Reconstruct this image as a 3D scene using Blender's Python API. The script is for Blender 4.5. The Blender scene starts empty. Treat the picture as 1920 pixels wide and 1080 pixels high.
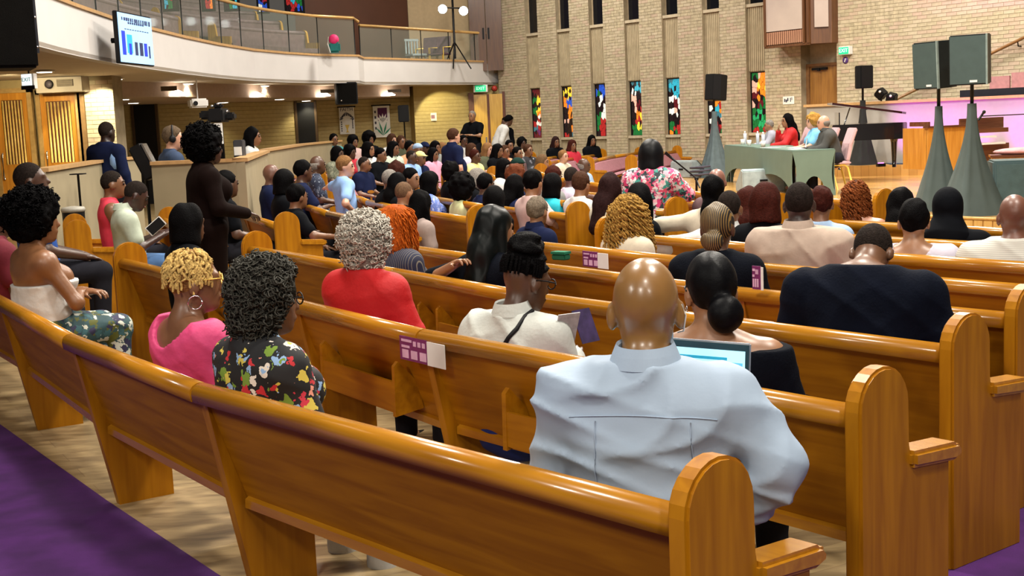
import bpy, bmesh, math, random
import numpy as np
from mathutils import Vector, Matrix
random.seed(7); RNG = np.random.default_rng(7)
SC = bpy.context.scene
COL = SC.collection
# ------------------------------------------------------------------ camera
FPX = 2400.0; CZ = 1.62
PITCH = math.atan(312.7 / FPX); ROLL = math.radians(2.5)
cF = np.array([0, math.cos(PITCH), -math.sin(PITCH)])
cR0 = np.array([1.0, 0, 0]); cU0 = np.array([0, math.sin(PITCH), math.cos(PITCH)])
cR = math.cos(ROLL) * cR0 - math.sin(ROLL) * cU0
cU = math.sin(ROLL) * cR0 + math.cos(ROLL) * cU0
cC = np.array([0, 0, CZ])
cam = bpy.data.cameras.new('camera'); cam.sensor_width = 36; cam.lens = FPX / 1920 * 36
cam.clip_start = 0.05; cam.clip_end = 200
camo = bpy.data.objects.new('camera', cam); COL.objects.link(camo)
M = Matrix(((cR[0], cU[0], -cF[0], 0), (cR[1], cU[1], -cF[1], 0), (cR[2], cU[2], -cF[2], CZ), (0, 0, 0, 1)))
camo.matrix_world = M
SC.camera = camo
# ------------------------------------------------------------------ world, lights, exposure
SC.view_settings.view_transform = 'Standard'; SC.view_settings.look = 'None'
SC.view_settings.gamma = 1; SC.view_settings.use_curve_mapping = False
SC.view_settings.exposure = 0.0
W = bpy.data.worlds.new('world'); SC.world = W; W.use_nodes = True
W.node_tree.nodes['Background'].inputs[0].default_value = (1.0, 0.90, 0.78, 1)
W.node_tree.nodes['Background'].inputs[1].default_value = 0.09

def area(name, loc, size, power, col=(1, 0.93, 0.82), rot=(0, 0, 0), sizey=None):
    l = bpy.data.lights.new(name, 'AREA'); l.energy = power; l.color = col
    l.shape = 'RECTANGLE'; l.size = size; l.size_y = sizey or size
    o = bpy.data.objects.new(name, l); COL.objects.link(o); o.location = loc; o.rotation_euler = rot
    return o
def spot(name, loc, target, power, col=(1, 0.88, 0.66), ang=90, blend=0.5, r=0.05):
    l = bpy.data.lights.new(name, 'SPOT'); l.energy = power; l.color = col
    l.spot_size = math.radians(ang); l.spot_blend = blend; l.shadow_soft_size = r
    o = bpy.data.objects.new(name, l); COL.objects.link(o); o.location = loc
    d = Vector(target) - Vector(loc); o.rotation_euler = d.to_track_quat('-Z', 'Y').to_euler()
    return o
# ceiling fixtures of the hall (well above the frame)
for i, (x, y, p) in enumerate([(0.5, -1.5, 420), (3.5, 5.0, 700), (-2.0, 7.5, 560), (3.0, 11.0, 800), (-0.5, 15.0, 720), (5.5, 17.0, 950),
                               (0.5, 23.0, 780), (7.0, 22.0, 700), (-0.5, 31.0, 640)]):
    area('hall_ceiling_lamp', (x, y, 8.2), 1.1, p)
# lamps over the rear gallery behind the camera, angled at the last rows
for x, y, p in ((-4.6, 1.6, 95), (-1.6, -0.9, 105), (1.6, -1.6, 90)): area('rear_gallery_lamp', (x, y, 3.9), 0.5, p, rot=(math.radians(45), 0, -0.5))
# ------------------------------------------------------------------ pixel helpers (a photo pixel and a real depth or height -> a place in the room)
def ray(x, y): return cF + (x - 960) / FPX * cR - (y - 540) / FPX * cU
def atz(x, y, z):
    d = ray(x, y); return cC + d * ((z - CZ) / d[2])
def aty(x, y, Y):
    d = ray(x, y); return cC + d * (Y / d[1])
# ------------------------------------------------------------------ materials
MATS = {}
def new_mat(name):
    m = bpy.data.materials.new(name); m.use_nodes = True
    nt = m.node_tree; b = nt.nodes['Principled BSDF']
    return m, nt, b
def rgba(c): return (c[0], c[1], c[2], 1)
def mat(name, col, rough=0.6, var=0.15, scale=12, bump=0.0, bscale=60, metal=0.0, emis=0.0, spec=0.4, coat=0.0, alpha=1.0, ecol=None):
    if name in MATS: return MATS[name]
    m, nt, b = new_mat(name); L = nt.links
    tc = nt.nodes.new('ShaderNodeTexCoord')
    b.inputs['Roughness'].default_value = rough; b.inputs['Metallic'].default_value = metal
    b.inputs['Specular IOR Level'].default_value = spec
    b.inputs['Coat Weight'].default_value = coat; b.inputs['Coat Roughness'].default_value = 0.15
    b.inputs['Base Color'].default_value = rgba(col)
    if var > 0:
        n = nt.nodes.new('ShaderNodeTexNoise'); n.inputs['Scale'].default_value = scale; n.inputs['Detail'].default_value = 3
        L.new(tc.outputs['Object'], n.inputs['Vector'])
        r = nt.nodes.new('ShaderNodeValToRGB')
        r.color_ramp.elements[0].position = 0.3; r.color_ramp.elements[1].position = 0.7
        r.color_ramp.elements[0].color = rgba([c * (1 - var) for c in col]); r.color_ramp.elements[1].color = rgba([min(1, c * (1 + var)) for c in col])
        L.new(n.outputs['Fac'], r.inputs['Fac']); L.new(r.outputs['Color'], b.inputs['Base Color'])
    if bump > 0:
        n2 = nt.nodes.new('ShaderNodeTexNoise'); n2.inputs['Scale'].default_value = bscale; n2.inputs['Detail'].default_value = 3
        L.new(tc.outputs['Object'], n2.inputs['Vector'])
        bp = nt.nodes.new('ShaderNodeBump'); bp.inputs['Strength'].default_value = bump; bp.inputs['Distance'].default_value = 0.01
        L.new(n2.outputs['Fac'], bp.inputs['Height']); L.new(bp.outputs['Normal'], b.inputs['Normal'])
    if emis > 0:
        b.inputs['Emission Color'].default_value = rgba(ecol or col); b.inputs['Emission Strength'].default_value = emis
    if alpha < 1: b.inputs['Alpha'].default_value = alpha
    MATS[name] = m
    return m
def wood(name, c1, c2, rough=0.28, sx=1.2, sy=14, coat=0.35, axis=0, spec=0.5):
    if name in MATS: return MATS[name]
    m, nt, b = new_mat(name); L = nt.links
    tc = nt.nodes.new('ShaderNodeTexCoord'); mp = nt.nodes.new('ShaderNodeMapping')
    s = [sy, sy, sy]; s[axis] = sx; mp.inputs['Scale'].default_value = s
    L.new(tc.outputs['Object'], mp.inputs['Vector'])
    n = nt.nodes.new('ShaderNodeTexNoise'); n.inputs['Scale'].default_value = 1.6; n.inputs['Detail'].default_value = 6; n.inputs['Distortion'].default_value = 0.6
    L.new(mp.outputs['Vector'], n.inputs['Vector'])
    r = nt.nodes.new('ShaderNodeValToRGB'); r.color_ramp.elements[0].position = 0.32; r.color_ramp.elements[1].position = 0.68
    r.color_ramp.elements[0].color = rgba(c1); r.color_ramp.elements[1].color = rgba(c2)
    L.new(n.outputs['Fac'], r.inputs['Fac']); L.new(r.outputs['Color'], b.inputs['Base Color'])
    b.inputs['Roughness'].default_value = rough; b.inputs['Coat Weight'].default_value = coat; b.inputs['Coat Roughness'].default_value = 0.12; b.inputs['Specular IOR Level'].default_value = spec
    MATS[name] = m
    return m
def floral(name, base, cols, scale=9, petal=0.42, rough=0.75, dens=0.75):
    """cloth printed with blobs and flowers: Voronoi cells, a random colour each"""
    if name in MATS: return MATS[name]
    m, nt, b = new_mat(name); L = nt.links
    tc = nt.nodes.new('ShaderNodeTexCoord')
    prev = None; basec = nt.nodes.new('ShaderNodeRGB'); basec.outputs[0].default_value = rgba(base); prev = basec.outputs[0]
    for k in range(2):
        nz = nt.nodes.new('ShaderNodeTexNoise'); nz.inputs['Scale'].default_value = scale * 2.6; nz.inputs['Detail'].default_value = 2
        L.new(tc.outputs['Object'], nz.inputs['Vector'])
        mx = nt.nodes.new('ShaderNodeMixRGB'); mx.inputs[0].default_value = 0.06
        L.new(tc.outputs['Object'], mx.inputs[1]); L.new(nz.outputs['Color'], mx.inputs[2])
        v = nt.nodes.new('ShaderNodeTexVoronoi'); v.inputs['Scale'].default_value = scale * (1 + 0.8 * k); v.inputs['Randomness'].default_value = 0.85
        L.new(mx.outputs[0], v.inputs['Vector'])
        sep = nt.nodes.new('ShaderNodeSeparateColor'); L.new(v.outputs['Color'], sep.inputs[0])
        r = nt.nodes.new('ShaderNodeValToRGB'); r.color_ramp.interpolation = 'CONSTANT'
        while len(r.color_ramp.elements) < len(cols): r.color_ramp.elements.new(0.5)
        for i, c in enumerate(cols):
            r.color_ramp.elements[i].position = i / len(cols); r.color_ramp.elements[i].color = rgba(c)
        L.new(sep.outputs[0], r.inputs['Fac'])
        lt = nt.nodes.new('ShaderNodeMath'); lt.operation = 'LESS_THAN'; lt.inputs[1].default_value = petal
        L.new(v.outputs['Distance'], lt.inputs[0])
        g = nt.nodes.new('ShaderNodeMath'); g.operation = 'LESS_THAN'; g.inputs[1].default_value = dens; L.new(sep.outputs[1], g.inputs[0])
        mu = nt.nodes.new('ShaderNodeMath'); mu.operation = 'MULTIPLY'; L.new(lt.outputs[0], mu.inputs[0]); L.new(g.outputs[0], mu.inputs[1])
        o = nt.nodes.new('ShaderNodeMixRGB'); L.new(mu.outputs[0], o.inputs[0]); L.new(prev, o.inputs[1]); L.new(r.outputs[0], o.inputs[2])
        prev = o.outputs[0]
    L.new(prev, b.inputs['Base Color']); b.inputs['Roughness'].default_value = rough
    MATS[name] = m
    return m
def stripes(name, c1, c2, scale=60, axis='X', width=0.9, rough=0.75):
    if name in MATS: return MATS[name]
    m, nt, b = new_mat(name); L = nt.links
    tc = nt.nodes.new('ShaderNodeTexCoord'); w = nt.nodes.new('ShaderNodeTexWave'); w.bands_direction = axis
    w.inputs['Scale'].default_value = scale; w.inputs['Distortion'].default_value = 0.4
    L.new(tc.outputs['Object'], w.inputs['Vector'])
    r = nt.nodes.new('ShaderNodeValToRGB'); r.color_ramp.elements[0].position = width; r.color_ramp.elements[1].position = min(1, width + 0.06)
    r.color_ramp.elements[0].color = rgba(c1); r.color_ramp.elements[1].color = rgba(c2)
    L.new(w.outputs['Fac'], r.inputs['Fac']); L.new(r.outputs[0], b.inputs['Base Color']); b.inputs['Roughness'].default_value = rough
    MATS[name] = m
    return m
# ------------------------------------------------------------------ mesh helpers
def mesh_data(name, verts, faces, smooth=False):
    me = bpy.data.meshes.new(name); me.from_pydata([tuple(v) for v in verts], [], [tuple(f) for f in faces]); me.update()
    if smooth: me.polygons.foreach_set('use_smooth', [True] * len(me.polygons))
    return me
def mesh_np(name, V, F, smooth=True):
    me = bpy.data.meshes.new(name)
    V = np.asarray(V, np.float32); F = np.asarray(F, np.int32)
    n = F.shape[1]
    me.vertices.add(len(V)); me.vertices.foreach_set('co', V.ravel())
    me.loops.add(F.size); me.loops.foreach_set('vertex_index', F.ravel())
    me.polygons.add(len(F)); me.polygons.foreach_set('loop_start', np.arange(0, F.size, n, dtype=np.int32))
    me.polygons.foreach_set('loop_total', np.full(len(F), n, np.int32))
    me.polygons.foreach_set('use_smooth', np.full(len(F), smooth))
    me.update(calc_edges=True)
    return me
class MB:
    """collects plain shapes; build() links them as one mesh object"""
    def __init__(s): s.v = []; s.f = []; s.sm = []
    def add(s, vs, fs, smooth=False):
        o = len(s.v); s.v += [tuple(map(float, v)) for v in vs]; s.f += [tuple(i + o for i in f) for f in fs]; s.sm += [smooth] * len(fs); return s
    def box(s, x0, x1, y0, y1, z0, z1, mtx=None):
        vs = [(x, y, z) for x in (x0, x1) for y in (y0, y1) for z in (z0, z1)]
        if mtx is not None: vs = [tuple(mtx @ Vector(v)) for v in vs]
        return s.add(vs, [(0, 1, 3, 2), (4, 6, 7, 5), (0, 4, 5, 1), (2, 3, 7, 6), (0, 2, 6, 4), (1, 5, 7, 3)])
    def prism(s, prof, x0, x1, smooth=False):
        """profile in (y,z), extruded along x"""
        n = len(prof); vs = [(x0, p[0], p[1]) for p in prof] + [(x1, p[0], p[1]) for p in prof]
        s.add(vs, [tuple(range(n))[::-1], tuple(range(n, 2 * n))]); o = len(s.v) - 2 * n
        s.f += [(o + i, o + (i + 1) % n, o + n + (i + 1) % n, o + n + i) for i in range(n)]; s.sm += [smooth] * n
        return s
    def prismz(s, prof, z0, z1, smooth=False):
        n = len(prof); vs = [(p[0], p[1], z0) for p in prof] + [(p[0], p[1], z1) for p in prof]
        s.add(vs, [tuple(range(n))[::-1], tuple(range(n, 2 * n))]); o = len(s.v) - 2 * n
        s.f += [(o + i, o + (i + 1) % n, o + n + (i + 1) % n, o + n + i) for i in range(n)]; s.sm += [smooth] * n
        return s
    def tube(s, pts, r, n=8, close=True):
        pts = [Vector(p) for p in pts]; rs = r if isinstance(r, (list, tuple)) else [r] * len(pts)
        rings = []; up = Vector((0, 0, 1))
        for i, p in enumerate(pts):
            t = (pts[min(i + 1, len(pts) - 1)] - pts[max(i - 1, 0)]).normalized()
            a = t.cross(up)
            if a.length < 0.05: a = t.cross(Vector((0, 1, 0)))
            a.normalize(); b = t.cross(a)
            rings.append([p + (a * math.cos(2 * math.pi * k / n) + b * math.sin(2 * math.pi * k / n)) * rs[i] for k in range(n)])
        vs = [v for ring in rings for v in ring]
        fs = [(i * n + k, i * n + (k + 1) % n, (i + 1) * n + (k + 1) % n, (i + 1) * n + k) for i in range(len(pts) - 1) for k in range(n)]
        s.add(vs, fs, True)
        if close: o = len(s.v) - len(vs); s.f += [tuple(o + k for k in range(n)), tuple(o + (len(pts) - 1) * n + k for k in range(n))[::-1]]; s.sm += [False, False]
        return s
    def lathe(s, prof, c=(0, 0, 0), n=16, smooth=True):
        """profile list of (r,z) around the z axis"""
        vs = [(c[0] + r * math.cos(2 * math.pi * k / n), c[1] + r * math.sin(2 * math.pi * k / n), c[2] + z) for r, z in prof for k in range(n)]
        fs = [(i * n + k, i * n + (k + 1) % n, (i + 1) * n + (k + 1) % n, (i + 1) * n + k) for i in range(len(prof) - 1) for k in range(n)]
        s.add(vs, fs, smooth); o = len(s.v) - len(vs)
        s.f += [tuple(o + k for k in range(n))[::-1], tuple(o + (len(prof) - 1) * n + k for k in range(n))]; s.sm += [False, False]
        return s
    def sph(s, c, r, n=10, m=6):
        r = (r, r, r) if not isinstance(r, (tuple, list)) else r
        vs = [(c[0] + r[0] * math.sin(math.pi * i / m) * math.cos(2 * math.pi * k / n), c[1] + r[1] * math.sin(math.pi * i / m) * math.sin(2 * math.pi * k / n), c[2] + r[2] * math.cos(math.pi * i / m)) for i in range(m + 1) for k in range(n)]
        return s.add(vs, [(i * n + k, (i + 1) * n + k, (i + 1) * n + (k + 1) % n, i * n + (k + 1) % n) for i in range(m) for k in range(n)], True)
    def mesh(s, name):
        me = mesh_data(name, s.v, s.f); me.polygons.foreach_set('use_smooth', s.sm); return me
    def build(s, name, material, parent=None, loc=None, rz=0.0, bevel=0.0):
        me = s.mesh(name)
        if bevel > 0:
            bm = bmesh.new(); bm.from_mesh(me)
            bmesh.ops.remove_doubles(bm, verts=bm.verts, dist=1e-5)
            ed = [e for e in bm.edges if len(e.link_faces) == 2 and e.calc_face_angle(0) > 0.6]
            bmesh.ops.bevel(bm, geom=ed, offset=bevel, segments=2, affect='EDGES', clamp_overlap=True)
            bm.to_mesh(me); bm.free()
        return link(name, me, material, parent, loc, rz)
def link(name, me, material=None, parent=None, loc=None, rz=0.0):
    o = bpy.data.objects.new(name, me); COL.objects.link(o)
    if material is not None and not me.materials: me.materials.append(material)
    if parent is not None: o.parent = parent
    if loc is not None: o.location = loc
    if rz: o.rotation_euler = (0, 0, rz)
    return o
def tag(o, label=None, cat=None, group=None, kind=None):
    if label: o['label'] = label
    if cat: o['category'] = cat
    if group: o['group'] = group
    if kind: o['kind'] = kind
    return o
def empty(name, loc=(0, 0, 0), rz=0.0, parent=None):
    o = bpy.data.objects.new(name, None); o.empty_display_size = 0.1; COL.objects.link(o); o.location = loc; o.rotation_euler = (0, 0, rz)
    if parent: o.parent = parent
    return o
def thing(name, label, cat, loc=(0, 0, 0), rz=0.0, group=None): return tag(empty(name, loc, rz), label, cat, group)
def struct(name, mb, material, parent=None, loc=None, rz=0.0):
    o = mb.build(name, material, parent, loc, rz)
    if parent is None: o['kind'] = 'structure'
    return o
FONT = None
def text_mesh(txt, size, thick=0.002):
    cu = bpy.data.curves.new('lettering', 'FONT'); cu.body = txt; cu.size = size; cu.extrude = thick; cu.align_x = 'CENTER'; cu.align_y = 'CENTER'; cu.resolution_u = 2
    t = bpy.data.objects.new('lettering', cu); COL.objects.link(t)
    dg = bpy.context.evaluated_depsgraph_get(); me = bpy.data.meshes.new_from_object(t.evaluated_get(dg))
    bpy.data.objects.remove(t); bpy.data.curves.remove(cu)
    return me
def lettering(txt, size, material, parent, loc, rot):
    me = text_mesh(txt, size); o = link('lettering', me, None, parent, loc); me.materials.clear(); me.materials.append(material); o.rotation_euler = rot
    return o
# ------------------------------------------------------------------ shared materials
HONEY = wood('honey_oak', (0.26, 0.092, 0.0015), (0.38, 0.150, 0.003), rough=0.5, coat=0.03, spec=0.16)
HONEYV = wood('honey_oak_upright', (0.27, 0.095, 0.002), (0.41, 0.165, 0.004), rough=0.42, coat=0.08, axis=2, spec=0.2)
RAILW = wood('honey_oak_rail', (0.31, 0.12, 0.005), (0.45, 0.195, 0.010), rough=0.24, coat=0.35, spec=0.35)
MAUVE = mat('mauve_upholstery', (0.36, 0.16, 0.19), rough=0.85, var=0.12, scale=20, bump=0.1, bscale=120)
TAN = mat('tan_trim', (0.50, 0.30, 0.13), rough=0.4, var=0.12)
BOOTH = mat('booth_paint', (0.32, 0.265, 0.165), rough=0.65, var=0.06, scale=3)
WHITEP = mat('fascia_paint', (0.62, 0.60, 0.59), rough=0.7, var=0.03, scale=2)
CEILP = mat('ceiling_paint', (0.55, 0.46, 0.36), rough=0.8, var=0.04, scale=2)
BRICK = mat('tan_brick', (0.42, 0.355, 0.235), rough=0.8, var=0.22, scale=9, bump=0.15, bscale=80)
BRICK2 = mat('tan_brick_pale', (0.47, 0.395, 0.275), rough=0.8, var=0.12, scale=9, bump=0.15, bscale=80)
BRICK3 = mat('tan_brick_rosy', (0.45, 0.345, 0.25), rough=0.8, var=0.12, scale=9, bump=0.15, bscale=80)
MORTAR = mat('mortar', (0.29, 0.235, 0.15), rough=0.9, var=0.15, scale=6)
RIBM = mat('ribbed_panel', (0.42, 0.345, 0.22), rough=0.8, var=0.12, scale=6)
BLACK = mat('black_paint', (0.006, 0.006, 0.007), rough=0.5, var=0, spec=0.2)
DARK = mat('dark_opening', (0.006, 0.006, 0.008), rough=0.6, var=0)
CHROME = mat('chrome', (0.7, 0.7, 0.72), rough=0.2, metal=1, var=0)
GOLD = mat('gold_metal', (0.75, 0.52, 0.12), rough=0.3, metal=0.6, var=0)
WHITEM = mat('white_plastic', (0.75, 0.73, 0.70), rough=0.5, var=0.02)
LAMP = mat('lamp_lens', (1, 0.93, 0.80), emis=9.0, var=0, ecol=(1, 0.93, 0.80))
BACKW = mat('back_wall_siding', (0.40, 0.30, 0.12), rough=0.75, var=0.08, scale=2)
# ------------------------------------------------------------------ floor
def floor_mat():
    m, nt, b = new_mat('vinyl_plank'); L = nt.links
    tc = nt.nodes.new('ShaderNodeTexCoord'); mp = nt.nodes.new('ShaderNodeMapping')
    mp.inputs['Rotation'].default_value = (0, 0, math.radians(-30)); mp.inputs['Scale'].default_value = (1, 1, 1)
    L.new(tc.outputs['Object'], mp.inputs['Vector'])
    br = nt.nodes.new('ShaderNodeTexBrick'); br.inputs['Scale'].default_value = 1; br.inputs['Brick Width'].default_value = 1.2; br.inputs['Row Height'].default_value = 0.18
    br.inputs['Mortar Size'].default_value = 0.002; br.inputs['Color1'].default_value = (0.37, 0.28, 0.15, 1); br.inputs['Color2'].default_value = (0.27, 0.20, 0.11, 1); br.inputs['Mortar'].default_value = (0.22, 0.15, 0.08, 1)
    L.new(mp.outputs['Vector'], br.inputs['Vector'])
    mp2 = nt.nodes.new('ShaderNodeMapping'); mp2.inputs['Rotation'].default_value = (0, 0, math.radians(-30)); mp2.inputs['Scale'].default_value = (2.2, 9, 1); L.new(tc.outputs['Object'], mp2.inputs['Vector'])
    n = nt.nodes.new('ShaderNodeTexNoise'); n.inputs['Scale'].default_value = 1.6; n.inputs['Detail'].default_value = 6; n.inputs['Distortion'].default_value = 1.0; L.new(mp2.outputs['Vector'], n.inputs['Vector'])
    r = nt.nodes.new('ShaderNodeValToRGB'); r.color_ramp.elements[0].position = 0.3; r.color_ramp.elements[1].position = 0.72
    r.color_ramp.elements[0].color = (0.55, 0.5, 0.45, 1); r.color_ramp.elements[1].color = (1.25, 1.2, 1.1, 1)
    L.new(n.outputs['Fac'], r.inputs['Fac'])
    mx = nt.nodes.new('ShaderNodeMixRGB'); mx.blend_type = 'MULTIPLY'; mx.inputs[0].default_value = 1; L.new(br.outputs['Color'], mx.inputs[1]); L.new(r.outputs[0], mx.inputs[2])
    L.new(mx.outputs[0], b.inputs['Base Color']); b.inputs['Roughness'].default_value = 0.4
    return m
struct('floor', MB().box(-18, 24, -3, 42, -0.1, 0.0), floor_mat())
CARPET = mat('purple_carpet', (0.060, 0.010, 0.105), rough=0.95, var=0.30, scale=5, bump=0.5, bscale=350)
# pew geometry: rows are arcs about the stage's centre
CX, CY = 21.9, 21.6
def polar(R, a): return np.array([CX + R * math.cos(a), CY + R * math.sin(a)])
def ang_of(x, y): return math.atan2(y - CY, x - CX) % (2 * math.pi)
ROW1 = np.hypot(*(atz(380, 715, 0.79)[:2] - np.array([CX, CY])))
print('ROW1', ROW1)
# carpet runs: the cross aisle behind the last row and the aisle at the right
cl = [atz(0, 797, 0)[:2], atz(200, 940, 0)[:2], atz(410, 1080, 0)[:2]]
dl = (cl[0] - cl[2]); dl /= np.linalg.norm(dl); nl = np.array([-dl[1], dl[0]])
inner = [cl[0] + dl * 8 + np.array([0.5, 0.2]), cl[0], cl[1], cl[2], cl[2] - dl * 2.2 + np.array([0.12, 0.0]), cl[2] - dl * 4.4 + np.array([0.5, 0])]
outer = [p + nl * 3.2 for p in inner]
mb = MB(); V = [(p[0], p[1], 0.006) for p in inner + outer]; n = len(inner)
mb.add(V, [(i + 1, i, n + i, n + i + 1) for i in range(n - 1)])
o = struct('carpet_runner', mb, CARPET); tag(o, 'purple carpet runner in the cross aisle behind the last pew', 'carpet')
del o['kind']
cr = [atz(1770, 1080, 0)[:2], atz(1920, 890, 0)[:2]]
dr = cr[1] - cr[0]; dr /= np.linalg.norm(dr); nr = np.array([dr[1], -dr[0]])
a0, a1 = cr[0] - dr * 3.0, cr[1] + dr * 5.0
o = MB().add([(*a0, 0.006), (*(a0 + nr * 2.2), 0.006), (*(a1 + nr * 2.2), 0.006), (*a1, 0.006)], [(0, 1, 2, 3)]).build('carpet_runner', CARPET)
tag(o, 'purple carpet runner in the aisle beside the pew ends', 'carpet')
# ------------------------------------------------------------------ the long brick wall with the windows
d0 = ray(-805, 305); u = np.array([d0[0], d0[1]]); u /= np.linalg.norm(u)
WN = np.array([-u[1], u[0]]); W0 = aty(1420, 190, 29.0)[:2]
WRZ = math.atan2(-u[1], -u[0])
def wloc(P):
    d = np.asarray(P[:2]) - W0; return float(d @ (-u)), float(-(d @ WN)), float(P[2])
def wpix(x, y, off=0.0):
    """photo pixel on the wall plane (off metres in front of it) -> s, z"""
    d = ray(x, y); o = W0 + WN * off; P = cC + d * ((o @ WN) / (d[:2] @ WN)); return float((P[:2] - W0) @ (-u)), float(P[2])
def wworld(s, yy, z): p = W0 - u * s - WN * yy; return np.array([p[0], p[1], z])
wall = empty('wall_right', (W0[0], W0[1], 0), WRZ); wall['kind'] = 'structure'
PW = 1.371; SK = [-0.03 - PW * (6 - k) for k in range(7)]; HB = 0.28; WTOP = 7.0
ZW0, ZW1, ZU = 1.144, 2.48, 4.0
spans = [(-9.9, SK[0] - HB)] + [(SK[k] + HB, SK[k + 1] - HB) for k in range(6)] + [(SK[6] + HB, 1.28), (2.26, 12.0)]
m_ = MB()
for a, b in spans: m_.box(a, b, 0.0, 0.5, 0, WTOP)
m_.box(1.28, 2.26, 0.0, 0.5, 2.98, WTOP)
m_.build('mortar_core', MORTAR, wall)
def bricks(spanlist, z0, z1, ch=0.0725, bl=0.222, g=0.009, pr=0.006):
    out = []
    for a, b in spanlist:
        nz = int((z1 - z0) / ch)
        for j in range(nz):
            z = z0 + j * ch; x = a - (bl / 2 if j % 2 else 0)
            while x < b - 0.03:
                xa, xb = max(x, a), min(x + bl - g, b)
                if xb - xa > 0.03: out.append((xa, xb, z, z + ch - g, pr + random.uniform(-0.002, 0.002)))
                x += bl
    return out
def brick_field(name, bl, parent, mtl, mats=None):
    V = np.zeros((len(bl), 8, 3)); 
    for i, (xa, xb, za, zb, pr) in enumerate(bl):
        V[i] = [(xa, 0, za), (xb, 0, za), (xb, 0, zb), (xa, 0, zb), (xa, -pr, za), (xb, -pr, za), (xb, -pr, zb), (xa, -pr, zb)]
    Fq = np.array([(4, 5, 6, 7), (0, 1, 5, 4), (1, 2, 6, 5), (2, 3, 7, 6), (3, 0, 4, 7)])
    F = (np.arange(len(bl))[:, None, None] * 8 + Fq[None]).reshape(-1, 4)
    me = mesh_np(name, V.reshape(-1, 3), F, False)
    for mm in (mtl, BRICK2, BRICK3): me.materials.append(mm)
    mi = np.repeat(RNG.choice(3, len(bl), p=[0.55, 0.27, 0.18]), 5).astype(np.int32); me.polygons.foreach_set('material_index', mi)
    o = link(name, me, None, parent); o['kind'] = 'stuff'
    return o
bl = bricks(spans[:-1], 0.5, 5.6) + bricks([(1.28, 2.26)], 2.98, 5.6)
brick_field('brick_courses', bl, wall, BRICK)
# right part of the wall: the 300 bricks that show largest are single pieces
brr = bricks([spans[-1]], 0.5, 4.6)
def near_key(bk):
    P = wworld((bk[0] + bk[1]) / 2, 0, (bk[2] + bk[3]) / 2); v = P - cC; k = FPX / (v @ cF); x = 960 + (v @ cR) * k; y = 540 - (v @ cU) * k
    full = bk[1] - bk[0] > 0.2
    return P[1] if (1600 < x < 1915 and 2 < y < 185 and full) else 1e3 + P[1]
brr.sort(key=near_key)
bme = []
for mm in (BRICK, BRICK2, BRICK3):
    me = MB().box(-0.1065, 0.1065, -0.006, 0.01, -0.03175, 0.03175).mesh('brick'); me.materials.append(mm); bme.append(me)
for bk in brr[:300]: link('brick', random.choice(bme), None, wall, ((bk[0] + bk[1]) / 2, 0, (bk[2] + bk[3]) / 2))
brick_field('brick_courses', brr[300:], wall, BRICK)
# bays: ribbed panels, sills, windows
DARKGL = mat('night_glass', (0.004, 0.005, 0.008), rough=0.08, var=0)
JAMB = mat('bay_jamb', (0.36, 0.28, 0.18), rough=0.8, var=0.1)
COLS = dict(K=(0.012, 0.006, 0.008), R=(0.35, 0.02, 0.02), D=(0.10, 0.01, 0.015), O=(0.85, 0.22, 0.02), Y=(0.95, 0.62, 0.05), G=(0.01, 0.13, 0.03), E=(0.02, 0.30, 0.10), B=(0.02, 0.08, 0.50), T=(0.03, 0.35, 0.48), W=(0.75, 0.78, 0.70), P=(0.75, 0.42, 0.32), N=(0.05, 0.16, 0.20), V=(0.12, 0.02, 0.10))
GL = {k: mat('stained_glass_' + k, c, rough=0.15, var=0.25, scale=30, emis=0.6, spec=0.4) for k, c in COLS.items()}
WCOL = ['DDW KDD GYK GYY KKY GYO GOO KWO KRK RWR NRD NVK DDK', 'KYY YYY KYY OBB OBB KOY KOO KOO PRO KKR KOK KKN RKN', 'KBB BBB GBB KWK WKK KWW KWW GWW GKW GRK RRK GRR KRD',
        'NTT KTT WKK PKD PKK PDR PDR KOO KOY KRO KYR GYG GGG', 'NTT TTT NTT KTN WWW WDW KDW WPK KWK KKK GKR GRR OGR', 'KOP OKO KOO POK OOR KOO KOR WTO KNT WKP WRK KPR DDG',
        'GPO KOO PYO POY DOO DOO PDG PGG GEE EEG GEG GEE RGR']
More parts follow.
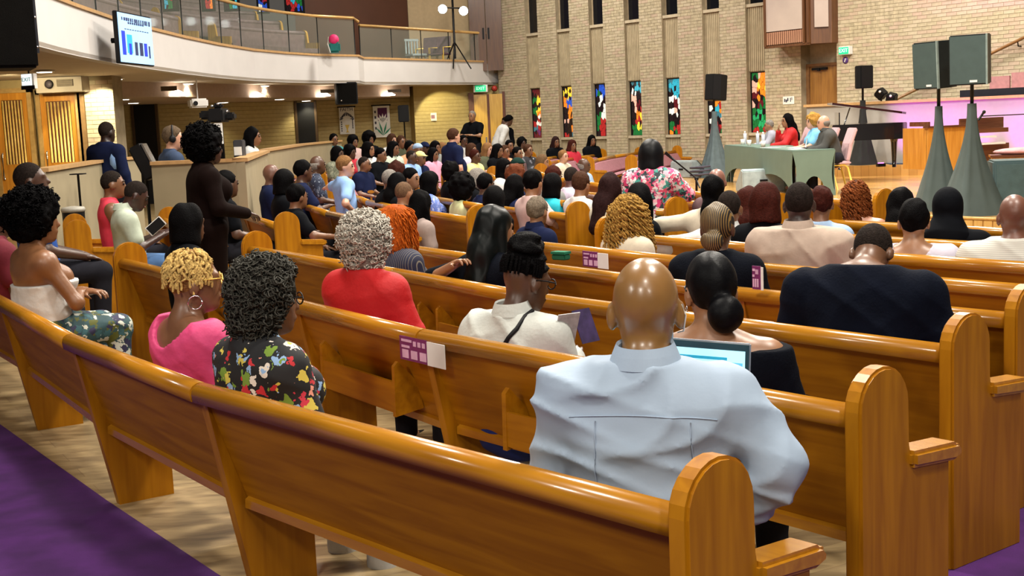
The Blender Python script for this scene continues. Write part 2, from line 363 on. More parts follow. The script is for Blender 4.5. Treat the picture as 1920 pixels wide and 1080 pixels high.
def window_panes(parent, s, z0, z1, wd, y, rows, nm='pane', n=78):
    """irregular glass pieces between dark leads: cells round random seeds, coloured after the window's design"""
    rs = rows.split(); nr = len(rs); H = z1 - z0; n = max(14, int(n * H / 1.3)); kx = 1.7
    seeds = []
    while len(seeds) < n:
        c = max(((random.uniform(0, wd), random.uniform(0, H)) for _ in range(6)), key=lambda q: min([((q[0] - p[0]) * kx) ** 2 + (q[1] - p[1]) ** 2 for p in seeds] or [9])); seeds.append(c)
    for i, (sx_, sz_) in enumerate(seeds):
        poly = [(0, 0), (wd, 0), (wd, H), (0, H)]
        for j, (tx, tz) in enumerate(seeds):
            if i == j or not poly: continue
            mx, mz = (sx_ + tx) / 2, (sz_ + tz) / 2; nx, nz = (tx - sx_) * kx * kx, tz - sz_; out = []
            f = lambda p: (p[0] - mx) * nx + (p[1] - mz) * nz
            for k in range(len(poly)):
                a, b_ = poly[k], poly[(k + 1) % len(poly)]; fa, fb = f(a), f(b_)
                if fa <= 0: out.append(a)
                if fa * fb < 0: t = fa / (fa - fb); out.append((a[0] + (b_[0] - a[0]) * t, a[1] + (b_[1] - a[1]) * t))
            poly = out
        if len(poly) < 3: continue
        cx = sum(p[0] for p in poly) / len(poly); cz = sum(p[1] for p in poly) / len(poly)
        poly = [(cx + (p[0] - cx) * 0.88, cz + (p[1] - cz) * 0.93) for p in poly]; m = len(poly)
        ri = min(nr - 1, int((1 - cz / H) * nr)); ci = min(2, int(cx / wd * 3)); c = rs[ri][ci]
        if random.random() < 0.12: c = 'K'
        MB().add([(p[0] - cx, -0.004, p[1] - cz) for p in poly] + [(p[0] - cx, 0.004, p[1] - cz) for p in poly], [tuple(range(m)), tuple(range(m, 2 * m))[::-1]] + [(k, m + k, m + (k + 1) % m, (k + 1) % m) for k in range(m)]).build(nm, GL[c], parent, (s - wd / 2 + cx, y, z0 + cz))
for k in range(7):
    s = SK[k]
    bay = MB().box(s - HB, s + HB, 0.10, 0.5, 0, ZW0 - 0.06).box(s - HB, s + HB, 0.10, 0.5, ZW1, ZU - 0.06).box(s - HB, s + HB, 0.16, 0.5, ZW0 - 0.06, ZW1).box(s - HB, s + HB, 0.16, 0.5, ZU - 0.06, WTOP)
    bay.build('bay_back', JAMB, wall)
    rib = MB()
    for i in range(9):
        xa = s - HB + 0.01 + i * 0.0605
        rib.box(xa, xa + 0.042, 0.070, 0.10, 0, ZW0 - 0.09).box(xa, xa + 0.042, 0.070, 0.10, ZW1 + 0.02, ZU - 0.09)
    rib.build('ribbed_panel', RIBM, wall)
    MB().box(s - HB, s + HB, 0.02, 0.16, ZW0 - 0.085, ZW0 - 0.02).build('sill', BRICK2, wall)
    MB().box(s - HB, s + HB, 0.02, 0.16, ZU - 0.085, ZU - 0.015).build('sill', BRICK2, wall)
    w = empty('window_%d' % (k + 1), (W0[0], W0[1], 0), WRZ); w['kind'] = 'structure'
    MB().box(s - HB, s + HB, 0.148, 0.16, ZW0 - 0.02, ZW1).build('lead_backing', DARK, w)
    f = MB()
    for xa, xb in ((s - HB, s - HB + 0.03), (s + HB - 0.03, s + HB)): f.box(xa, xb, 0.12, 0.155, ZW0 - 0.02, ZW1)
    f.box(s - HB, s + HB, 0.12, 0.155, ZW1 - 0.02, ZW1).build('window_frame', BLACK, w)
    window_panes(w, s, ZW0 - 0.015, ZW1 - 0.02, 2 * HB - 0.06, 0.138, WCOL[k])
    w = empty('window_%d' % (k + 8), (W0[0], W0[1], 0), WRZ); w['kind'] = 'structure'
    MB().box(s - HB + 0.02, s + HB - 0.02, 0.14, 0.155, ZU, WTOP - 0.3).build('pane', DARKGL, w)
    MB().box(s - HB, s - HB + 0.03, 0.12, 0.16, ZU - 0.015, WTOP - 0.3).box(s + HB - 0.03, s + HB, 0.12, 0.16, ZU - 0.015, WTOP - 0.3).build('window_frame', JAMB, w)
# door in the wall beside the stage
DOORW = wood('stage_door_wood', (0.20, 0.085, 0.02), (0.30, 0.14, 0.03), rough=0.4, axis=2)
dr_ = empty('door_1', (W0[0], W0[1], 0), WRZ); dr_['kind'] = 'structure'
MB().box(1.28, 2.26, 0.30, 0.5, 0, 2.98).build('recess_back', JAMB, wall)
MB().box(1.36, 2.20, 0.20, 0.25, 0.3, 2.50).build('door_leaf', DOORW, dr_)
MB().box(1.28, 1.36, 0.16, 0.30, 0.3, 2.56).box(2.20, 2.26, 0.16, 0.30, 0.3, 2.56).box(1.36, 2.20, 0.16, 0.30, 2.50, 2.56).build('door_frame', mat('door_frame_brown', (0.17, 0.08, 0.03), rough=0.5), dr_)
MB().box(1.45, 1.85, 0.14, 0.2, 2.42, 2.47).box(1.62, 1.68, 0.12, 0.16, 2.40, 2.46).build('door_closer', BLACK, dr_)
# panelled speaker box hung high on the wall
sx = thing('speaker_cabinet', 'brown timber loudspeaker housing with grey cloth front high above the stage door', 'speaker housing', (W0[0], W0[1], 0), WRZ)
BOXW = wood('housing_wood', (0.075, 0.026, 0.008), (0.13, 0.05, 0.015), rough=0.45, axis=2)
GREYC = mat('housing_cloth', (0.42, 0.34, 0.30), rough=0.9, var=0.05, scale=3)
mb = MB(); pr = [(0.72, 0.0), (0.72, -0.50), (2.00, -0.50), (2.30, -0.20), (2.30, 0.0)]
mb.prismz([(a, b) for a, b in pr][::-1], 2.95, 6.4); mb.build('case', BOXW, sx)
MB().box(0.80, 1.82, -0.54, -0.505, 3.28, 6.3).build('cloth_panel', GREYC, sx)
MB().box(0.74, 0.80, -0.56, -0.50, 2.97, 6.3).box(1.82, 1.87, -0.56, -0.50, 2.97, 6.3).box(1.93, 1.99, -0.56, -0.50, 2.97, 6.3).box(0.74, 1.98, -0.54, -0.50, 2.93, 2.98).build('case_trim', BOXW, sx)
MB().prismz([(2.06, -0.46), (2.26, -0.26), (2.28, -0.28), (2.08, -0.48)], 3.28, 6.3).build('cloth_panel', GREYC, sx)
SLAT = wood('housing_slat', (0.34, 0.16, 0.10), (0.45, 0.24, 0.15), rough=0.5, axis=2)
for i in range(18): MB().box(-0.014, 0.014, -0.02, 0.02, -0.13, 0.13).build('slat', SLAT, sx, (0.825 + i * 0.0575, -0.525, 3.13))
# exit sign, round notice, paper notices
GREENE = mat('exit_green', (0.01, 0.50, 0.20), emis=0.9, var=0)
s, z = wpix(1583, 95, 0.1)
ex = thing('exit_sign', 'green lit exit sign on the brick wall beside the timber speaker housing', 'sign', (W0[0], W0[1], 0), WRZ)
MB().box(s - 0.14, s + 0.14, -0.12, 0, z - 0.085, z + 0.085).build('housing', WHITEM, ex, bevel=0.01)
MB().box(s - 0.125, s + 0.125, -0.126, -0.121, z - 0.07, z + 0.07).build('face', GREENE, ex)
lettering('EXIT', 0.11, mat('exit_letter', (0.6, 1, 0.8), emis=1.0, var=0), ex, (s, -0.13, z), (math.pi / 2, 0, 0))
s2, z2 = wpix(1583, 113, 0.05)
rn = thing('round_notice', 'round purple notice on the wall under the green exit sign', 'sign', (W0[0], W0[1], 0), WRZ)
q = MB().lathe([(0.0, -0.01), (0.07, -0.01), (0.07, 0.005), (0.0, 0.005)], n=20).build('disc', mat('purple_notice', (0.09, 0.04, 0.22), rough=0.5), rn, (s2, -0.015, z2)); q.rotation_euler = (math.pi / 2, 0, 0)
q = MB().box(-0.012, 0.012, -0.004, 0, -0.04, 0.04).build('mark', WHITEM, rn, (s2, -0.024, z2)); q.rotation_euler = (0, 0.4, 0)
PAPER = mat('paper', (0.75, 0.74, 0.70), rough=0.8, var=0.03); INK = mat('ink', (0.05, 0.05, 0.08), rough=0.7, var=0)
def notice(x, y, w, h, label, marks):
    s, z = wpix(x, y, 0.02); t = thing('paper_notice', label, 'notice', (W0[0], W0[1], 0), WRZ)
    MB().box(s - w / 2, s + w / 2, -0.014, -0.008, z - h / 2, z + h / 2).build('sheet', PAPER, t)
    m2 = MB()
    for (a, b, c, d) in marks: m2.box(s + a * w, s + b * w, -0.017, -0.0142, z + c * h, z + d * h)
    m2.build('print', INK, t)
notice(1478, 188, 0.32, 0.17, 'white paper notice taped to the brick beside the stage door', [(-0.38, -0.28, -0.2, 0.2), (-0.25, -0.12, -0.25, 0.1), (-0.1, 0.0, -0.1, 0.3), (0.15, 0.22, -0.2, 0.3), (0.28, 0.33, 0.0, 0.35)])
# stair handrail running up the brick wall
hr = thing('handrail', 'brown stair handrail climbing the brick wall behind the big loudspeakers', 'handrail', (W0[0], W0[1], 0), WRZ)
p0 = wpix(1668, 192, 0.12); p1 = wpix(1925, 68, 0.12); p2_ = (p1[0] + 2.0, p1[1] + 2.0 * (p1[1] - p0[1]) / (p1[0] - p0[0]))
MB().tube([(p0[0], -0.12, p0[1]), (p1[0], -0.12, p1[1]), (p2_[0], -0.12, p2_[1])], 0.03, 8).build('rail', wood('rail_brown', (0.16, 0.07, 0.02), (0.25, 0.12, 0.04)), hr)
for t_ in (0.06, 0.5, 0.94):
    xx = p0[0] + (p1[0] - p0[0]) * t_; zz = p0[1] + (p1[1] - p0[1]) * t_
    MB().tube([(xx, 0, zz - 0.1), (xx, -0.1, zz - 0.1), (xx, -0.12, zz)], 0.012, 6).build('bracket', BLACK, hr)
# ------------------------------------------------------------------ stage
SZ = 0.30
lip = [atz(*q, SZ)[:2] for q in [(1268, 333), (1271, 345), (1285, 353), (1310, 360), (1350, 369), (1395, 377), (1560, 392), (1740, 405), (1920, 412)]]
d_ = lip[-1] - lip[-2]; d_ /= np.linalg.norm(d_)
lip = [lip[0] + np.array([0.35, 1.2])] + lip + [lip[-1] + np.array([2.2, -1.3]), lip[-1] + np.array([7.0, -1.6])]
def planks(name, c1, c2, mort, rotz, w=0.09, l=1.6, rough=0.22):
    m, nt, b = new_mat(name); L = nt.links
    tc = nt.nodes.new('ShaderNodeTexCoord'); mp = nt.nodes.new('ShaderNodeMapping'); mp.inputs['Rotation'].default_value = (0, 0, rotz); L.new(tc.outputs['Object'], mp.inputs['Vector'])
    br = nt.nodes.new('ShaderNodeTexBrick'); br.inputs['Scale'].default_value = 1; br.inputs['Brick Width'].default_value = l; br.inputs['Row Height'].default_value = w; br.inputs['Mortar Size'].default_value = 0.002
    br.inputs['Color1'].default_value = rgba(c1); br.inputs['Color2'].default_value = rgba(c2); br.inputs['Mortar'].default_value = rgba(mort); L.new(mp.outputs['Vector'], br.inputs['Vector'])
    n = nt.nodes.new('ShaderNodeTexNoise'); n.inputs['Scale'].default_value = 3; n.inputs['Detail'].default_value = 4; L.new(mp.outputs['Vector'], n.inputs['Vector'])
    mx = nt.nodes.new('ShaderNodeMixRGB'); mx.blend_type = 'OVERLAY'; mx.inputs[0].default_value = 0.35; L.new(br.outputs['Color'], mx.inputs[1]); L.new(n.outputs['Fac'], mx.inputs[2])
    L.new(mx.outputs[0], b.inputs['Base Color']); b.inputs['Roughness'].default_value = rough; b.inputs['Coat Weight'].default_value = 0.2
    return m
STAGEW = planks('stage_boards', (0.62, 0.36, 0.11), (0.50, 0.26, 0.07), (0.30, 0.14, 0.04), math.radians(-10))
back = [wworld(14, -0.05, 0)[:2], wworld(-1.9, -0.05, 0)[:2]]
poly = [tuple(p) for p in lip] + [tuple(p) for p in back]
def signed(P): return sum(P[i][0] * P[(i + 1) % len(P)][1] - P[(i + 1) % len(P)][0] * P[i][1] for i in range(len(P)))
if signed(poly) < 0: poly = poly[::-1]
struct('stage_floor', MB().prismz(poly, 0.02, SZ), STAGEW)
STW = wood('stage_riser', (0.50, 0.27, 0.07), (0.62, 0.36, 0.10), rough=0.4, axis=2)
rs_ = MB(); 
for i in range(len(lip) - 1):
    a, b = np.array(lip[i]), np.array(lip[i + 1]); Ln = np.linalg.norm(b - a); t = (b - a) / Ln; nn = np.array([-t[1], t[0]])
    if nn @ (np.array([0, 8]) - a) < 0: nn = -nn
    k = max(1, int(Ln / 0.12))
    for j in range(k):
        c = a + t * (j + 0.5) * Ln / k; h = Ln / k * 0.42
        mtx = Matrix(((t[0], nn[0], 0, c[0]), (t[1], nn[1], 0, c[1]), (0, 0, 1, 0), (0, 0, 0, 1)))
        rs_.box(-h, h, 0.0, 0.02, 0.0, SZ - 0.03, mtx)
ro = rs_.build('stage_riser_boards', STW); ro['kind'] = 'structure'
lp_ = MB().tube([(p[0], p[1], SZ - 0.005) for p in lip], 0.022, 6).build('trim_1', STW); lp_['kind'] = 'structure'
# low platform under the piano and the organ
rp = [atz(1560, 312, 0.5)[:2], atz(1740, 308, 0.5)[:2], atz(1925, 330, 0.5)[:2]]; rp += [rp[2] + np.array([4, -2.2]), wworld(13, -0.1, 0)[:2], wworld(0.9, -0.1, 0)[:2]]
poly2 = [tuple(p) for p in rp]
if signed(poly2) < 0: poly2 = poly2[::-1]
struct('stage_platform', MB().prismz(poly2, SZ, 0.5), STAGEW)
# choir parapet washed with magenta light
PARA = mat('parapet_white', (0.34, 0.32, 0.29), rough=0.6, var=0.03)
pa = empty('choir_parapet', (W0[0], W0[1], 0), WRZ); tag(pa, 'long white parapet of the choir gallery washed with magenta light', 'parapet')
zt = wpix(1600, 197, 1.3)[1]
MB().box(2.55, 13, -1.3, -1.15, 0.5, zt).build('panel', PARA, pa); MB().box(2.5, 13, -1.34, -1.1, zt, zt + 0.05).build('cap_rail', TAN, pa)
for (px, py) in ((1712, 262), (1808, 258), (1925, 262), (1765, 262)):
    sp = wpix(px, py, 1.3); P = wworld(sp[0], -2.25, 0.56); T = wworld(sp[0] + 0.1, -1.3, 1.2)
    if px == 1765: continue
    t = thing('uplight', 'small stage uplight on the floor %s' % {1712: 'left of the organ', 1808: 'behind the organ', 1925: 'right of the organ'}[px], 'lamp', tuple(P))
    MB().box(-0.07, 0.07, -0.07, 0.07, -0.06, 0.0).build('body', BLACK, t); MB().lathe([(0.0, 0), (0.055, 0), (0.055, 0.01), (0, 0.01)], n=12).build('lens', mat('magenta_lens', (1, 0.2, 1), emis=3, var=0), t)
    spot('uplight_beam', tuple(P + np.array([0, 0, 0.03])), tuple(T), 170, (0.80, 0.03, 1.0), 72, 0.8)
spot('stage_wash', tuple(wworld(0.6, -6, 6.5)), tuple(wworld(2.2, 0, 1.2)), 380, (1, 0.95, 0.55), 38, 0.6, 0.2)
# ------------------------------------------------------------------ balcony
ZB = 2.68; ZT = 3.30
fpx = [(65, 85), (110, 97), (150, 106), (220, 120), (285, 130), (350, 139), (415, 146.5), (480, 152), (540, 154.5), (598, 155.8), (674, 155.5), (684, 158), (800, 158.2), (943, 158.5)]
fc = [atz(*q, ZB)[:2] for q in fpx]
fc = [np.array([-3.0, 6.0]), np.array([-3.9, 9.0]), np.array([-4.5, 11.6])] + fc
def offs(P, d):
    out = []
    for i, p in enumerate(P):
        t = P[min(i + 1, len(P) - 1)] - P[max(i - 1, 0)]; t = t / np.linalg.norm(t); n = np.array([-t[1], t[0]])
        out.append(p + n * d)
    return out
def strip(P, Q, z0p, z1p, z0q=None, z1q=None, smooth=False):
    """closed ribbon between polylines P and Q, z0..z1"""
    n = len(P); z0q = z0p if z0q is None else z0q; z1q = z1p if z1q is None else z1q
    v = [(p[0], p[1], z0p) for p in P] + [(p[0], p[1], z1p) for p in P] + [(p[0], p[1], z1q) for p in Q] + [(p[0], p[1], z0q) for p in Q]
    f = []
    for i in range(n - 1):
        for a in range(4):
            b = (a + 1) % 4; f.append((a * n + i, a * n + i + 1, b * n + i + 1, b * n + i))
    f += [(0, n, 2 * n, 3 * n), (n - 1, 4 * n - 1, 3 * n - 1, 2 * n - 1)]
    return MB().add(v, f, smooth)
struct('balcony_front', strip(fc, offs(fc, 0.15), ZB, ZT), WHITEP)
struct('trim_2', strip(offs(fc, -0.03), offs(fc, 0.18), ZT, ZT + 0.045), TAN)
out_ = [np.array([-17.0, p[1]]) for p in fc]
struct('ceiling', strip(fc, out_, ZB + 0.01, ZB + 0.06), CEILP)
struct('balcony_floor', strip(offs(fc, 0.15), out_, 3.02, 3.06), mat('balcony_carpet', (0.06, 0.03, 0.03), rough=0.9))
# glass balustrade: brass rail and panes
br = thing('balustrade', 'glass balustrade with slim posts and brass handrail along the curved balcony', 'balustrade')
BRASS = mat('brass_rail', (0.62, 0.38, 0.14), rough=0.3, metal=0.3, var=0.05)
GLASS = mat('rail_glass', (0.55, 0.62, 0.52), rough=0.05, var=0, alpha=0.14)
def resample(P, step):
    d = [0]; 
    for i in range(len(P) - 1): d.append(d[-1] + np.linalg.norm(P[i + 1] - P[i]))
    n = int(d[-1] / step); return [np.array([np.interp(d[-1] * k / n, d, [p[0] for p in P]), np.interp(d[-1] * k / n, d, [p[1] for p in P])]) for k in range(n + 1)]
ZR = [(fc[3:14], 4.21), (fc[12:14], 4.21), (fc[13:], 4.12)][0:1] + [(fc[13:15], 4.21), (fc[14:], 4.12)]
for P, zr in ZR:
    Pq = offs(P, 0.08)
    MB().tube([(p[0], p[1], zr) for p in Pq], 0.035, 8).build('handrail', BRASS, br)
    Q = resample(Pq, 1.15)
    for i in range(len(Q)):
        if i < len(Q) - 1:
            a, b = Q[i], Q[i + 1]; MB().add([(*a, ZT + 0.04), (*b, ZT + 0.04), (*b, zr - 0.03), (*a, zr - 0.03)], [(0, 1, 2, 3)]).build('pane', GLASS, br)
        MB().tube([(Q[i][0], Q[i][1], ZT + 0.03), (Q[i][0], Q[i][1], zr)], 0.013, 6).build('post', BLACK, br)
# stepped benches up in the balcony
GREYM = mat('balcony_bench_cloth', (0.15, 0.105, 0.105), rough=0.5, var=0.15, scale=10)
YWOOD = wood('balcony_end_wood', (0.36, 0.19, 0.02), (0.50, 0.30, 0.03), rough=0.35, axis=2)
def bench(P, z, label):
    t = thing('balcony_bench', label, 'bench', group='stepped benches in the balcony')
    strip(P, offs(P, -0.07), z + 0.38, z + 0.86).build('backrest', GREYM, t)
    MB().tube([(p[0], p[1], z + 0.85) for p in offs(P, -0.03)], 0.055, 8).build('top_roll', GREYM, t)
    strip(offs(P, -0.07), offs(P, -0.5), z + 0.36, z + 0.46).build('seat', GREYM, t)
    for e, s_ in ((0, 1), (-1, -1)):
        p = P[e]; tt = (P[1] - P[0]) if e == 0 else (P[-1] - P[-2]); tt = tt / np.linalg.norm(tt); nn = np.array([tt[1], -tt[0]])
        prof = [(-0.06, 0)] + [(-0.06, 0.75)] + [(0.03 + 0.09 * math.cos(a), 0.80 + 0.12 * math.sin(a)) for a in np.linspace(math.pi, 0, 7)] + [(0.14, 0.62), (0.46, 0.60), (0.46, 0)]
        o = MB().prism(prof, -0.03, 0.03).build('end_panel', YWOOD, t, (p[0], p[1], z)); o.matrix_local = Matrix(((tt[0], nn[0], 0, p[0]), (tt[1], nn[1], 0, p[1]), (0, 0, 1, z), (0, 0, 0, 1)))
arc = fc[5:14]
for j in range(5):
    P = resample(offs(arc, 1.15 + 0.85 * j), 0.6); z = 3.06 + 0.30 * j; L_ = len(P); cut = int(L_ * (0.66 - 0.06 * j))
    struct('balcony_step', strip(offs(arc, 0.95 + 0.85 * j), offs(arc, 1.80 + 0.85 * j), 3.0, z), MATS['balcony_carpet'])
    nm = ['front', 'second', 'middle', 'fourth', 'rearmost'][j]
    bench(P[1:cut - 1], z, 'grey cushioned balcony bench left of the steps, %s tier' % nm)
    bench(P[cut + 1:-1], z, 'grey cushioned balcony bench right of the steps, %s tier' % nm)
# upper rear walls behind the balcony seats
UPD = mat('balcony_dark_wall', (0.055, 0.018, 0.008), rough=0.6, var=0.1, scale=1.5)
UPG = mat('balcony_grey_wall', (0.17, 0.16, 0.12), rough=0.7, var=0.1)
ub = offs(fc[3:13], 6.0)
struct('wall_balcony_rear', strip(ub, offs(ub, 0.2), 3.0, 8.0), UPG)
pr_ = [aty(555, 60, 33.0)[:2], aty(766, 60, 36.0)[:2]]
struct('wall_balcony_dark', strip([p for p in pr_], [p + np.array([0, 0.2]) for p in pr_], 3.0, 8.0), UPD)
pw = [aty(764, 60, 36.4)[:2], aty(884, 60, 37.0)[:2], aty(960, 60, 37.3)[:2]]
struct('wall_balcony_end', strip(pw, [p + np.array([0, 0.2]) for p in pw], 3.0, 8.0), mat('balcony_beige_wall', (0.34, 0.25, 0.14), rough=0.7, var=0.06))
P0, P1 = aty(880, 60, 36.7), aty(942, 60, 36.9)
dd = empty('door_2', (P0[0], P0[1], 0)); dd['kind'] = 'structure'
BDW = wood('balcony_door_wood', (0.06, 0.018, 0.004), (0.10, 0.036, 0.008), rough=0.35, axis=2)
wd = (P1[0] - P0[0]) / 2
for k in range(2):
    q = MB().box(0.01, wd - 0.01, -0.03, 0.03, 3.06, 5.6).build('door_leaf', BDW, dd, (k * wd, 0, 0))
    MB().box(wd - 0.10 if k == 0 else 0.05, wd - 0.05 if k == 0 else 0.10, -0.07, -0.03, 3.95, 4.25).build('handle', BLACK, q)
# stained glass up in the balcony's rear wall
for i, (x0, x1, cols) in enumerate([(486, 502, 'KBB RBW BVR WBB'), (538, 568, 'PDT DTT WTB RTG KRB'), (310, 332, 'DRO KRG TGK'), (383, 400, 'RKD DOK KRO'), (425, 446, 'ONK TWG KGT')]):
    Yd = 31.0 if i < 2 else 27.0; a = aty(x0, 30, Yd); b = aty(x1, 30, Yd); w = empty('window_%d' % (20 + i), (a[0], a[1] , 0)); w['kind'] = 'structure'
    zt_ = aty(x0, -40, Yd)[2]; zb_ = aty(x0, 22 if i < 2 else 17, Yd)[2]
    MB().box(-0.05, b[0] - a[0] + 0.05, 0.02, 0.06, zb_ - 0.05, zt_).build('window_frame', BLACK, w)
    window_panes(w, (b[0] - a[0]) / 2, zb_, zt_, b[0] - a[0], 0.0, cols)
# things standing in the balcony's far corner
def simple_chair(name, label, cat, P, rz, cm, fm, s=1.0, group=None, open_back=False):
    t = thing(name, label, cat, tuple(P), rz, group); t.scale = (s, s, s)
    MB().box(-0.23, 0.23, -0.22, 0.22, 0.42, 0.48).build('seat', cm, t, bevel=0.015)
    if open_back:
        b = MB()
        for i in range(5): b.box(-0.2 + i * 0.09, -0.16 + i * 0.09, -0.235, -0.21, 0.5, 0.86)
        b.box(-0.22, 0.22, -0.24, -0.205, 0.84, 0.90); b.build('backrest', cm, t)
    else:
        MB().prism([(-0.20, 0.50), (-0.26, 0.92), (-0.22, 0.94), (-0.15, 0.50)], -0.22, 0.22).build('backrest', cm, t, bevel=0.015)
    for x in (-0.2, 0.2):
        for y in (-0.2, 0.2): MB().tube([(x, y, 0), (x * 0.95, y * 0.95, 0.43)], 0.015, 6).build('leg', fm, t)
        if not open_back: MB().tube([(x * 1.15, 0.2, 0.0), (x * 1.15, 0.2, 0.62), (x * 1.15, -0.2, 0.64)], 0.016, 6).build('arm', fm, t)
    return t
PURC = mat('purple_chair_cloth', (0.10, 0.06, 0.08), rough=0.8); PALE = mat('pale_chair_plastic', (0.32, 0.40, 0.42), rough=0.5)
bz = 3.06
def bpt(x, Y): p = aty(x, 100, Y); return (p[0], p[1], bz)
simple_chair('armchair', 'purple cushioned armchair in the balcony corner, next to the pale chair', 'chair', bpt(800, 35.6), math.pi - 0.5, PURC, GOLD)
simple_chair('armchair', 'purple cushioned armchair in the balcony corner, next to the lamp tripod', 'chair', bpt(825, 35.4), math.pi - 0.5, PURC, GOLD)
simple_chair('slatted_chair', 'pale slat-backed chair standing in the balcony corner', 'chair', bpt(780, 35.4), math.pi + 0.6, PALE, PALE, open_back=True)
ls = thing('lamp_stand', 'black tripod lamp stand with two glaring white lamps in the balcony corner', 'lamp stand', bpt(853, 35.2))
MB().tube([(0, 0, 0.3), (0, 0, 2.6)], 0.03, 8).build('pole', BLACK, ls)
for k in range(3):
    a = k * 2.1 + 0.4; MB().tube([(0, 0, 0.75), (0.45 * math.cos(a), 0.45 * math.sin(a), 0.02)], 0.018, 6).build('leg', BLACK, ls)
MB().tube([(-0.28, -0.1, 1.66), (0.30, -0.1, 1.62)], 0.02, 6).build('crossbar', BLACK, ls)
for k, (dx, dz) in enumerate(((-0.27, 1.62), (0.29, 1.55))):
    h = MB().lathe([(0.05, 0.18), (0.10, 0.10), (0.13, 0.0)], n=14).build('lamp_head', BLACK, ls, (dx, -0.12, dz)); h.rotation_euler = (-math.pi / 2, 0, 0)
    q = MB().lathe([(0.0, 0.0), (0.12, 0.0), (0.12, 0.012), (0.0, 0.012)], n=14).build('lens', mat('stand_lamp', (0.92, 1, 0.98), emis=14, var=0), h, (0, 0, -0.01))
bg = thing('backpack', 'small bright pink and teal backpack on the balcony ledge behind the glass', 'bag', tuple(np.append(aty(624, 82, 29.6)[:2], ZT + 0.045)))
MB().sph((0, 0.2, 0.30), (0.12, 0.09, 0.12)).build('flap', mat('hot_pink', (0.75, 0.03, 0.16), rough=0.6), bg)
MB().box(-0.12, 0.14, 0.12, 0.28, 0.0, 0.24).build('pouch', mat('teal_cloth', (0.01, 0.16, 0.15), rough=0.7), bg, bevel=0.04)
MB().tube([(-0.1, 0.12, 0.36), (-0.13, 0.1, 0.2), (-0.08, 0.1, 0.0)], 0.015, 6).build('strap', PAPER, bg)
# ------------------------------------------------------------------ under the balcony
yb_x = [-200, 215, 400, 600, 770, 778, 885, 960]; yb_y = [30.0, 31.0, 32.7, 35.0, 36.3, 35.7, 36.9, 37.4]
def YB(x): return float(np.interp(x, yb_x, yb_y))
def bw(x, y, off=0.0): return aty(x, y, YB(x) - off)
bwl = [bw(x, 230)[:2] for x in yb_x]
struct('wall_back', strip(bwl, [p + np.array([0, 0.2]) for p in bwl], 0, ZB + 0.02), BACKW)
# siding courses on the back wall
sd = MB()
for i in range(len(bwl) - 1):
    if i == 4: continue
    a, b = bwl[i], bwl[i + 1]
    for j in range(20):
        z = 0.4 + j * 0.1; sd.add([(*a - np.array([0, 0.012]), z), (*b - np.array([0, 0.012]), z), (*b - np.array([0, 0.012]), z + 0.085), (*a - np.array([0, 0.012]), z + 0.085), (*a, z - 0.0), (*b, z - 0.0), (*b, z + 0.09), (*a, z + 0.09)], [(0, 1, 2, 3), (4, 5, 1, 0), (3, 2, 6, 7)])
o = sd.build('siding_board', mat('back_wall_board', (0.43, 0.33, 0.14), rough=0.7, var=0.08), bpy.data.objects['wall_back']); o['kind'] = 'stuff'
sf = [aty(215, 170, 24.5)[:2], aty(330, 170, 26.3)[:2], aty(480, 170, 29.5)[:2], aty(600, 170, 32.0)[:2], aty(768, 170, 34.6)[:2]]
sb_ = [bw(q, 200)[:2] for q in (120, 330, 480, 600, 769)]
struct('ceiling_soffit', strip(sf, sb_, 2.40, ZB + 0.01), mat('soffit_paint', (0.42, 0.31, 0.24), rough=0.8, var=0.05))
VENTM = mat('vent_grille', (0.10, 0.08, 0.06), rough=0.6, var=0.1)
def vent(x0, x1, y0, y1, Y, label):
    a, b = aty(x0, y1, Y), aty(x1, y0, Y); t = thing('air_vent', label, 'vent', (a[0], a[1], a[2])); w, h = b[0] - a[0], b[2] - a[2]
    MB().box(0, w, -0.01, 0.02, 0, h).build('backing', VENTM, t)
    for k in range(4): MB().box(0.01, w - 0.01, -0.02, -0.01, h * (k + 0.3) / 4, h * (k + 0.7) / 4).build('louvre', mat('vent_louvre', (0.17, 0.13, 0.09), rough=0.6), t)
vent(302, 331, 161, 171, 25.6, 'air vent in the soffit above the camera operator')
vent(601, 626, 167, 175, 31.8, 'air vent in the soffit left of the hanging black loudspeaker')
vent(727, 752, 167, 174, 33.7, 'air vent in the soffit right of the hanging black loudspeaker')
lights = [(83, 133, ZB), (217, 147, ZB), (352, 156, ZB), (495, 160, ZB), (622, 162, ZB), (744, 162, ZB), (855, 162, ZB), (231, 185, 2.40), (250, 192, 2.40), (419, 191, 2.40), (524, 185, 2.40), (574, 188, 2.40)]
wher = ['near the hanging lit exit sign', 'above the brick column', 'right of the wall screen', 'left of the hanging loudspeaker, by the balcony edge', 'touching the hanging loudspeaker', 'above the lily banner', 'above the lit brick corner', 'just right of the brick column', 'above the dark doorway by the column', 'left of the second dark doorway', 'left of the second doorway, low soffit', 'directly above the second dark doorway']
for i, (x, y, z) in enumerate(lights):
    P = atz(x, y, z); t = thing('downlight', 'round recessed downlight in the under-balcony ceiling ' + wher[i], 'light', (P[0], P[1], z), group='recessed downlights')
    MB().lathe([(0.10, 0.0), (0.15, 0.0), (0.15, 0.02), (0.10, 0.02)], n=16).build('trim_ring', WHITEM, t, (0, 0, -0.02))
    MB().lathe([(0.0, 0.0), (0.11, 0.0), (0.11, 0.01), (0.0, 0.01)], n=16).build('lens', LAMP, t, (0, 0, -0.025))
    spot('downlight_beam', (P[0], P[1], z - 0.06), (P[0], P[1], 0), 70 if z > 2.5 else 40, (1, 0.9, 0.6), 120, 0.6)
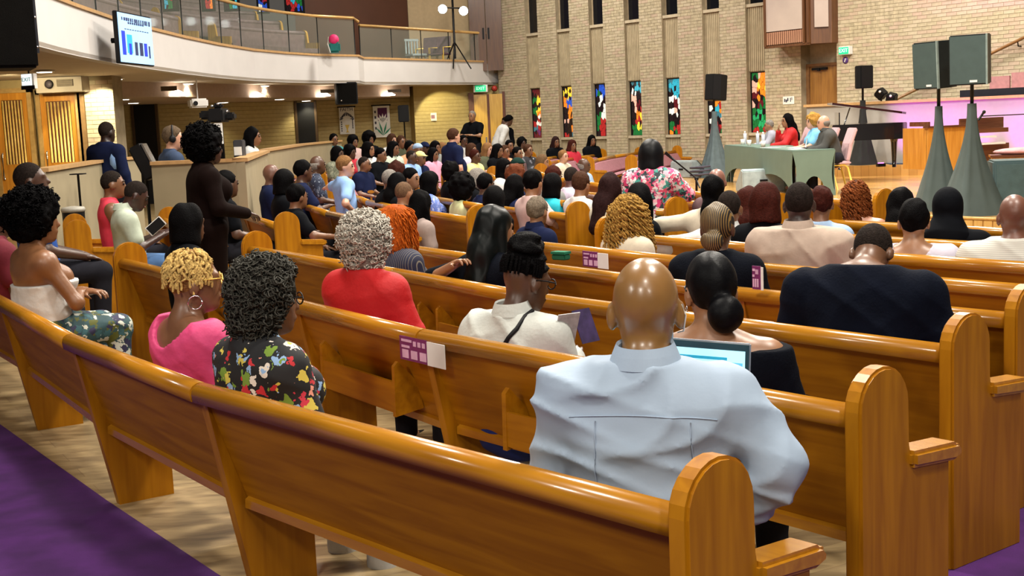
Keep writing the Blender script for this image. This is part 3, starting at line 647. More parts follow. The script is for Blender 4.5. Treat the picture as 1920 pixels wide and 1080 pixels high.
# scallops of wall-wash light on the soffit face, put in as glowing half-domes
for x, y in ((333, 178), (480, 180), (605, 179), (727, 178)):
    Y = np.interp(x, [215, 330, 480, 600, 768], [24.5, 26.3, 29.5, 32.0, 34.6]); P = aty(x, y, Y - 0.15)
    t = thing('wash_scallop', 'half-round glow of wall-wash light on the soffit %s' % {333: 'over the camera operator', 480: 'left of the second doorway', 605: 'beside the hanging loudspeaker', 727: 'over the lily banner'}[x], 'light', tuple(P), group='wall-wash glows on the soffit')
    MB().lathe([(0.02, 0.10), (0.10, 0.06), (0.20, 0.0), (0.19, -0.02), (0.0, -0.02)], n=16).build('glow_dome', LAMP, t)
spot('corner_washer', tuple(aty(840, 165, 35.0)), tuple(bw(835, 250)), 120, (1, 0.9, 0.5), 80, 0.15)
spot('column_washer', tuple(aty(190, 150, 21.6)), tuple(aty(190, 262, 22.4)), 160, (1, 0.92, 0.62), 75, 0.15)
# dark doorways in the back wall
for k, (x0, x1, yt) in enumerate([(250, 300, 197), (556, 593, 193), (216, 226, 204)]):
    a, b = bw(x0, yt, 0.05), bw(x1, yt, 0.05); w = empty('door_%d' % (3 + k), (a[0], a[1], 0)); w['kind'] = 'structure'
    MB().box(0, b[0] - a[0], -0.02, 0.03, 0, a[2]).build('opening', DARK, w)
    MB().box(-0.06, 0, -0.05, 0.03, 0, a[2] + 0.05).box(b[0] - a[0], b[0] - a[0] + 0.06, -0.05, 0.03, 0, a[2] + 0.05).build('door_frame', mat('dark_door_frame', (0.10, 0.06, 0.03)), w)
# yellow double door at the far corner, with its exit sign
a, b = bw(886, 178, 0.1), bw(944, 178, 0.1); w = empty('door_6', (a[0], a[1], 0)); w['kind'] = 'structure'
YD = wood('yellow_door_wood', (0.45, 0.24, 0.03), (0.60, 0.36, 0.06), rough=0.35, axis=2); wt = b[0] - a[0]
for k in range(2): 
    q = MB().box(0.03, wt / 2 - 0.04, -0.03, 0.03, 0, a[2]).build('door_leaf', YD, w, (k * wt / 2, 0, 0))
    MB().box(wt / 2 - 0.12 if k == 0 else 0.08, wt / 2 - 0.08 if k == 0 else 0.12, -0.07, -0.03, 0.95, 1.2).build('handle', CHROME, q)
MB().box(-0.12, 0.03, -0.06, 0.03, 0, a[2] + 0.06).box(wt / 2 - 0.04, wt / 2 + 0.03, -0.05, 0.03, 0, a[2]).box(wt - 0.04, wt + 0.04, -0.05, 0.03, 0, a[2] + 0.06).build('door_frame', mat('maroon_frame', (0.10, 0.03, 0.015), rough=0.5), w)
P = bw(901, 166, 0.3); ex = thing('exit_sign', 'green lit exit sign over the yellow double door in the far corner', 'sign', tuple(P))
MB().box(-0.2, 0.2, -0.04, 0.04, -0.1, 0.1).build('housing', WHITEM, ex); MB().box(-0.15, 0.15, -0.05, -0.041, -0.085, 0.085).build('face', GREENE, ex)
lettering('EXIT', 0.12, MATS['exit_letter'], ex, (0, -0.053, 0), (math.pi / 2, 0, 0))
P = bw(927, 166, 0.2); t = thing('fire_bell', 'round red fire bell on the wall right of the far exit sign', 'bell', tuple(P))
q = MB().lathe([(0.0, 0.06), (0.06, 0.05), (0.09, 0.0), (0.0, 0.0)], n=14).build('dome', mat('fire_red', (0.35, 0.03, 0.02), rough=0.4), t); q.rotation_euler = (math.pi / 2, 0, 0)
MB().box(-0.05, 0.05, 0.0, 0.06, -0.05, 0.05).build('base', WHITEM, t)
P = bw(812, 219, 0.05); t = thing('paper_notice', 'white paper notice on the lit brick corner under the balcony', 'notice', tuple(P))
MB().box(-0.1, 0.1, -0.01, 0, -0.11, 0.11).build('sheet', PAPER, t); MB().box(-0.05, 0.05, -0.014, -0.01, -0.05, 0.05).build('print', mat('notice_mauve', (0.3, 0.15, 0.2)), t)
# two cloth banners
def banner(x0, x1, y0, y1, label):
    a, b = bw(x0, y1, 0.12), bw(x1, y0, 0.12); w, h = b[0] - a[0], b[2] - a[2]
    t = thing('banner', label, 'banner', (a[0], a[1], a[2]))
    MB().box(0, w, -0.012, 0.0, 0, h).build('cloth', PAPER, t)
    MB().tube([(-0.04, 0, h), (w + 0.04, 0, h)], 0.02, 8).build('rod', BLACK, t)
    return t, w, h
t, w, h = banner(638, 665, 200, 252, 'white banner with an arch of black lettering over a gold chalice')
m2 = MB()
for k in range(9):
    a = math.pi * (k + 0.5) / 9; x = w / 2 + 0.36 * w * math.cos(a); z = h * 0.52 + 0.22 * h * math.sin(a)
    mt = Matrix.Translation((x, -0.016, z)) @ Matrix.Rotation(-(math.pi / 2 - a), 4, 'Y'); m2.box(-0.018, 0.0, -0.003, 0.003, -0.05, 0.05, mt); m2.box(0.006, 0.022, -0.003, 0.003, -0.05, 0.02, mt)
for k in range(5): m2.box(w * (0.1), w * 0.17, -0.018, -0.013, h * (0.1 + 0.08 * k), h * (0.15 + 0.08 * k)); m2.box(w * (0.83), w * 0.9, -0.018, -0.013, h * (0.2 + 0.07 * k), h * (0.25 + 0.07 * k))
m2.build('border_marks', INK, t)['kind'] = 'stuff'
lettering('FAITH', 0.13, INK, t, (w / 2, -0.018, h * 0.9), (math.pi / 2, 0, 0))
MB().add([(w * 0.35, -0.018, h * 0.34), (w * 0.65, -0.018, h * 0.34), (w * 0.54, -0.018, h * 0.18), (w * 0.54, -0.018, h * 0.10), (w * 0.64, -0.018, h * 0.06), (w * 0.36, -0.018, h * 0.06), (w * 0.46, -0.018, h * 0.10), (w * 0.46, -0.018, h * 0.18)], [(0, 7, 2, 1), (7, 6, 3, 2), (6, 5, 4, 3)]).build('chalice', GOLD, t)
t, w, h = banner(702, 731, 197, 258, 'white banner with a purple field, a white lily and green leaves')
MB().box(w * 0.28, w * 0.85, -0.018, -0.012, h * 0.52, h * 0.92).build('field', mat('banner_purple', (0.10, 0.02, 0.09), rough=0.8), t)
lily = MB()
for a in (-0.8, -0.4, 0, 0.4, 0.8):
    mt = Matrix.Translation((w * 0.57, -0.02, h * 0.46)) @ Matrix.Rotation(a, 4, 'Y'); lily.add([mt @ Vector(v) for v in [(0, 0, 0), (0.035, 0, 0.12), (0, 0, 0.26), (-0.035, 0, 0.12)]], [(0, 1, 2, 3)])
lily.build('lily', PAPER, t)
lv = MB()
for a, l in ((-0.7, 0.3), (-0.25, 0.42), (0.3, 0.4), (0.8, 0.32)):
    mt = Matrix.Translation((w * 0.55, -0.019, h * 0.05)) @ Matrix.Rotation(a, 4, 'Y'); lv.add([mt @ Vector(v) for v in [(0, 0, 0), (0.028, 0, l * 0.5), (0, 0, l), (-0.022, 0, l * 0.5)]], [(0, 1, 2, 3)])
lv.build('leaves', mat('banner_green', (0.02, 0.22, 0.12)), t)
m2 = MB()
for k in range(4): m2.box(w * 0.08, w * 0.18, -0.017, -0.012, h * (0.25 + 0.17 * k), h * (0.33 + 0.17 * k))
m2.build('side_marks', INK, t)
# ------------------------------------------------------------------ left doors, column, header
YL = 22.3
def lp(x, y, Y=YL): return aty(x, y, Y)
wl = [np.array([-17.0, YL + 0.1]), np.array([lp(150, 230)[0], YL + 0.1])]
struct('wall_left', strip(wl, [p + np.array([0, 0.2]) for p in wl], 0, ZB + 0.02), mat('left_wall', (0.33, 0.24, 0.11), rough=0.7, var=0.06))
a, b = lp(68, 172, YL - 0.5), lp(152, 145, YL - 0.5)
hd = MB().box(a[0], b[0], a[1], YL + 0.1, lp(110, 173, YL - 0.5)[2], ZB).build('trim_3', mat('header_paint', (0.34, 0.29, 0.24), rough=0.7, var=0.03)); hd['kind'] = 'structure'
vent(107, 136, 148, 162, YL - 0.53, 'air vent in the white header over the left door')
P = lp(92, 158, YL - 0.56); t = thing('wall_clock', 'black oval clock on the white header over the left door', 'clock', tuple(P))
q = MB().lathe([(0.0, 0.03), (0.06, 0.03), (0.075, 0.0), (0.0, 0.0)], n=18).build('case', BLACK, t); q.rotation_euler = (math.pi / 2, 0, 0)
q = MB().lathe([(0.0, 0.0), (0.055, 0.0), (0.055, 0.004), (0.0, 0.004)], n=18).build('dial', mat('clock_dial', (0.05, 0.04, 0.05)), t, (0, -0.03, 0)); q.rotation_euler = (math.pi / 2, 0, 0)
ORW = wood('orange_door_wood', (0.40, 0.15, 0.015), (0.55, 0.24, 0.03), rough=0.3, axis=2); BARY = mat('door_bar', (0.62, 0.42, 0.13), rough=0.3, var=0.15); SLIT = mat('door_slit', (0.10, 0.02, 0.008), rough=0.5)
def slat_door(nm, x0, x1, yt, n):
    a, b = lp(x0, yt), lp(x1, yt); w = b[0] - a[0]; h = a[2]; t = empty(nm, (a[0], YL - 0.02, 0)); t['kind'] = 'structure'
    lf = MB().box(0, 0.09, -0.03, 0.03, 0, h).box(w - 0.09, w, -0.03, 0.03, 0, h).box(0.09, w - 0.09, -0.03, 0.03, h - 0.12, h).box(0.09, w - 0.09, -0.03, 0.03, 0, 1.25).build('door_leaf', ORW, t)
    MB().box(0.09, w - 0.09, 0.0, 0.02, 1.25, h - 0.12).build('slot_backing', SLIT, t)
    for k in range(n):
        x = 0.09 + (w - 0.18) * (k + 0.5) / n; r = (w - 0.18) / n * 0.3; MB().tube([(x, -0.02, 1.25), (x, -0.02, h - 0.13)], r, 8).build('bar', BARY, t)
    MB().tube([(0.05, -0.05, 1.0), (0.05, -0.08, 1.05), (0.05, -0.08, 1.4), (0.05, -0.05, 1.45)], 0.014, 6).build('handle', CHROME, t)
    q = MB().box(-0.07, 0, -0.06, 0.03, 0, h + 0.08).box(w, w + 0.08, -0.06, 0.03, 0, h + 0.08).box(-0.07, w + 0.08, -0.06, 0.03, h, h + 0.08).build('door_frame', mat('door_surround', (0.36, 0.22, 0.08), rough=0.4), t)
slat_door('door_7', 76, 142, 178, 7); slat_door('door_8', -8, 52, 176, 7)
spot('door_fill_spot', tuple(aty(105, 150, 20.6)), tuple(aty(105, 250, 22.3)), 110, (1, 0.85, 0.5), 80, 0.5)  # two added spots without fixtures, only to brighten the slatted doors
spot('door_fill_spot', tuple(aty(20, 150, 20.2)), tuple(aty(20, 250, 22.3)), 110, (1, 0.85, 0.5), 80, 0.5)
# brick column
ca, cb = lp(160, 200, 22.2), lp(214, 200, 22.2); cw = cb[0] - ca[0]
colm = empty('column', (ca[0], 22.2, 0)); colm['kind'] = 'structure'
MB().box(0, cw, 0, 0.55, 0, ZB + 0.02).build('mortar_core', MORTAR, colm); brick_field('brick_courses', bricks([(0, cw)], 0.3, ZB - 0.02, ch=0.075, bl=0.21), colm, BRICK2)
MB().box(-0.14, 0.0, 0.02, 0.3, 0, ZB).build('side_post', mat('column_side', (0.20, 0.11, 0.04)), colm)
P = aty(55, 152, 15.5); ex = thing('exit_sign', 'white glowing exit sign hanging from the ceiling at far left', 'sign', tuple(P), -0.35)
MB().box(-0.09, 0.09, -0.03, 0.03, -0.09, 0.085).build('housing', WHITEM, ex); MB().box(-0.08, 0.06, -0.04, -0.031, -0.05, 0.08).build('face', mat('sign_white', (0.8, 0.95, 0.95), emis=1.3, var=0), ex)
MB().box(-0.09, 0.1, -0.045, -0.031, -0.10, -0.055).build('foot_band', BLACK, ex); MB().tube([(0, 0, 0.08), (0, 0, ZB - P[2] + 0.01)], 0.01, 6).build('stem', BLACK, ex)
lettering('EXIT', 0.065, mat('sign_teal', (0.05, 0.20, 0.20)), ex, (-0.01, -0.043, 0.015), (math.pi / 2, 0, 0))
# wall screen on the balcony front
SCR = empty('wall_screen'); tag(SCR, 'lit flat screen showing a pale blue slide, hung on the balcony front', 'screen')
q0, q1 = aty(222, 75, 17.5), aty(287, 90, 18.75); t2 = (q1 - q0)[:2]; Lw = np.linalg.norm(t2); t2 /= Lw
SCR.location = (q0[0], q0[1], 2.62); SCR.rotation_euler = (0, 0, math.atan2(t2[1], t2[0])); HS = 0.70
MB().box(0, Lw, 0.0, 0.06, 0, HS).build('casing', BLACK, SCR, bevel=0.008)
def slide_mat():
    return mat('slide_glow', (0.30, 0.52, 0.85), emis=0.85, var=0.08, scale=2)
MB().box(0.02, Lw - 0.02, -0.008, -0.001, 0.02, HS - 0.02).build('display', slide_mat(), SCR)
BL1 = mat('slide_blue', (0.01, 0.03, 0.45), emis=0.8, var=0); NV = mat('slide_navy', (0.02, 0.03, 0.10), emis=0.3, var=0); CY_ = mat('slide_cyan', (0.02, 0.30, 0.75), emis=0.9, var=0)
MB().box(0.10, 0.22, -0.012, -0.009, 0.12, 0.44).build('figure', BL1, SCR); MB().box(0.28, 0.46, -0.012, -0.009, 0.15, 0.40).build('figure', CY_, SCR); MB().box(0.33, 0.42, -0.014, -0.011, 0.13, 0.28).build('figure', BL1, SCR)
for k, (c, w_) in enumerate(((NV, 0.10), (NV, 0.12), (BL1, 0.11), (NV, 0.05))): MB().box(0.55 + k * 0.17, 0.55 + k * 0.17 + w_, -0.012, -0.009, 0.13 - 0.02 * (k == 3), 0.31 - 0.03 * (k == 3)).build('figure', c, SCR)
m2 = MB()
for k in range(14): m2.box(0.14 + k * 0.075, 0.14 + k * 0.075 + random.uniform(0.03, 0.06), -0.012, -0.009, 0.585 - 0.002 * k, 0.625)
for k in range(8): m2.box(0.35 + k * 0.075, 0.35 + k * 0.075 + 0.05, -0.012, -0.009, 0.545, 0.57)
for k in range(10): m2.box(0.22 + k * 0.09, 0.22 + k * 0.09 + 0.06, -0.012, -0.009, 0.465, 0.475)
m2.build('slide_lettering', NV, SCR)
MB().tube([(Lw / 2, 0.06, 0.35), (Lw / 2, 0.35, 0.35)], 0.04, 6).build('mount', BLACK, SCR)
# hanging loudspeakers
hs = thing('hanging_loudspeaker', 'big black loudspeaker hanging at the upper left corner, cut by the frame', 'loudspeaker', tuple(aty(24, 60, 9.0)), 0.45)
pl = aty(24, 60, 9.0); zb = aty(30, 130, 9.0)[2] - pl[2]
MB().box(-0.16, 0.13, -0.18, 0.25, zb, zb + 0.9).build('cabinet', mat('speaker_black', (0.003, 0.002, 0.002), rough=0.6, spec=0.1), hs, bevel=0.015)
MB().box(-0.15, 0.12, -0.195, -0.18, zb + 0.02, zb + 0.88).build('grille', mat('speaker_grille', (0.004, 0.0035, 0.003), rough=0.8, bump=0.4, bscale=300, spec=0.06), hs)
MB().box(0.132, 0.15, -0.12, 0.2, zb + 0.1, zb + 0.8).build('side_bracket', mat('gunmetal', (0.05, 0.05, 0.06), rough=0.3, metal=0.8), hs)
for k, z in enumerate((0.14, 0.34, 0.58)): MB().sph((0.135, -0.15, zb + z), 0.008).build('bolt', CHROME, hs)
MB().tube([(0, 0, zb + 0.9), (0, 0, 6.0)], 0.02, 6).build('hanger', BLACK, hs)
P = aty(649, 176, 30.8); hs = thing('hanging_loudspeaker', 'black loudspeaker hanging under the jutting balcony corner', 'loudspeaker', tuple(P), 0.25)
MB().box(-0.25, 0.25, -0.2, 0.2, -0.25, 0.27).build('cabinet', BLACK, hs, bevel=0.02); MB().box(-0.22, 0.22, -0.215, -0.2, -0.22, 0.24).build('grille', MATS['speaker_grille'], hs)
MB().sph((-0.15, -0.22, -0.16), 0.02).build('badge', CHROME, hs); MB().tube([(0, 0, 0.26), (0, 0, ZB - P[2])], 0.02, 6).build('hanger', BLACK, hs)
P = aty(371, 194, 24.6); t = thing('projector', 'white projector hung from the soffit above the camera operator', 'projector', tuple(P), 0.5)
MB().box(-0.17, 0.17, -0.13, 0.13, -0.08, 0.09).build('body', WHITEM, t, bevel=0.03); q = MB().lathe([(0.03, 0), (0.045, 0.05)], n=12).build('lens_barrel', BLACK, t, (-0.09, -0.13, 0.0)); q.rotation_euler = (math.pi / 2, 0, 0)
MB().tube([(0, 0, 0.09), (0, 0, ZB - P[2])], 0.015, 6).build('pole', WHITEM, t)
# ------------------------------------------------------------------ control booth
ZBO = 1.35
def bo(x, y): return atz(x, y, ZBO)[:2]
def booth(pts, label):
    t = thing('booth_wall', label, 'partition'); P = [np.array(p) for p in pts]
    strip(P, offs(P, 0.10), 0, ZBO - 0.04).build('panel', BOOTH, t); strip(offs(P, -0.03), offs(P, 0.14), ZBO - 0.04, ZBO).build('cap_rail', TAN, t)
booth([bo(85, 315), bo(212, 296), bo(262, 293)][::1], 'beige booth partition in front of the slatted doors')
booth([bo(283, 303), bo(459, 296), bo(502, 281)], 'beige control booth partition in front of the camera operator')
booth([bo(502, 279), bo(570, 269), bo(640, 262.5)], 'long low beige partition behind the far crowd')
vr = thing('video_camera', 'black television camera rig with white monitor hood inside the booth', 'camera', tuple(np.append(aty(414, 290, 15.2)[:2], 0)))
z0 = aty(414, 226, 15.2)[2]
MB().tube([(0, 0, 0.0), (0, 0, z0 - 0.05)], 0.05, 8).build('pedestal', BLACK, vr)
MB().box(-0.08, 0.10, -0.22, 0.22, z0 - 0.02, z0 + 0.14).build('camera_body', BLACK, vr, bevel=0.02); MB().box(0.10, 0.20, -0.08, 0.1, z0 + 0.0, z0 + 0.09).build('lens', BLACK, vr, bevel=0.02)
MB().box(-0.20, -0.02, -0.1, 0.1, z0 + 0.02, z0 + 0.12).build('viewfinder', BLACK, vr, bevel=0.02)
MB().box(-0.05, 0.07, -0.05, 0.05, z0 + 0.14, z0 + 0.20).build('top_handle', BLACK, vr, bevel=0.02)
MB().box(-0.06, 0.08, -0.2, -0.17, z0 - 0.27, z0 - 0.03).build('monitor_hood', WHITEM, vr)
for k, (x, z) in enumerate(((-0.05, 0.17), (0.02, 0.19), (0.12, 0.10))): MB().sph((x, -0.06, z0 + z), 0.018).build('knob', CHROME, vr)
P = aty(449, 275, 15.4); t = thing('equipment_rack', 'dark equipment box standing on the booth desk beside the white monitor hood', 'equipment', (P[0], P[1], 0))
MB().box(-0.055, 0.055, -0.1, 0.1, 0.6, P[2] + 0.08).build('case', mat('rack_grey', (0.03, 0.03, 0.035)), t, bevel=0.01); MB().box(-0.045, 0.045, -0.11, -0.1, P[2] - 0.1, P[2] + 0.0).build('front_plate', WHITEM, t); MB().box(-0.05, 0.05, -0.09, 0.09, 0, 0.6).build('stand', BLACK, t)
P = aty(272, 305, 15.0); t = thing('tilted_case', 'black tilted equipment case leaning in the gap between the booth partitions', 'case', (P[0], P[1], 0))
q = MB().box(-0.08, 0.08, -0.1, 0.1, -0.20, 0.22).build('shell', BLACK, t, (0, 0, P[2]), bevel=0.02); q.rotation_euler = (0, -0.42, 0)
q = MB().box(0.08, 0.10, -0.09, 0.09, -0.18, 0.20).build('edge_trim', CHROME, t, (0, 0, P[2])); q.rotation_euler = (0, -0.42, 0)
MB().tube([(0, 0, 0), (0, 0, P[2] - 0.15)], 0.02, 6).build('stand', BLACK, t)
P = aty(146, 326, 13.6); t = thing('music_stand', 'thin black stand with a flat top in front of the beige booth partition', 'stand', (P[0], P[1], 0))
MB().box(-0.07, 0.07, -0.06, 0.06, P[2] - 0.008, P[2] + 0.004).build('top', BLACK, t); MB().tube([(0, 0, 0.02), (0, 0, P[2])], 0.013, 6).build('pole', BLACK, t); MB().lathe([(0.0, 0), (0.14, 0), (0.12, 0.02), (0, 0.025)], n=14).build('base', BLACK, t)
P = aty(137, 392, 13.3); t = thing('waste_bin', 'black waste bin with a pale liner in front of the beige booth partition', 'bin', (P[0], P[1], 0))
MB().lathe([(0.09, 0), (0.115, P[2] - 0.02), (0.115, P[2])], n=14).build('bin', BLACK, t); MB().lathe([(0.118, P[2] - 0.03), (0.125, P[2]), (0.11, P[2] + 0.02), (0.03, P[2] + 0.03)], n=14).build('liner', mat('bin_liner', (0.35, 0.33, 0.28), rough=0.5), t)
P = aty(757, 213, 34.0); t = thing('loudspeaker', 'black loudspeaker on a pole in front of the back wall beside the lily banner', 'loudspeaker', (P[0], P[1], 0))
MB().box(-0.14, 0.14, -0.14, 0.14, P[2] - 0.22, P[2] + 0.22).build('cabinet', BLACK, t, bevel=0.02); MB().tube([(0, 0, 0.2), (0, 0, P[2] - 0.2)], 0.02, 6).build('pole', BLACK, t)
for k in range(3):
    a = k * 2.1; MB().tube([(0, 0, 0.7), (0.4 * math.cos(a), 0.4 * math.sin(a), 0.02)], 0.015, 6).build('leg', BLACK, t)
# ------------------------------------------------------------------ pews
ROWS = [ROW1, ROW1 - 1.05, ROW1 - 1.98, ROW1 - 2.80, ROW1 - 3.57, ROW1 - 4.32, ROW1 - 5.07, ROW1 - 5.85, ROW1 - 6.6, ROW1 - 7.4, ROW1 - 8.2, ROW1 - 9.0]
RT = 0.79   # top of the back rail
rail_prof = [(-0.050 + 0.0, RT - 0.062)] + [(-0.012 + 0.040 * math.cos(a) * 1.0 - 0.002, RT - 0.034 + 0.034 * math.sin(a)) for a in np.linspace(math.pi, 0, 9)] + [(0.028, RT - 0.062)]
back_prof = [(-0.006, RT - 0.06), (0.018, RT - 0.06), (0.150, 0.34), (0.126, 0.34)]
trim_prof = [(0.098, 0.335), (0.150, 0.335), (0.150, 0.365), (0.118, 0.375), (0.100, 0.365)]
seat_prof = [(0.13, 0.375), (0.40, 0.395), (0.41, 0.41), (0.40, 0.42), (0.13, 0.40)]
cush_prof = [(0.15, 0.40), (0.38, 0.42), (0.395, 0.445), (0.37, 0.465), (0.17, 0.45), (0.145, 0.44)]
bcush_prof = [(0.025, RT - 0.07), (0.06, RT - 0.08), (0.175, 0.50), (0.16, 0.47), (0.125, 0.46)]
sup_prof = [(-0.012, RT - 0.06), (0.13, 0.0), (0.38, 0.0), (0.38, 0.385), (0.14, 0.385), (0.035, RT - 0.06)]
ER = 0.115
end_prof = [(-0.075, 0.0), (-0.075, RT - 0.01)] + [(0.040 + ER * math.cos(a), RT - 0.008 + ER * math.sin(a)) for a in np.linspace(math.pi, 0, 13)] + [(0.157, 0.66), (0.17, 0.60), (0.355, 0.585), (0.355, 0.0)]
arm_prof = [(0.15, 0.585), (0.36, 0.568), (0.39, 0.577), (0.398, 0.600), (0.378, 0.622), (0.15, 0.635)]
def mesh_of(build, name, material):
    me = build.mesh(name); me.materials.append(material); return me
END_ME = None
def end_mesh():
    global END_ME, ARM_ME
    if END_ME is None:
        t = MB().prism(end_prof, -0.029, 0.029).build('end_panel', HONEYV, bevel=0.008); END_ME = t.data; bpy.data.objects.remove(t)
        t = MB().prism(arm_prof, -0.05, 0.05).build('armrest', RAILW, bevel=0.012); ARM_ME = t.data; bpy.data.objects.remove(t)
    return END_ME, ARM_ME
NPEW = 0
def pew(R, aL, aR, label, near=True, seglen=1.95, endL=True, endR=True, group=None, cats='pew', cushion=True, pts=None):
    """aL<aR polar angles of the two ends (left and right for someone seated)"""
    if pts is not None: P = pts; n = len(P) - 1
    else: n = max(1, round((aR - aL) * R / seglen)); A = [aL + (aR - aL) * i / n for i in range(n + 1)]; P = [polar(R, a) for a in A]
    mid = P[n // 2]; t = thing('pew', label, 'pew', (mid[0], mid[1], 0), 0, group)
    if near is True: gapx = 0.004
    else: gapx = 0.0
    for i in range(n):
        a, b = P[i], P[i + 1]; d = b - a; L = np.linalg.norm(d); rz = math.atan2(d[1], d[0]); loc = (a[0] - mid[0], a[1] - mid[1], 0)
        MB().prism(rail_prof, gapx, L - gapx, True).build('top_rail', RAILW, t, loc, rz)
        MB().prism(back_prof, 0.01, L - 0.01).build('back_panel', HONEY, t, loc, rz)
        if near: MB().prism(trim_prof, 0.04, L - 0.04).build('lower_trim', RAILW, t, loc, rz)
        MB().prism(seat_prof, 0, L).build('seat', HONEY, t, loc, rz)
        if cushion: MB().prism(cush_prof, 0.01, L - 0.01).build('seat_cushion', MAUVE, t, loc, rz); MB().prism(bcush_prof, 0.01, L - 0.01).build('back_cushion', MAUVE, t, loc, rz)
        if i > 0: MB().prism(sup_prof, -0.022, 0.022).build('support', HONEYV, t, loc, rz)
    em, am = end_mesh()
    for k, flag in ((0, endL), (n, endR)):
        if not flag: continue
        d = P[min(k + 1, n)] - P[max(k - 1, 0)]; rz = math.atan2(d[1], d[0]); p = P[k]
        p = p + d / np.linalg.norm(d) * (0.032 if k else -0.032)
        e = link('end_panel', em, None, t, (p[0] - mid[0], p[1] - mid[1], 0), rz); link('armrest', am, None, e)
    return t, P
def ang_at_y(R, y): return (math.pi - math.asin((y - CY) / R)) % (2 * math.pi)
RPX = [[(-330, 415), (-130, 497), (0, 552), (138, 625), (383, 716), (1290, 946)], [(235, 484), (560, 560), (800, 616), (1610, 757)], [(475, 461), (745, 502), (1000, 546), (1781, 644)], [(700, 449), (1010, 491), (1390, 537), (1898, 584)]]
RPT = [[atz(*q, RT)[:2] for q in r] for r in RPX]
rend = [r[-1] for r in RPT]
rr = [np.hypot(p[0] - CX, p[1] - CY) for p in rend]
sl = (rend[3] - rend[0]) / (rr[3] - rr[0])
ordn = ['last', 'second-to-last', 'third-from-last', 'fourth-from-last', 'fifth-from-last', 'sixth-from-last', 'seventh-from-last', 'frontmost']
pewobj = {}
for k in range(8):
    R = ROWS[k]; p = rend[k] if k < 4 else rend[3] + sl * (R - rr[3]); aR = ang_of(*p)
    aL = ang_at_y(R, 9.4 if k == 0 else 9.0 + 0.08 * k)
    pewobj[(1, k)] = pew(R, aL, aR, ('nearest pew of all, the whole row across the foreground' if k == 0 else '%s pew of the near block, left of the right-hand aisle' % ordn[k]), near=True, cushion=(k != 0), group='pews of the near block', pts=(RPT[k] if k < 4 else None))
for k, (ya, yb) in {1: (11.75, 12.7), 2: (11.7, 13.2), 3: (11.6, 17.2), 4: (11.5, 20.0), 5: (11.4, 20.4), 6: (11.3, 20.7), 7: (11.3, 21.0), 8: (11.2, 21.3), 9: (11.2, 21.6)}.items():
    R = ROWS[k]; pewobj[(2, k)] = pew(R, ang_at_y(R, yb), ang_at_y(R, ya), 'pew of the middle block across the aisle, row %s from the stage' % {9: 'first', 8: 'second', 7: 'third', 6: 'fourth', 5: 'fifth', 4: 'sixth', 3: 'seventh', 2: 'eighth, a short one', 1: 'ninth, the shortest'}[k], near=False, group='pews of the middle block')
for j, k in enumerate([3, 4, 5, 6, 7, 8, 9, 10, 11]):
    R = ROWS[k]; ya = 22.4 if k < 8 else 24.3; yb = ya
    for yy in np.arange(ya, 36, 0.25):
        a = ang_at_y(R, yy); p = polar(R, a)
        if -(wloc((*p, 0))[1]) < 0.75 or yy > 30: break
        yb = yy
    pewobj[(3, k)] = pew(R, ang_at_y(R, yb), ang_at_y(R, ya), 'mauve-cushioned pew of the far block by the stained glass, row %s from the stage' % ['ninth', 'eighth', 'seventh', 'sixth', 'fifth', 'fourth', 'third', 'second', 'first'][j], near=False, group='pews of the far block')
# book racks on the rear of the pew backs
def rack(kpew, px, py, w=0.62, books=False):
    R = ROWS[kpew[1]]; t, P = pewobj[kpew]
    d = ray(px, py)[:2]; best = None
    for s in np.arange(2, 14, 0.01):
        q = d / d[1] * s
        if np.hypot(q[0] - CX, q[1] - CY) <= R: best = q; break
    a = ang_of(*best); p = polar(R, a); 
    i = min(range(len(P) - 1), key=lambda i: np.linalg.norm((P[i] + P[i + 1]) / 2 - p)); dd = P[i + 1] - P[i]; rz = math.atan2(dd[1], dd[0])
    tt = dd / np.linalg.norm(dd); p = P[i] + tt * ((p - P[i]) @ tt)
    e = empty('book_rack', (p[0] - t.location.x, p[1] - t.location.y, 0), rz, t)
    e.parent = t
    MB().box(-w / 2, w / 2, -0.02, 0.085, 0.395, 0.41).build('shelf', HONEY, e); MB().box(-w / 2, w / 2, -0.035, -0.02, 0.395, 0.53).build('front_board', HONEY, e)
    for s in (-1, 1): MB().prism([(-0.04, 0.38), (-0.035, 0.60), (-0.015, 0.62), (0.075, 0.52), (0.10, 0.40)], s * w / 2 - 0.012, s * w / 2 + 0.012).build('side_board', HONEY, e)
    return e
rack((1, 1), 640, 690, 0.75); rack((1, 1), 1050, 790, 0.75); rack((1, 2), 690, 560, 0.7); rack((1, 2), 840, 590, 0.7); rack((1, 1), 330, 560, 0.6); rack((1, 3), 1450, 590, 0.7)
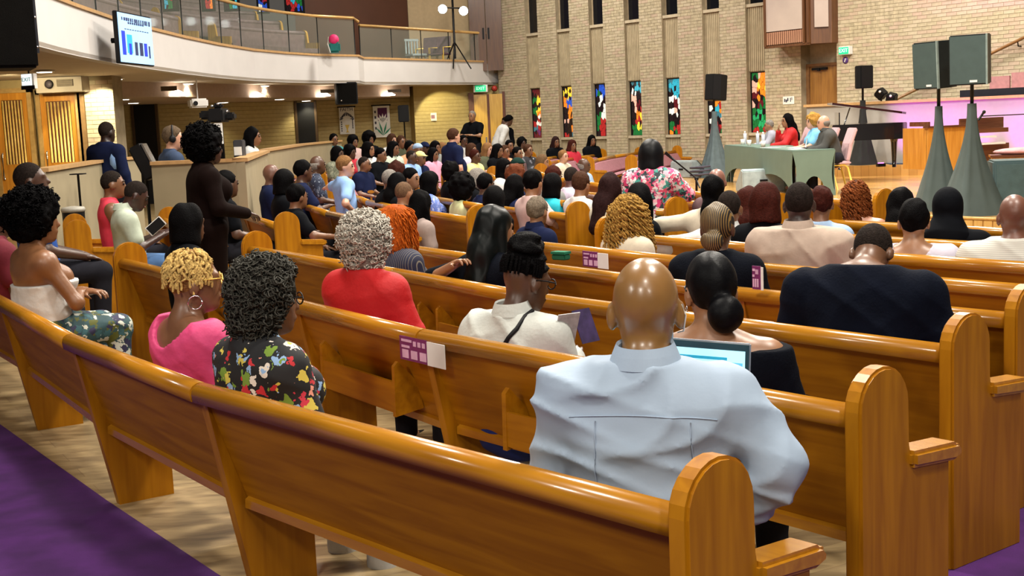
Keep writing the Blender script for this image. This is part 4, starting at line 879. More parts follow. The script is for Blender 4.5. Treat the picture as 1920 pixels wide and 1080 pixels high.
# printed cards hung on the pew backs
CARDP = mat('card_purple', (0.16, 0.02, 0.11), rough=0.5, var=0.15, scale=40); CARDK = mat('card_pink', (0.65, 0.40, 0.55), rough=0.5)
def rear_card(kpew, x0, x1, ytop, h, label, split=0.66):
    t, P = pewobj[kpew]
    def hit(px):
        d = ray(px, ytop); r2 = d[:2]
        for i in range(len(P) - 1):
            tt = (P[i + 1] - P[i]) / np.linalg.norm(P[i + 1] - P[i]); nn = np.array([tt[1], -tt[0]]); o = P[i] + nn * 0.058
            den = r2 @ nn
            if abs(den) < 1e-6: continue
            k = (o @ nn) / den; q = r2 * k; m = (q - P[i]) @ tt
            if -0.02 <= m <= np.linalg.norm(P[i + 1] - P[i]) + 0.02 and k > 0: return cC + d * k
    A, B = hit(x0), hit(x1); dv = (B - A)[:2]; w = np.linalg.norm(dv); rz = math.atan2(dv[1], dv[0])
    c = thing('info_card', label, 'card', (A[0], A[1], A[2]), rz)
    q = MB().box(0, w * split, -0.004, 0, -h, 0).build('printed_half', CARDP, c); MB().box(w * split, w, -0.004, 0, -h * 1.02, -h * 0.04).build('pale_half', PAPER, c)
    m2 = MB()
    for j in range(2): m2.box(w * 0.05, w * (0.28 - 0.05 * j), -0.006, -0.004, -h * (0.22 + 0.25 * j), -h * (0.12 + 0.25 * j))
    for j in range(3): m2.box(w * (0.32 + 0.1 * j), w * (0.38 + 0.1 * j), -0.006, -0.004, -h * 0.35, -h * 0.15); m2.box(w * (0.06 + 0.2 * j), w * (0.20 + 0.2 * j), -0.006, -0.004, -h * 0.9, -h * 0.55)
    m2.build('print', CARDK, c)
rear_card((1, 1), 750, 833, 628, 0.10, 'purple and white printed card hung over the second-to-last pew back', 0.62)
rear_card((1, 3), 1093, 1140, 470, 0.085, 'dark printed card on the pew back behind the golden curly hair', 0.6)
rear_card((1, 3), 1411, 1431, 498, 0.11, 'dark narrow card on the pew back beside the gold-braided bun', 0.8)
# ------------------------------------------------------------------ stage furniture
SPX = mat('sage_spandex', (0.125, 0.19, 0.155), rough=0.6, var=0.06, scale=4)
def spandex_table(loc, rz, L, D, H, label):
    t = thing('skirted_table', label, 'table', loc, rz, 'tables of the panel')
    MB().box(-L / 2, L / 2, -D / 2, D / 2, H - 0.035, H).build('table_top', SPX, t, bevel=0.012)
    def side(n, w):
        pin = 0.06; k = 12; top = [(-w / 2, H - 0.02), (w / 2, H - 0.02)]
        right = [(w / 2 - pin * math.sin(math.pi * j / 6), (H - 0.02) * (1 - j / 6)) for j in range(1, 7)]
        fw = 0.12 if w > 1 else 0.16
        arch = [((w / 2 - fw) * math.cos(math.pi * j / k), 0.30 * math.sin(math.pi * j / k) + 0.0) for j in range(0, k + 1)]
        left = [(-x, z) for x, z in right][::-1]
        return top + right + arch + left
    for s, w, dd in ((0, L, D), (1, D, L), (2, L, D), (3, D, L)):
        pr = side(4, w); m2 = MB(); n = len(pr)
        v = [(x, 0, z) for x, z in pr] + [(x, 0.01, z) for x, z in pr]
        m2.add(v, [tuple(range(n))[::-1], tuple(range(n, 2 * n))] + [(i, (i + 1) % n, n + (i + 1) % n, n + i) for i in range(n)])
        o = m2.build('skirt_panel', SPX, t); o.rotation_euler = (0, 0, s * math.pi / 2); r = dd / 2
        o.location = (r * math.sin(s * math.pi / 2), -r * math.cos(s * math.pi / 2), 0)
    for x in (-L / 2 + 0.08, L / 2 - 0.08):
        for y in (-D / 2 + 0.08, D / 2 - 0.08): MB().tube([(x, y, 0), (x, y, H - 0.04)], 0.02, 6).build('leg', CHROME, t)
    return t
TH = 0.70; tdir = math.radians(93)
T1 = np.array([4.56, 20.55]); T2 = np.array([4.52, 23.15])
spandex_table((T1[0], T1[1], SZ), tdir, 2.45, 0.66, TH, 'sage stretch-covered panel table nearest the suited man')
spandex_table((T2[0], T2[1], SZ), tdir, 2.45, 0.66, TH, 'sage stretch-covered panel table farther from the suited man')
for i, (x, y, w) in enumerate([(4.45, 19.7, 0.21), (4.62, 20.4, 0.21), (4.4, 21.2, 0.3)]):
    o = MB().box(-w / 2, w / 2, -0.15, 0.15, 0, 0.006).build('paper_sheet', PAPER, None, (x, y, SZ + TH + 0.002), 0.3 * i); tag(o, 'white sheet of paper on the panel table %s' % ['before the suited man', 'before the blonde woman', 'left of the blonde woman'][i], 'paper')
def cup(x, y, label, h=0.12, r=0.035, m=PAPER, cat='cup'):
    t = thing('cup' if cat == 'cup' else 'bottle', label, cat, (x, y, SZ + TH + 0.002), 0, 'cups and bottles on the panel tables')
    MB().lathe([(r * 0.8, 0), (r, h), (r * 0.9, h)], n=12).build('body', m, t)
    if cat != 'cup': MB().lathe([(r * 0.4, h), (r * 0.4, h + 0.04), (0.0, h + 0.04)], n=10).build('cap', WHITEM, t)
CLB = mat('bottle_clear', (0.6, 0.65, 0.75), rough=0.1, var=0, alpha=0.6)
for i, (x, y) in enumerate([(4.38, 21.9), (4.5, 22.5), (4.35, 23.0), (4.6, 23.5), (4.4, 23.9), (4.5, 24.2)]):
    cup(x, y, ['white cup', 'water bottle'][i % 2] + ' on the far panel table, number %s from the woman in red' % ['one', 'two', 'three', 'four', 'five', 'six'][i], 0.1 if i % 2 == 0 else 0.2, 0.04 if i % 2 == 0 else 0.033, PAPER if i % 2 == 0 else CLB, 'cup' if i % 2 == 0 else 'bottle')
o = thing('table_microphone', 'small black microphone base on the table in front of the suited man', 'microphone', (4.62, 19.85, SZ + TH))
MB().lathe([(0.07, 0), (0.06, 0.02), (0, 0.025)], n=14).build('base', BLACK, o); MB().tube([(0, 0, 0.02), (0.03, 0, 0.16)], 0.008, 6).build('gooseneck', WHITEM, o)
# pink banquet chairs
PINKC = mat('pink_chair', (0.55, 0.36, 0.38), rough=0.7, var=0.06); YEL = mat('yellow_frame', (0.80, 0.55, 0.10), rough=0.35, var=0.05)
def banquet(loc, rz, label):
    t = thing('banquet_chair', label, 'chair', loc, rz, 'pink chairs at the panel')
    MB().box(-0.23, 0.23, -0.22, 0.23, 0.44, 0.50).build('seat', PINKC, t, bevel=0.02)
    MB().prism([(-0.20, 0.50), (-0.25, 0.75), (-0.33, 0.98), (-0.29, 1.0), (-0.20, 0.76), (-0.15, 0.50)], -0.22, 0.22).build('backrest', PINKC, t, bevel=0.015)
    for x in (-0.2, 0.2):
        MB().tube([(x, 0.24, 0.0), (x, 0.20, 0.40), (x, 0.16, 0.44), (x, -0.12, 0.44), (x, -0.17, 0.40), (x, -0.27, 0.0)], 0.016, 8).build('leg_frame', YEL, t)
    return t
PX_ = 5.02
banquet((PX_, 19.75, SZ), math.radians(90), 'pink chair with yellow frame under the man in the grey suit')
banquet((PX_, 20.75, SZ), math.radians(90), 'pink chair under the blonde woman in blue')
banquet((PX_, 22.6, SZ), math.radians(90), 'pink chair under the woman in red')
# loudspeakers on skirted tripods
SKG = mat('grey_skirt', (0.058, 0.078, 0.072), rough=0.75, var=0.08, scale=5); SPK = mat('speaker_teal', (0.055, 0.085, 0.08), rough=0.45, var=0.06); SKK = mat('black_skirt', (0.012, 0.013, 0.013), rough=0.8)
def skirt_stand(loc, rz, label, zs, hs, ws, ds, base, skm, spm, tilt=0.0, sz0=0.0, spk_yaw=0.0, badge=True):
    t = thing('skirted_loudspeaker', label, 'loudspeaker', loc, rz)
    m2 = MB(); rings = []; nb = 24; NZ = 9; hk = zs - 0.22
    for j in range(NZ + 1):
        f = j / NZ; z = hk * f; r = 0.045 + (base - 0.045) * ((1 - f) ** 1.9)
        ring = []
        for k in range(nb):
            a = 2 * math.pi * k / nb + math.pi / 4; sq = 1 / max(abs(math.cos(a)), abs(math.sin(a))); w = 1 + 0.10 * math.sin(8 * a + 1.0) * math.sin(math.pi * min(1, f * 1.3))
            ring.append((r * math.cos(a) * (0.72 * sq * 0.9 + 0.28) * w, r * math.sin(a) * (0.72 * sq * 0.9 + 0.28) * w, z))
        rings.append(ring)
    m2.add([v for r_ in rings for v in r_], [(j * nb + k, j * nb + (k + 1) % nb, (j + 1) * nb + (k + 1) % nb, (j + 1) * nb + k) for j in range(NZ) for k in range(nb)], True)
    m2.build('skirt', skm, t); MB().tube([(0, 0, 0.3), (0, 0, zs + 0.05)], 0.022, 8).build('pole', BLACK, t)
    c = empty('speaker_head', (0, 0, zs), spk_yaw, t); c.parent = t; c.rotation_euler = (tilt, 0, spk_yaw)
    prof = [(-ws / 2, -ds / 2), (ws / 2, -ds / 2), (ws / 2, ds * 0.05), (ws * 0.28, ds / 2), (-ws * 0.28, ds / 2), (-ws / 2, ds * 0.05)]
    MB().prismz(prof, 0, hs).build('cabinet', spm if spm is not SPK else mat('speaker_side', (0.012, 0.016, 0.016), rough=0.45), c, bevel=0.012); MB().box(-ws / 2 + 0.012, ws / 2 - 0.012, -ds / 2 - 0.012, -ds / 2, 0.015, hs - 0.015).build('grille', spm, c)
    if spm is SPK: MB().box(ws / 2 - 0.012, ws / 2 + 0.008, -ds / 2 - 0.014, -ds / 2 + 0.012, 0.0, hs).build('corner_strip', mat('speaker_edge', (0.22, 0.28, 0.26), rough=0.4), c)
    if badge: MB().box(ws * 0.05, ws * 0.25, -ds / 2 - 0.018, -ds / 2 - 0.012, 0.03, 0.055).build('badge', WHITEM, c)
    return t
def sp(x, y, z): p = atz(x, y, z); return (p[0], p[1], z)
Pa = aty(1760, 300, 15.9); skirt_stand((Pa[0], Pa[1], SZ), -0.15, 'grey-green loudspeaker on a grey skirted stand, left one of the big pair', aty(1764, 165, 15.9)[2] - SZ, 0.57, 0.42, 0.40, 0.33, SKG, SPK, tilt=0.05, spk_yaw=-0.98)
Pa = aty(1822, 300, 15.0); skirt_stand((Pa[0], Pa[1], SZ), 0.1, 'grey-green loudspeaker on a grey skirted stand, right one of the big pair', aty(1822, 158, 15.0)[2] - SZ, 0.57, 0.42, 0.40, 0.36, SKG, SPK, tilt=0.05, spk_yaw=-0.66)
Pa = aty(1340, 250, 26.3); skirt_stand((Pa[0], Pa[1], SZ), 0.3, 'dark loudspeaker on a skirted stand in front of the stained glass', aty(1345, 188, 26.3)[2] - SZ, 0.52, 0.36, 0.36, 0.33, mat('slate_skirt', (0.07, 0.10, 0.11), rough=0.7), BLACK, tilt=0.10, spk_yaw=2.0, badge=False)
Pa = aty(1618, 230, 24.6); skirt_stand((Pa[0], Pa[1], 0.5), 0.2, 'small black loudspeaker on a black skirted stand behind the piano', aty(1618, 166, 24.6)[2] - 0.5, 0.43, 0.28, 0.28, 0.24, SKK, BLACK, spk_yaw=0.15, badge=False)
# floor wedges and the big box at the right edge
def wedge(P, rz, label, s=1.0, m=None):
    t = thing('stage_monitor', label, 'stage monitor', P, rz); m = m or mat('wedge_grey', (0.26, 0.30, 0.30), rough=0.5)
    MB().prism([(-0.22 * s, 0), (0.22 * s, 0), (0.20 * s, 0.33 * s), (0.08 * s, 0.36 * s), (-0.22 * s, 0.12 * s)], -0.33 * s, 0.33 * s).build('cabinet', m, t, bevel=0.015)
    q = MB().box(-0.31 * s, 0.31 * s, -0.17 * s, 0.17 * s, 0, 0.012).build('grille', mat('wedge_grille', (0.07, 0.08, 0.07), rough=0.7), t, (0, -0.082 * s, 0.243 * s)); q.rotation_euler = (math.atan2(0.24, 0.30), 0, 0)
    MB().box(-0.06 * s, 0.06 * s, 0.205 * s, 0.22 * s, 0.16 * s, 0.19 * s).build('handle', BLACK, t)
wedge(sp(1291, 332, SZ), 2.2, 'grey floor monitor at the left end of the stage', 1.0)
wedge(sp(1425, 358, SZ), math.radians(185), 'grey floor monitor on the stage in front of the panel table', 1.05, mat('wedge_pale', (0.30, 0.36, 0.37), rough=0.5))
P = atz(1895, 402, SZ); t = thing('subwoofer', 'large dark teal subwoofer box at the right edge of the stage', 'subwoofer', (P[0] + 0.05, P[1] + 0.3, SZ), -0.25)
MB().box(-0.17, 0.75, -0.28, 0.3, 0.0, 0.62).build('cabinet', mat('sub_teal', (0.05, 0.09, 0.095), rough=0.5, var=0.1, scale=3), t, bevel=0.02); MB().box(-0.13, 0.72, -0.295, -0.28, 0.03, 0.58).build('grille', mat('sub_grille', (0.045, 0.085, 0.09), rough=0.6, bump=0.3, bscale=250), t)
# grand piano
BLK = mat('piano_black', (0.008, 0.007, 0.009), rough=0.10, var=0, coat=0.8)
pn = aty(1556, 250, 22.9); pz = 0.5
pn_t = thing('grand_piano', 'black grand piano with raised lid behind the panel table', 'piano', (pn[0], pn[1], pz), -0.18)
out = [(x * 0.86, y * 0.9) for x, y in [(0, -0.72), (0, 0.72), (0.45, 0.72), (0.85, 0.62), (1.2, 0.42), (1.42, 0.12), (1.5, -0.2), (1.48, -0.45), (1.38, -0.62), (1.2, -0.70), (0.8, -0.72)]][::-1]
MB().prismz(out, 0.53, 0.81).build('case', BLK, pn_t, bevel=0.01); MB().prismz([(x * 0.95 + 0.04, y * 0.93) for x, y in out], 0.78, 0.805).build('soundboard', mat('piano_gold', (0.45, 0.30, 0.10), rough=0.4), pn_t)
MB().box(-0.22, 0.02, -0.64, 0.64, 0.50, 0.58).build('key_bed', BLK, pn_t); MB().box(-0.20, -0.04, -0.58, 0.58, 0.58, 0.60).build('keys', WHITEM, pn_t)
lid = MB().prismz(out, 0, 0.035).build('lid', mat('piano_lid', (0.03, 0.006, 0.008), rough=0.15, coat=0.6), pn_t, (0, 0, 1.16)); lid.rotation_euler = (0.0, 0.17, 0)
MB().tube([(0.2, -0.6, 0.8), (0.3, -0.62, 1.10)], 0.012, 6).build('lid_prop', BLK, pn_t)
for x, y in ((0.13, -0.54), (0.13, 0.54), (1.08, -0.18)): MB().tube([(x, y, 0.03), (x, y, 0.15), (x, y, 0.46), (x, y, 0.55)], [0.035, 0.04, 0.055, 0.075], 8).build('leg', BLK, pn_t)
MB().box(0.10, 0.14, -0.06, 0.06, 0.05, 0.54).build('pedal_lyre', BLK, pn_t); MB().prism([(-0.5, 0.80), (-0.5, 1.02), (0.5, 1.02), (0.5, 0.80)], 0.12, 0.14).build('music_desk', BLK, pn_t)
# organ console
ORG = wood('organ_oak', (0.42, 0.17, 0.02), (0.56, 0.26, 0.04), rough=0.3, axis=2); DKW = wood('organ_dark', (0.08, 0.025, 0.012), (0.14, 0.05, 0.02), rough=0.25)
po = aty(1772, 280, 20.6); t = thing('organ_console', 'oak organ console with stepped manuals behind the big loudspeakers', 'organ', (po[0], po[1], pz), 0.25)
zt2 = aty(1745, 240, 20.6)[2] - pz
MB().box(-0.33, 0.40, -0.05, 0.02, 0.06, zt2).build('back_panel', ORG, t); MB().box(-0.36, 0.44, -0.08, 0.06, zt2, zt2 + 0.03).build('top_trim', DKW, t)
MB().box(-0.33, -0.28, 0.0, 0.7, 0.06, zt2).build('side_panel', ORG, t); MB().box(0.42, 1.25, 0.1, 0.75, 0.06, zt2 - 0.30).build('manual_case', DKW, t); MB().box(0.46, 1.2, 0.05, 0.7, zt2 - 0.12, zt2 - 0.05).build('upper_case', DKW, t)
MB().box(0.46, 1.1, -0.02, 0.12, zt2 - 0.31, zt2 - 0.28).build('keyboard', WHITEM, t); MB().box(0.5, 0.95, 0.0, 0.1, zt2 - 0.20, zt2 - 0.17).build('keyboard', WHITEM, t)
MB().box(0.45, 1.25, 0.25, 0.3, zt2 - 0.05, zt2 + 0.12).build('music_desk', DKW, t); MB().box(-0.33, -0.30, -0.05, 0.5, zt2 + 0.03, zt2 + 0.10).build('gallery_rail', DKW, t)
MB().box(-0.33, 0.40, -0.06, 0.02, 0.0, 0.06).build('plinth', ORG, t)
# bench with a pink cushion
pb = aty(1893, 300, 17.6); t = thing('organ_bench', 'oak bench with curved legs and a pink cushion beside the big loudspeakers', 'bench', (pb[0], pb[1], SZ), -0.3)
zb_ = aty(1890, 291, 17.6)[2] - SZ
MB().box(-0.23, 0.6, -0.18, 0.2, zb_ - 0.12, zb_ - 0.02).build('apron', ORG, t, bevel=0.01); MB().box(-0.26, 0.62, -0.2, 0.22, zb_ - 0.02, zb_ + 0.01).build('top', DKW, t)
MB().sph((0.2, 0, zb_ + 0.05), (0.42, 0.2, 0.055), 14, 8).build('cushion', mat('pink_cushion', (0.52, 0.27, 0.27), rough=0.9, bump=0.5, bscale=60), t)
for y in (-0.14, 0.15): MB().tube([(-0.16, y, zb_ - 0.08), (-0.24, y, zb_ - 0.2), (-0.22, y, 0.25), (-0.18, y, 0.0)], [0.04, 0.035, 0.028, 0.03], 8).build('leg', ORG, t); MB().tube([(0.5, y, zb_ - 0.1), (0.55, y, 0.0)], 0.03, 8).build('leg', ORG, t)
# boom microphone over the organ, gallery seat and drape
t = thing('boom_microphone', 'black boom microphone reaching in over the organ from the right', 'microphone', (po[0] + 1.6, po[1] - 0.3, pz))
A_ = aty(1838, 218, 20.0) - np.array([po[0] + 1.6, po[1] - 0.3, pz]); B_ = aty(1845, 210, 20.0) - np.array([po[0] + 1.6, po[1] - 0.3, pz])
MB().tube([(0.2, 0, 0), (0.2, 0, A_[2])], 0.012, 6).build('pole', BLACK, t); MB().tube([(0.2, 0, A_[2]), (A_[0], A_[1], A_[2])], 0.009, 6).build('boom', BLACK, t); MB().tube([tuple(A_ - np.array([0.03, 0, 0.06])), tuple(B_)], 0.018, 8).build('microphone', BLACK, t); MB().sph(tuple(B_), 0.028).build('windscreen', BLACK, t)
MB().lathe([(0.13, 0), (0.12, 0.02), (0.02, 0.03)], c=(0.2, 0, 0), n=14).build('base', BLACK, t)
sa = wpix(1815, 176, 0.7); gt = thing('gallery_seat', 'pink panelled gallery seat behind the parapet at the right edge', 'seat', (W0[0], W0[1], 0), WRZ)
z1_ = wpix(1870, 166, 0.7)[1]; z2_ = wpix(1900, 141, 0.7)[1]
for i in range(7): MB().box(0, 0.40, -0.02, 0.02, z1_, z2_ + 0.05 * i).build('panel', mat('gallery_pink', (0.38, 0.18, 0.18), rough=0.8), gt, (sa[0] + 0.36 + i * 0.42, -0.55 + 0.03 * i, 0))
MB().box(sa[0] + 0.36, sa[0] + 3.4, -0.75, -0.5, z1_ - 0.05, z1_).build('seat', MATS['gallery_pink'], gt); MB().box(sa[0] + 0.3, sa[0] + 3.4, -0.7, -0.52, 0.5, z1_ - 0.05).build('base', DARK, gt)
o = MB().box(sa[0], sa[0] + 3.5, -0.95, -0.9, 0.5, wpix(1870, 166, 0.9)[1]).build('drape', mat('black_drape', (0.006, 0.006, 0.012), rough=0.9, bump=0.3, bscale=20), None, (W0[0], W0[1], 0), WRZ); tag(o, 'black drape hung below the pink gallery seat', 'drape')
for i, (x, y) in enumerate(((1652, 176), (1672, 184))):
    s_, z_ = wpix(x, y, 1.22); t = thing('stage_light', 'small black stage light on the parapet %s' % ['tilted like a diamond', 'at the foot of the handrail'][i], 'stage light', (W0[0], W0[1], 0), WRZ)
    q = MB().box(-0.09, 0.09, -0.09, 0.09, -0.09, 0.09).build('head', BLACK, t, (s_, -1.22, z_), bevel=0.02); q.rotation_euler = (0.3, 0.75 if i == 0 else 0.25, 0.3)
    MB().tube([(s_, -1.22, z_ - 0.08), (s_, -1.22, zt + 0.05)], 0.02, 6).build('yoke', BLACK, t); MB().sph((s_ + 0.05, -1.32, z_ + 0.04), 0.025).build('lens', WHITEM, t)
# microphone stand in the aisle
mp_ = atz(1305, 420, 0.35); t = thing('microphone_stand', 'black boom microphone stand beside the standing woman in the floral blouse', 'microphone stand', (mp_[0], mp_[1], 0)); Ym = mp_[1]
def rel(x, y, Y=Ym): return tuple(aty(x, y, Y) - np.array([mp_[0], mp_[1], 0]))
MB().tube([(0, 0, 0.02), rel(1306, 335)], 0.014, 6).build('pole', BLACK, t); MB().tube([rel(1312, 352, Ym - 0.1), rel(1304, 333), rel(1266, 302)], 0.010, 6).build('boom', BLACK, t); MB().tube([rel(1266, 302), rel(1247, 286)], [0.012, 0.020], 8).build('microphone', BLACK, t)
MB().sph(rel(1306, 335), 0.026).build('clutch', BLACK, t)
for k in range(3): a = k * 2.1 + 0.5; MB().tube([(0, 0, 0.08), (0.28 * math.cos(a), 0.28 * math.sin(a), 0.01)], 0.010, 6).build('leg', BLACK, t)
P = atz(1318, 334, SZ); t = thing('cable_bundle', 'dark heap of coiled cable on the stage beside the left floor monitor', 'cable', (P[0], P[1], SZ))
MB().tube([(0.22 * math.cos(a) * (1 + 0.2 * math.sin(3 * a)), 0.16 * math.sin(a), 0.03 + 0.012 * a) for a in np.linspace(0, 18, 70)], 0.022, 6).build('coil', mat('cable_violet', (0.05, 0.045, 0.07)), t)
for i, (x, y) in enumerate(((1687, 297), (1720, 300))):
    P = atz(x, y, 0.5); t = thing('effects_rack', 'low black keyboard stand with a violet keyboard %s' % ['right of the piano', 'left of the organ'][i], 'stand', (P[0], P[1], 0.5), 0.2)
    MB().box(-0.2, 0.2, -0.12, 0.12, 0.28, 0.36).build('keyboard', mat('violet_gloss', (0.10, 0.03, 0.35), rough=0.15), t); MB().box(-0.2, 0.2, -0.12, 0.12, 0.04, 0.12).build('lower_shelf', BLACK, t)  # keyboard is plain glossy violet
    for s in (-0.19, 0.19): MB().tube([(s, 0, 0), (s, 0, 0.3)], 0.015, 6).build('leg', BLACK, t)
P = atz(1703, 306, 0.502); o = MB().box(-0.38, 0.38, -0.3, 0.5, 0, 0.012).build('rug', mat('blue_rug', (0.03, 0.045, 0.08), rough=0.95), None, (P[0], P[1], 0.502), -0.1); tag(o, 'dark blue rug on the platform between piano and organ', 'rug')
# ------------------------------------------------------------------ people: bodies, clothes and hair as smooth blended volumes
class Vol:
    def __init__(s, lo, hi, h):
        s.lo = np.array(lo, float); s.h = h; s.n = np.ceil((np.array(hi) - s.lo) / h).astype(int) + 1
        s.ax = [s.lo[i] + h * np.arange(s.n[i]) for i in range(3)]
        s.f = np.full(s.n, 0.25, np.float32)
    def sub(s, lo, hi):
        i0 = np.clip(np.floor((np.array(lo) - s.lo) / s.h).astype(int), 0, s.n); i1 = np.clip(np.ceil((np.array(hi) - s.lo) / s.h).astype(int) + 1, 0, s.n)
        sl = tuple(slice(a, b) for a, b in zip(i0, i1))
        if any(b <= a for a, b in zip(i0, i1)): return None, None
        X = s.ax[0][sl[0]][:, None, None]; Y = s.ax[1][sl[1]][None, :, None]; Z = s.ax[2][sl[2]][None, None, :]
        return sl, (X, Y, Z)
    def smin(s, sl, d, k):
        a = s.f[sl]; 
        if k <= 0: s.f[sl] = np.minimum(a, d); return
        hh = np.clip(0.5 + 0.5 * (a - d) / k, 0, 1); s.f[sl] = a * (1 - hh) + d * hh - k * hh * (1 - hh)
    def cap(s, a, b, ra, rb=None, k=0.03, S=(1, 1, 1), e=0.0):
        rb = ra if rb is None else rb; ra += e; rb += e
        a = np.array(a, float); b = np.array(b, float); S = np.array(S, float); c = (a + b) / 2
        m = max(ra, rb) / min(S.min(), 1) + k + 2 * s.h
        sl, g = s.sub(np.minimum(a, b) - m, np.maximum(a, b) + m)
        if sl is None: return s
        A = (a - c) * S; B = (b - c) * S; AB = B - A; L2 = max(AB @ AB, 1e-9)
        P = [(g[i] - c[i]) * S[i] - A[i] for i in range(3)]
        t = np.clip((P[0] * AB[0] + P[1] * AB[1] + P[2] * AB[2]) / L2, 0, 1)
        d = np.sqrt((P[0] - t * AB[0]) ** 2 + (P[1] - t * AB[1]) ** 2 + (P[2] - t * AB[2]) ** 2) - (ra + (rb - ra) * t)
        s.smin(sl, (d / S.max() ** 0.5).astype(np.float32), k); return s
    def _ell(s, c, r, R, m):
        c = np.array(c, float); r = np.array(r, float); sl, g = s.sub(c - r.max() - m, c + r.max() + m)
        if sl is None: return None, None
        P = [g[i] - c[i] for i in range(3)]
        if R is not None: P = [P[0] * R[0][j] + P[1] * R[1][j] + P[2] * R[2][j] for j in range(3)]
        k0 = np.sqrt((P[0] / r[0]) ** 2 + (P[1] / r[1]) ** 2 + (P[2] / r[2]) ** 2); k1 = np.sqrt((P[0] / r[0] ** 2) ** 2 + (P[1] / r[1] ** 2) ** 2 + (P[2] / r[2] ** 2) ** 2) + 1e-9
        return sl, (k0 * (k0 - 1) / k1).astype(np.float32)
    def ell(s, c, r, k=0.03, R=None, e=0.0):
        sl, d = s._ell(c, np.array(r) + e, R, k + 2 * s.h)
        if sl is not None: s.smin(sl, d, k)
        return s
    def cut_ell(s, c, r, R=None, k=0.0):
        sl, d = s._ell(c, r, R, 3 * s.h)
        if sl is not None: s.f[sl] = np.maximum(s.f[sl], -d)
        return s
    def plane(s, p, n):
        """removes everything on the n side of p"""
        X, Y, Z = s.ax[0][:, None, None], s.ax[1][None, :, None], s.ax[2][None, None, :]
        n = np.array(n, float); n /= np.linalg.norm(n)
        s.f = np.maximum(s.f, ((X - p[0]) * n[0] + (Y - p[1]) * n[1] + (Z - p[2]) * n[2]).astype(np.float32)); return s
    def noise(s, amp, freq, seed=0, vert=1.0, lo=None, hi=None):
        r = np.random.default_rng(seed); X, Y, Z = s.ax[0][:, None, None], s.ax[1][None, :, None], s.ax[2][None, None, :]
        f = 0
        for i in range(5):
            w = r.normal(size=3); w /= np.linalg.norm(w); w *= freq * (0.7 + 0.8 * r.random()); w[2] *= vert
            f = f + np.sin(X * w[0] + Y * w[1] + Z * w[2] + r.random() * 6.28 + 0.8 * np.sin((X * w[1] - Z * w[0]) * 0.6))
        s.f = s.f + (amp / 2.2 * f).astype(np.float32); return s
    def folds(s, amp, freq, seed=0):
        """cloth creases: long ridges running mostly down and across"""
        r = np.random.default_rng(seed); X, Y, Z = s.ax[0][:, None, None], s.ax[1][None, :, None], s.ax[2][None, None, :]; f = 0
        for i in range(4):
            a = r.uniform(-0.5, 0.5) + (1.0 if i % 2 else -0.9); w = freq * r.uniform(0.7, 1.3) * np.array([math.cos(a), 0.35, math.sin(a)])
            ph = X * w[0] + Y * w[1] + Z * w[2] + r.random() * 6.28 + 1.3 * np.sin(X * 7 + Z * 9 * r.uniform(0.6, 1.4) + r.random() * 6)
            msk = 0.5 + 0.5 * np.sin(X * r.uniform(6, 12) + Z * r.uniform(6, 14) + r.random() * 6.28)
            f = f + (1 - np.abs(np.sin(ph))) ** 2 * msk
        s.f = s.f - (amp * (f - 0.6)).astype(np.float32); return s
    def mesh(s):
        f = s.f; ins = f < 0; 
        if not ins.any(): return None
        f = f.copy(); f[0] = f[-1] = 0.2; f[:, 0] = f[:, -1] = 0.2; f[:, :, 0] = f[:, :, -1] = 0.2; ins = f < 0
        c = np.zeros(np.array(f.shape) - 1, np.int8)
        for dx in (0, 1):
            for dy in (0, 1):
                for dz in (0, 1): c += ins[dx:f.shape[0] - 1 + dx, dy:f.shape[1] - 1 + dy, dz:f.shape[2] - 1 + dz]
        I = np.argwhere((c > 0) & (c < 8)); idx = -np.ones(c.shape, np.int32); idx[I[:, 0], I[:, 1], I[:, 2]] = np.arange(len(I))
        cor = [(dx, dy, dz) for dx in (0, 1) for dy in (0, 1) for dz in (0, 1)]
        val = np.stack([f[I[:, 0] + a, I[:, 1] + b, I[:, 2] + d] for a, b, d in cor], 1)
        acc = np.zeros((len(I), 3)); cnt = np.zeros(len(I)); C = np.array(cor, float)
        for i in range(8):
            for j in range(i + 1, 8):
                if np.abs(C[i] - C[j]).sum() != 1: continue
                x = (val[:, i] < 0) != (val[:, j] < 0); t = np.where(x, val[:, i] / np.where(x, val[:, i] - val[:, j], 1), 0)
                acc += np.where(x[:, None], C[i] + t[:, None] * (C[j] - C[i]), 0); cnt += x
        V = (I + acc / cnt[:, None]) * s.h + s.lo
        F = []
        for ax in range(3):
            sh = [slice(None)] * 3; sh2 = [slice(None)] * 3; sh[ax] = slice(0, -1); sh2[ax] = slice(1, None)
            a, b = ins[tuple(sh)], ins[tuple(sh2)]; E = np.argwhere(a != b); 
            u1, u2 = [(1, 2), (2, 0), (0, 1)][ax]
            o1 = np.zeros(3, int); o1[u1] = 1; o2 = np.zeros(3, int); o2[u2] = 1
            q = [idx[tuple((E - o1 - o2).T)], idx[tuple((E - o2).T)], idx[tuple(E.T)], idx[tuple((E - o1).T)]]
            Q = np.stack(q, 1); fl = a[tuple(E.T)]; Q = np.where(fl[:, None], Q, Q[:, ::-1]); F.append(Q)
        return V, np.concatenate(F)
def rotm(yaw=0, pitch=0, roll=0):
    """head turn (yaw: + to its left), nod (pitch: + forward/down), tilt"""
    return np.array(Matrix.Rotation(yaw, 3, 'Z') @ Matrix.Rotation(-pitch, 3, 'X') @ Matrix.Rotation(roll, 3, 'Y'))
